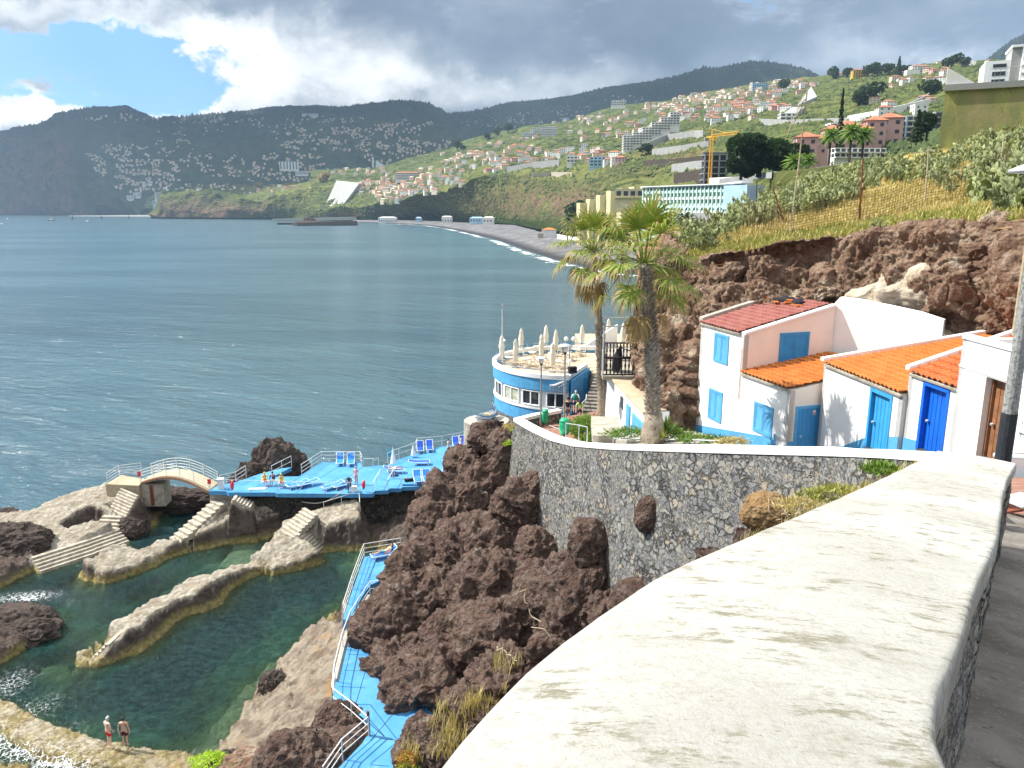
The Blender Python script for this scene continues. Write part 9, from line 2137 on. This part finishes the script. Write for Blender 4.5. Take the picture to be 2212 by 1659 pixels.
# ------------------------------------------------------------------ people
def person(lab,loc,rz,h=1.75,pose=None,skin='skin',top=None,bottom=None,hair='hair',hair_style='short',long_bottom=False,sleeves=0.0,held=None,belly=0.0,shoes=None):
 """one continuous skinned body with a face and hands; hair and clothes are its children. Local frame: facing -Y, feet at z=0"""
 s_=h/1.75; p=dict(hip=(0,0,.93),chest=(0,0,1.30),neck=(0,0,1.47),head=(0,-.01,1.60),kneeL=(.10,-.01,.50),ankL=(.10,.02,.09),kneeR=(-.10,-.01,.50),ankR=(-.10,.02,.09),elbL=(.27,.02,1.14),wriL=(.28,-.04,.90),elbR=(-.27,.02,1.14),wriR=(-.28,-.04,.90))
 p.update(pose or {}); P_={k:Vector(v)*s_ for k,v in p.items()}
 t=thing('person',lab,'person',loc); t.rotation_euler=(0,0,rz)
 up=(P_['neck']-P_['hip']).normalized(); hd=(P_['head']-P_['neck']).normalized()
 fwd=Vector((0,-1,0)); fwd=(fwd-up*fwd.dot(up)).normalized() if abs(up.y)<.9 else Vector((0,0,1)); side=up.cross(fwd).normalized(); side=side if side.x>0 else -side
 hipL,hipR=P_['hip']+side*.095*s_,P_['hip']-side*.095*s_; shL,shR=P_['neck']-up*.05*s_+side*.19*s_,P_['neck']-up*.05*s_-side*.19*s_
 def ftoe(ank,knee):d=Vector((0,-1,0)) if abs((knee-ank).normalized().z)>.4 else Vector((0,0,1)); return d
 V=[]; E=[]; Rr=[]
 def v(co,r,par=None):
  V.append(tuple(co)); Rr.append(r if hasattr(r,'__len__') else (r,r)); i=len(V)-1
  if par is not None:E.append((par,i))
  return i
 pel=v(P_['hip'],(.145*s_,.105*s_)); ws=v(P_['hip'].lerp(P_['chest'],.5)-fwd*0+fwd*belly*.5,(.125*s_+belly*.4,.095*s_+belly*.4),pel); ch=v(P_['chest'],(.155*s_,.105*s_),ws); ub=v(P_['neck']-up*.06*s_,(.12*s_,.08*s_),ch)
 nk=v(P_['neck']+hd*.01*s_,.052*s_,ub); hb=v(P_['head']-hd*.045*s_+fwd*.01*s_,(.062*s_,.07*s_),nk); hm=v(P_['head']+hd*.02*s_,(.078*s_,.092*s_),hb); v(P_['head']+hd*.085*s_-fwd*.01*s_,(.062*s_,.072*s_),hm)
 for S_,hp_,sh,kn,an,el,wr in ((1,hipL,shL,'kneeL','ankL','elbL','wriL'),(-1,hipR,shR,'kneeR','ankR','elbR','wriR')):
  K_,A_,El,Wr=P_[kn],P_[an],P_[el],P_[wr]
  a=v(hp_,.088*s_,pel); b=v(hp_.lerp(K_,.5),.072*s_,a); c=v(K_,.052*s_,b); d=v(K_.lerp(A_,.35),.054*s_,c); e=v(A_,.034*s_,d); td=ftoe(A_,K_); f=v(A_+Vector((0,0,-.045*s_))*(td.y<0)+td*.04*s_,.036*s_,e); v(A_+Vector((0,0,-.055*s_))*(td.y<0)+td*.15*s_,(.04*s_,.022*s_),f)
  a=v(sh,.056*s_,ub); b=v(sh.lerp(El,.5),.045*s_,a); c=v(El,.036*s_,b); d=v(El.lerp(Wr,.35),.035*s_,c); e=v(Wr,.024*s_,d); dv=(Wr-El).normalized(); pa=v(Wr+dv*.055*s_,(.036*s_,.018*s_),e)
  w_=side*1.0; fr_=dv.cross(w_).normalized()
  for q,(o_,l_) in enumerate(((-.028,.065),(-.010,.078),(.010,.074),(.027,.058))):k1=v(Wr+dv*.105*s_+fr_*o_*s_,.0095*s_,pa); v(Wr+dv*(.105+l_*.9)*s_+fr_*o_*s_-w_*S_*.018*s_,.0078*s_,k1)
  th_=v(Wr+dv*.05*s_-fr_*.045*s_,.011*s_,pa); v(Wr+dv*.095*s_-fr_*.062*s_,.009*s_,th_)
 me=bpy.data.meshes.new('body'); me.from_pydata(V,E,[]); me.materials.append(MT[skin]); o=bpy.data.objects.new('body',me); COL.objects.link(o); o.parent=t
 sk=o.modifiers.new('skin','SKIN'); sk.use_smooth_shade=True
 for i,r_ in enumerate(Rr):me.skin_vertices[0].data[i].radius=r_; me.skin_vertices[0].data[i].use_root=(i==0)
 sb=o.modifiers.new('sub','SUBSURF'); sb.levels=1; sb.render_levels=2
 # face
 hc=P_['head']+hd*.02*s_; mb=MB(); fy=fwd*.088*s_
 mb.tube([hc+fy+hd*.015*s_,hc+fy*1.18-hd*.02*s_],[.008*s_,.014*s_],5)
 for q in (-1,1):mb.tube([hc+side*q*.078*s_+hd*.02*s_,hc+side*q*.088*s_-hd*.02*s_-fwd*.01],[.014*s_,.012*s_],5)
 mb.build('nose_and_ears',MT[skin],o,True,world=False)
 mb=MB()
 for q in (-1,1):c=hc+side*q*.032*s_+fwd*.084*s_+hd*.018*s_; mb.lathe([(.004,-.004),(.009,0),(.004,.004)],c,6)
 mb.tube([hc+fwd*.088*s_-hd*.05*s_-side*.022*s_,hc+fwd*.088*s_-hd*.05*s_+side*.022*s_],.005,4); mb.build('eyes_and_mouth',MT['hair'],o,world=False)
 # hair
 mb=MB(); k=12; pr=[(1.0,-.03),(1.06,.02),(.98,.065),(.7,.115),(.3,.14),(.02,.147)]
 vs=[]; fs=[]
 for i,(r_,z) in enumerate(pr):
  for q in range(k):
   a=2*math.pi*q/k; off=(.03 if (math.sin(a)>.35 and i<2) else 0)
   vs.append(hc+side*math.cos(a)*.083*r_*s_+fwd*math.sin(a)*(.097*r_-(.03 if i==0 else 0))*s_-fwd*.008*s_+hd*(z+(off*1.6 if i==0 else off*.3))*s_)
 for i in range(len(pr)-1):
  for q in range(k):fs.append((i*k+q,i*k+(q+1)%k,(i+1)*k+(q+1)%k,(i+1)*k+q))
 mb.add(vs,fs)
 if hair_style=='long':mb.tube([hc-fwd*.05*s_+hd*.05*s_,hc-fwd*.085*s_-hd*.05*s_,P_['neck']-fwd*.08*s_-up*.1*s_,P_['neck']-fwd*.09*s_-up*.22*s_],[.075*s_,.085*s_,.08*s_,.04*s_],8)
 mb.build('hair',MT[hair],t,True,world=False)
 # clothes
 def garment(nm,mat,chains):
  V2g=[]; E2=[]; R2=[]; roots=[]
  for ch_ in chains:
   prev=None
   for (co,r_,*lk) in ch_:
    if lk and lk[0]=='root' and roots:prev=roots[0]; continue
    V2g.append(tuple(co)); R2.append(r_ if hasattr(r_,'__len__') else (r_,r_)); i=len(V2g)-1
    if prev is not None:E2.append((prev,i))
    if lk and lk[0]=='root':roots.append(i)
    prev=i
  m2=bpy.data.meshes.new(nm); m2.from_pydata(V2g,E2,[]); m2.materials.append(MT[mat]); g=bpy.data.objects.new(nm,m2); COL.objects.link(g); g.parent=t; sk2=g.modifiers.new('skin','SKIN'); sk2.use_smooth_shade=True
  for i,r_ in enumerate(R2):m2.skin_vertices[0].data[i].radius=r_; m2.skin_vertices[0].data[i].use_root=(i==0)
  sb2=g.modifiers.new('sub','SUBSURF'); sb2.levels=1; sb2.render_levels=1; return g
 if bottom:
  e_=.95 if long_bottom else .0
  L_=[]
  for hp_,kn,an in ((hipL,'kneeL','ankL'),(hipR,'kneeR','ankR')):
   K_,A_=P_[kn],P_[an]; c=[(P_['hip'],.1,'root')] if L_ else [(P_['hip']+up*.09*s_,(.14*s_,.11*s_)),(P_['hip'],(.155*s_,.118*s_),'root')]
   c+=[(hp_,.104*s_),(hp_.lerp(K_,.45),.094*s_)]
   if long_bottom:c+=[(K_,.068*s_),(K_.lerp(A_,.5),.066*s_),(K_.lerp(A_,.95),.056*s_)]
   else:c+=[(hp_.lerp(K_,.72),.092*s_)]
   L_.append(c)
  garment('trousers' if long_bottom else 'shorts',bottom,L_)
 if top:
  L_=[[(P_['hip']+up*.02*s_,(.155*s_,.12*s_)),(P_['hip'].lerp(P_['chest'],.5)+fwd*belly*.5,(.14*s_+belly*.4,.11*s_+belly*.4)),(P_['chest'],(.172*s_,.122*s_)),(P_['neck']-up*.065*s_,(.135*s_,.095*s_),'root'),(P_['neck']-up*.0*s_,.062*s_)]]
  if sleeves>0:
   for sh,el,wr in ((shL,'elbL','wriL'),(shR,'elbR','wriR')):
    c=[(P_['neck'],.1,'root'),(sh,.068*s_),(sh.lerp(P_[el],min(1,sleeves*2)*.5),.06*s_),(sh.lerp(P_[el],min(1,sleeves*2)),.052*s_)]
    if sleeves>.5:c+=[(P_[el].lerp(P_[wr],(sleeves-.5)*2*.92),.042*s_)]
    L_.append(c)
  garment('shirt',top,L_)
 if shoes:
  mb=MB()
  for an in ('ankL','ankR'):q=P_[an]; mb.box((q.x,q.y-.06*s_,max(q.z-.05*s_,.03)),(.095,.26,.075))
  mb.build('shoes',MT[shoes],t,world=False)
 if held:held(t,P_,s_)
 return t
WZ=.62
c1=pZ(238,1612,WZ); person('stout grey haired man in red shorts standing on the pool wall, turned to the boy',c1,R(150),1.74,dict(hip=(0,.02,.92),chest=(0,.03,1.28),neck=(0,.02,1.45),head=(0,-.03,1.58),elbL=(.27,.0,1.13),wriL=(.20,-.14,.95),elbR=(-.27,.03,1.13),wriR=(-.24,-.10,.93)),'skin_pale',None,'cloth_red','hair_grey',belly=.07)
c1=pZ(272,1611,WZ); person('dark haired youth in maroon shorts on the pool wall with hands behind his back',c1,R(178),1.66,dict(elbL=(.30,.04,1.14),wriL=(.22,.12,.93),elbR=(-.27,.02,1.14),wriR=(-.27,-.03,.88)),'skin',None,'cloth_maroon','hair')
walk=dict(kneeL=(.10,-.18,.52),ankL=(.10,-.20,.12),kneeR=(-.10,.08,.50),ankR=(-.10,.34,.16),elbL=(.27,.10,1.14),wriL=(.27,.06,.90),elbR=(-.27,-.08,1.14),wriR=(-.26,-.24,.97))
c1=pZ(969,985,DZ); person('bare chested man with cap and black shorts walking left of two on the deck',c1,R(75),1.78,walk,'skin_pale',None,'cloth_black','hair')
c1=pZ(996,978,DZ); person('bare chested man in long dark trousers walking right of two on the deck',c1,R(80),1.76,walk,'skin_pale',None,'cloth_navy','hair',long_bottom=True)
bend=dict(hip=(0,.10,.92),chest=(0,-.08,1.22),neck=(0,-.20,1.34),head=(0,-.32,1.38),elbL=(.25,-.25,1.10),wriL=(.10,-.38,1.02),elbR=(-.25,-.25,1.10),wriR=(-.10,-.38,1.02))
c1=pZ(755,1063,DZ); person('man in dark jacket and jeans bending his head at the front of the deck',c1,R(10),1.74,bend,'skin','cloth_grey','cloth_jeans','hair',long_bottom=True,sleeves=1.0,shoes='cloth_black')
c1=pZ(770,1046,DZ); person('fair haired woman in pink standing behind the bending man',c1,R(-20),1.66,dict(elbL=(.26,-.06,1.15),wriL=(.12,-.2,1.08)),'skin_pale','cloth_pink','cloth_pink','hair_grey','long',sleeves=.4,long_bottom=True)
sit=dict(hip=(0,.10,.48),chest=(0,.02,.84),neck=(0,-.02,1.00),head=(0,-.05,1.13),kneeL=(.11,-.34,.50),ankL=(.11,-.34,.09),kneeR=(-.11,-.34,.50),ankR=(-.11,-.34,.09),elbL=(.25,-.10,.72),wriL=(.14,-.28,.60),elbR=(-.25,-.10,.72),wriR=(-.14,-.28,.60))
def bench(x,y,lab,w_=.5,rz=0):
 c=pZ(x,y,DZ); t=thing('plastic_chair',lab,'chair',c); mb=MB(); mb.box((c.x,c.y,c.z+.41),(w_,.46,.05)); mb.build('seat',MT['plastic_white'],t)
 for sx in (-.2,.2):
  for sy in (-.18,.18):mb=MB(); mb.tube([(c.x+sx,c.y+sy,c.z),(c.x+sx,c.y+sy,c.z+.4)],.02,5); mb.build('leg',MT['plastic_white'],t)
 return c
for x,y,lab,top,rz_,hs in ((573,1049,'lifeguard in a yellow hooded jacket sitting left of the three on the deck','cloth_yellow',25,'short'),(591,1048,'man in a black shirt sitting between the two in yellow','cloth_black',-15,'short'),(609,1052,'lifeguard in a yellow jacket crouching at the right of the three','cloth_yellow',10,'short')):
 c1=bench(x,y,{'cloth_black':'white plastic chair under the man in black'}.get(top,'white stool under the %s lifeguard in yellow'%('left' if x<580 else 'right'))); person(lab,(c1.x,c1.y-.02,c1.z),R(rz_),1.76,sit,'skin',top,'cloth_red' if top=='cloth_yellow' else 'cloth_white','cloth_yellow' if top=='cloth_yellow' else 'hair',hs,sleeves=.95)
lie=dict(hip=(0,.02,.46),chest=(0,.33,.60),neck=(0,.48,.74),head=(0,.56,.86),kneeL=(.10,-.38,.62),ankL=(.10,-.78,.42),kneeR=(-.10,-.42,.46),ankR=(-.10,-.86,.42),elbL=(.30,.25,.50),wriL=(.24,.02,.46),elbR=(-.30,.25,.50),wriR=(-.24,.02,.46))
c1=pZ(850,1022,DZ); person('sunbather lying on the white framed lounger near the folded parasol',c1,R(95),1.7,lie,'skin_pale',None,'cloth_white','hair')
c1=pZ(832,1204,3.2); person('tanned sunbather reclining on a lounger at the top of the walkway',(c1.x,c1.y,c1.z),R(-62),1.7,lie,'skin',None,'cloth_cyan','hair','long')
c1=pZ(872,1203,3.2); person('dark haired sunbather on the lounger with the turquoise towel',(c1.x,c1.y,c1.z),R(-62),1.7,lie,'skin','cloth_white','cloth_cyan','hair','long')
back_w=dict(kneeL=(.10,-.06,.50),ankL=(.10,-.02,.10),kneeR=(-.10,.02,.50),ankR=(-.10,.16,.10),elbL=(.30,-.02,1.16),wriL=(.34,-.14,.98),elbR=(-.30,.0,1.16),wriR=(-.33,-.10,.97))
gz=pY(1252,908,53).z
c1=pY(1252,908,53); person('girl with dark hair in a lime top and black shorts walking away on the path',c1,R(178),1.56,back_w,'skin','cloth_lime','cloth_black','hair','long',sleeves=.9)
c1=pY(1226,912,51.5)
def pack(mat,s0=1.0):
 def f(t,P_,s_):
  q=P_['neck'].lerp(P_['hip'],.35)+Vector((0,.19,0)); mb=MB(); mb.lathe([(.02,-.26),(.15,-.22),(.17,0),(.15,.2),(.04,.26)],q,10); mb.build('backpack',MT[mat],t,True,world=False)
 return f
person('man in a black shirt and pale shorts walking beside the lamp post',c1,R(190),1.8,back_w,'skin','cloth_black','cloth_grey','hair',sleeves=.45)
c1=pY(1242,893,56); person('man carrying a dark green backpack at the foot of the brown stairs',c1,R(165),1.78,dict(back_w,chest=(0,-.08,1.28),neck=(0,-.14,1.44),head=(0,-.2,1.56)),'skin_pale','cloth_white','cloth_navy','hair_grey',sleeves=.5,held=pack('cloth_green'))
# folded white parasol, towels, bags on the deck
c=pZ(850,1008,DZ); t=thing('folded_parasol','white folded parasol among the loungers of the deck','parasol',c); mb=MB(); mb.lathe([(.30,.35),(.26,.6),(.12,1.3),(.02,1.9)],c,12); mb.build('canopy',MT['plastic_white'],t); mb=MB(); mb.tube([c,c+Vector((0,0,2.0))],.025,6); mb.build('pole',MT['metal'],t)
c=pZ(893,988,DZ); t=thing('folded_parasol','smaller white folded parasol behind the flat lounger','parasol',c); mb=MB(); mb.lathe([(.25,.25),(.2,.5),(.02,1.3)],c,12); mb.build('canopy',MT['plastic_white'],t); mb=MB(); mb.tube([c,c+Vector((0,0,1.35))],.025,6); mb.build('pole',MT['metal'],t)
for x,y,z,lab,m_,d_,nm in ((885,1039,DZ+.16,'pair of dark bags left of the front loungers','cloth_black',(.9,.35,.22),'beach_bag'),(852,1028,DZ,'dark clothes heaped under the sunbather\'s lounger','cloth_navy',(.6,.4,.16),'clothes_heap'),(841,990,DZ,'turquoise towel hanging on the corner rail of the deck','cloth_cyan',(.4,.08,.8),'beach_towel'),(556,1057,DZ,'white rescue board lying at the feet of the lifeguards','plastic_white',(1.4,.35,.08),'rescue_board'),
                             (843,1018,DZ,'pale towel on the corner of the deck','cloth_white',(.5,.5,.3),'beach_towel'),(872,1222,3.2,'dark sandals beside the walkway loungers','cloth_black',(.35,.25,.06),'sandals'),(884,1200,3.2,'turquoise towel over the right walkway lounger','cloth_cyan',(.5,.6,.7),'beach_towel')):
 c=pZ(x,y,z); bm=bmesh.new(); bmesh.ops.create_cube(bm,size=1); bmesh.ops.subdivide_edges(bm,edges=bm.edges,cuts=3,use_grid_fill=True)
 for v_ in bm.verts:q=mn.noise(v_.co*2.2+Vector((x,y,0))); v_.co=Vector((v_.co.x*d_[0],v_.co.y*d_[1],(v_.co.z+.5)*d_[2]))*(1+.3*q)
 me=bpy.data.meshes.new(nm); bm.to_mesh(me); bm.free(); me.materials.append(MT[m_]); o=bpy.data.objects.new(nm,me); COL.objects.link(o); o.location=c; o.rotation_euler=(0,0,kr.uniform(-.5,.5)); tag(o,lab,'bag' if 'bag' in nm else nm.split('_')[-1])
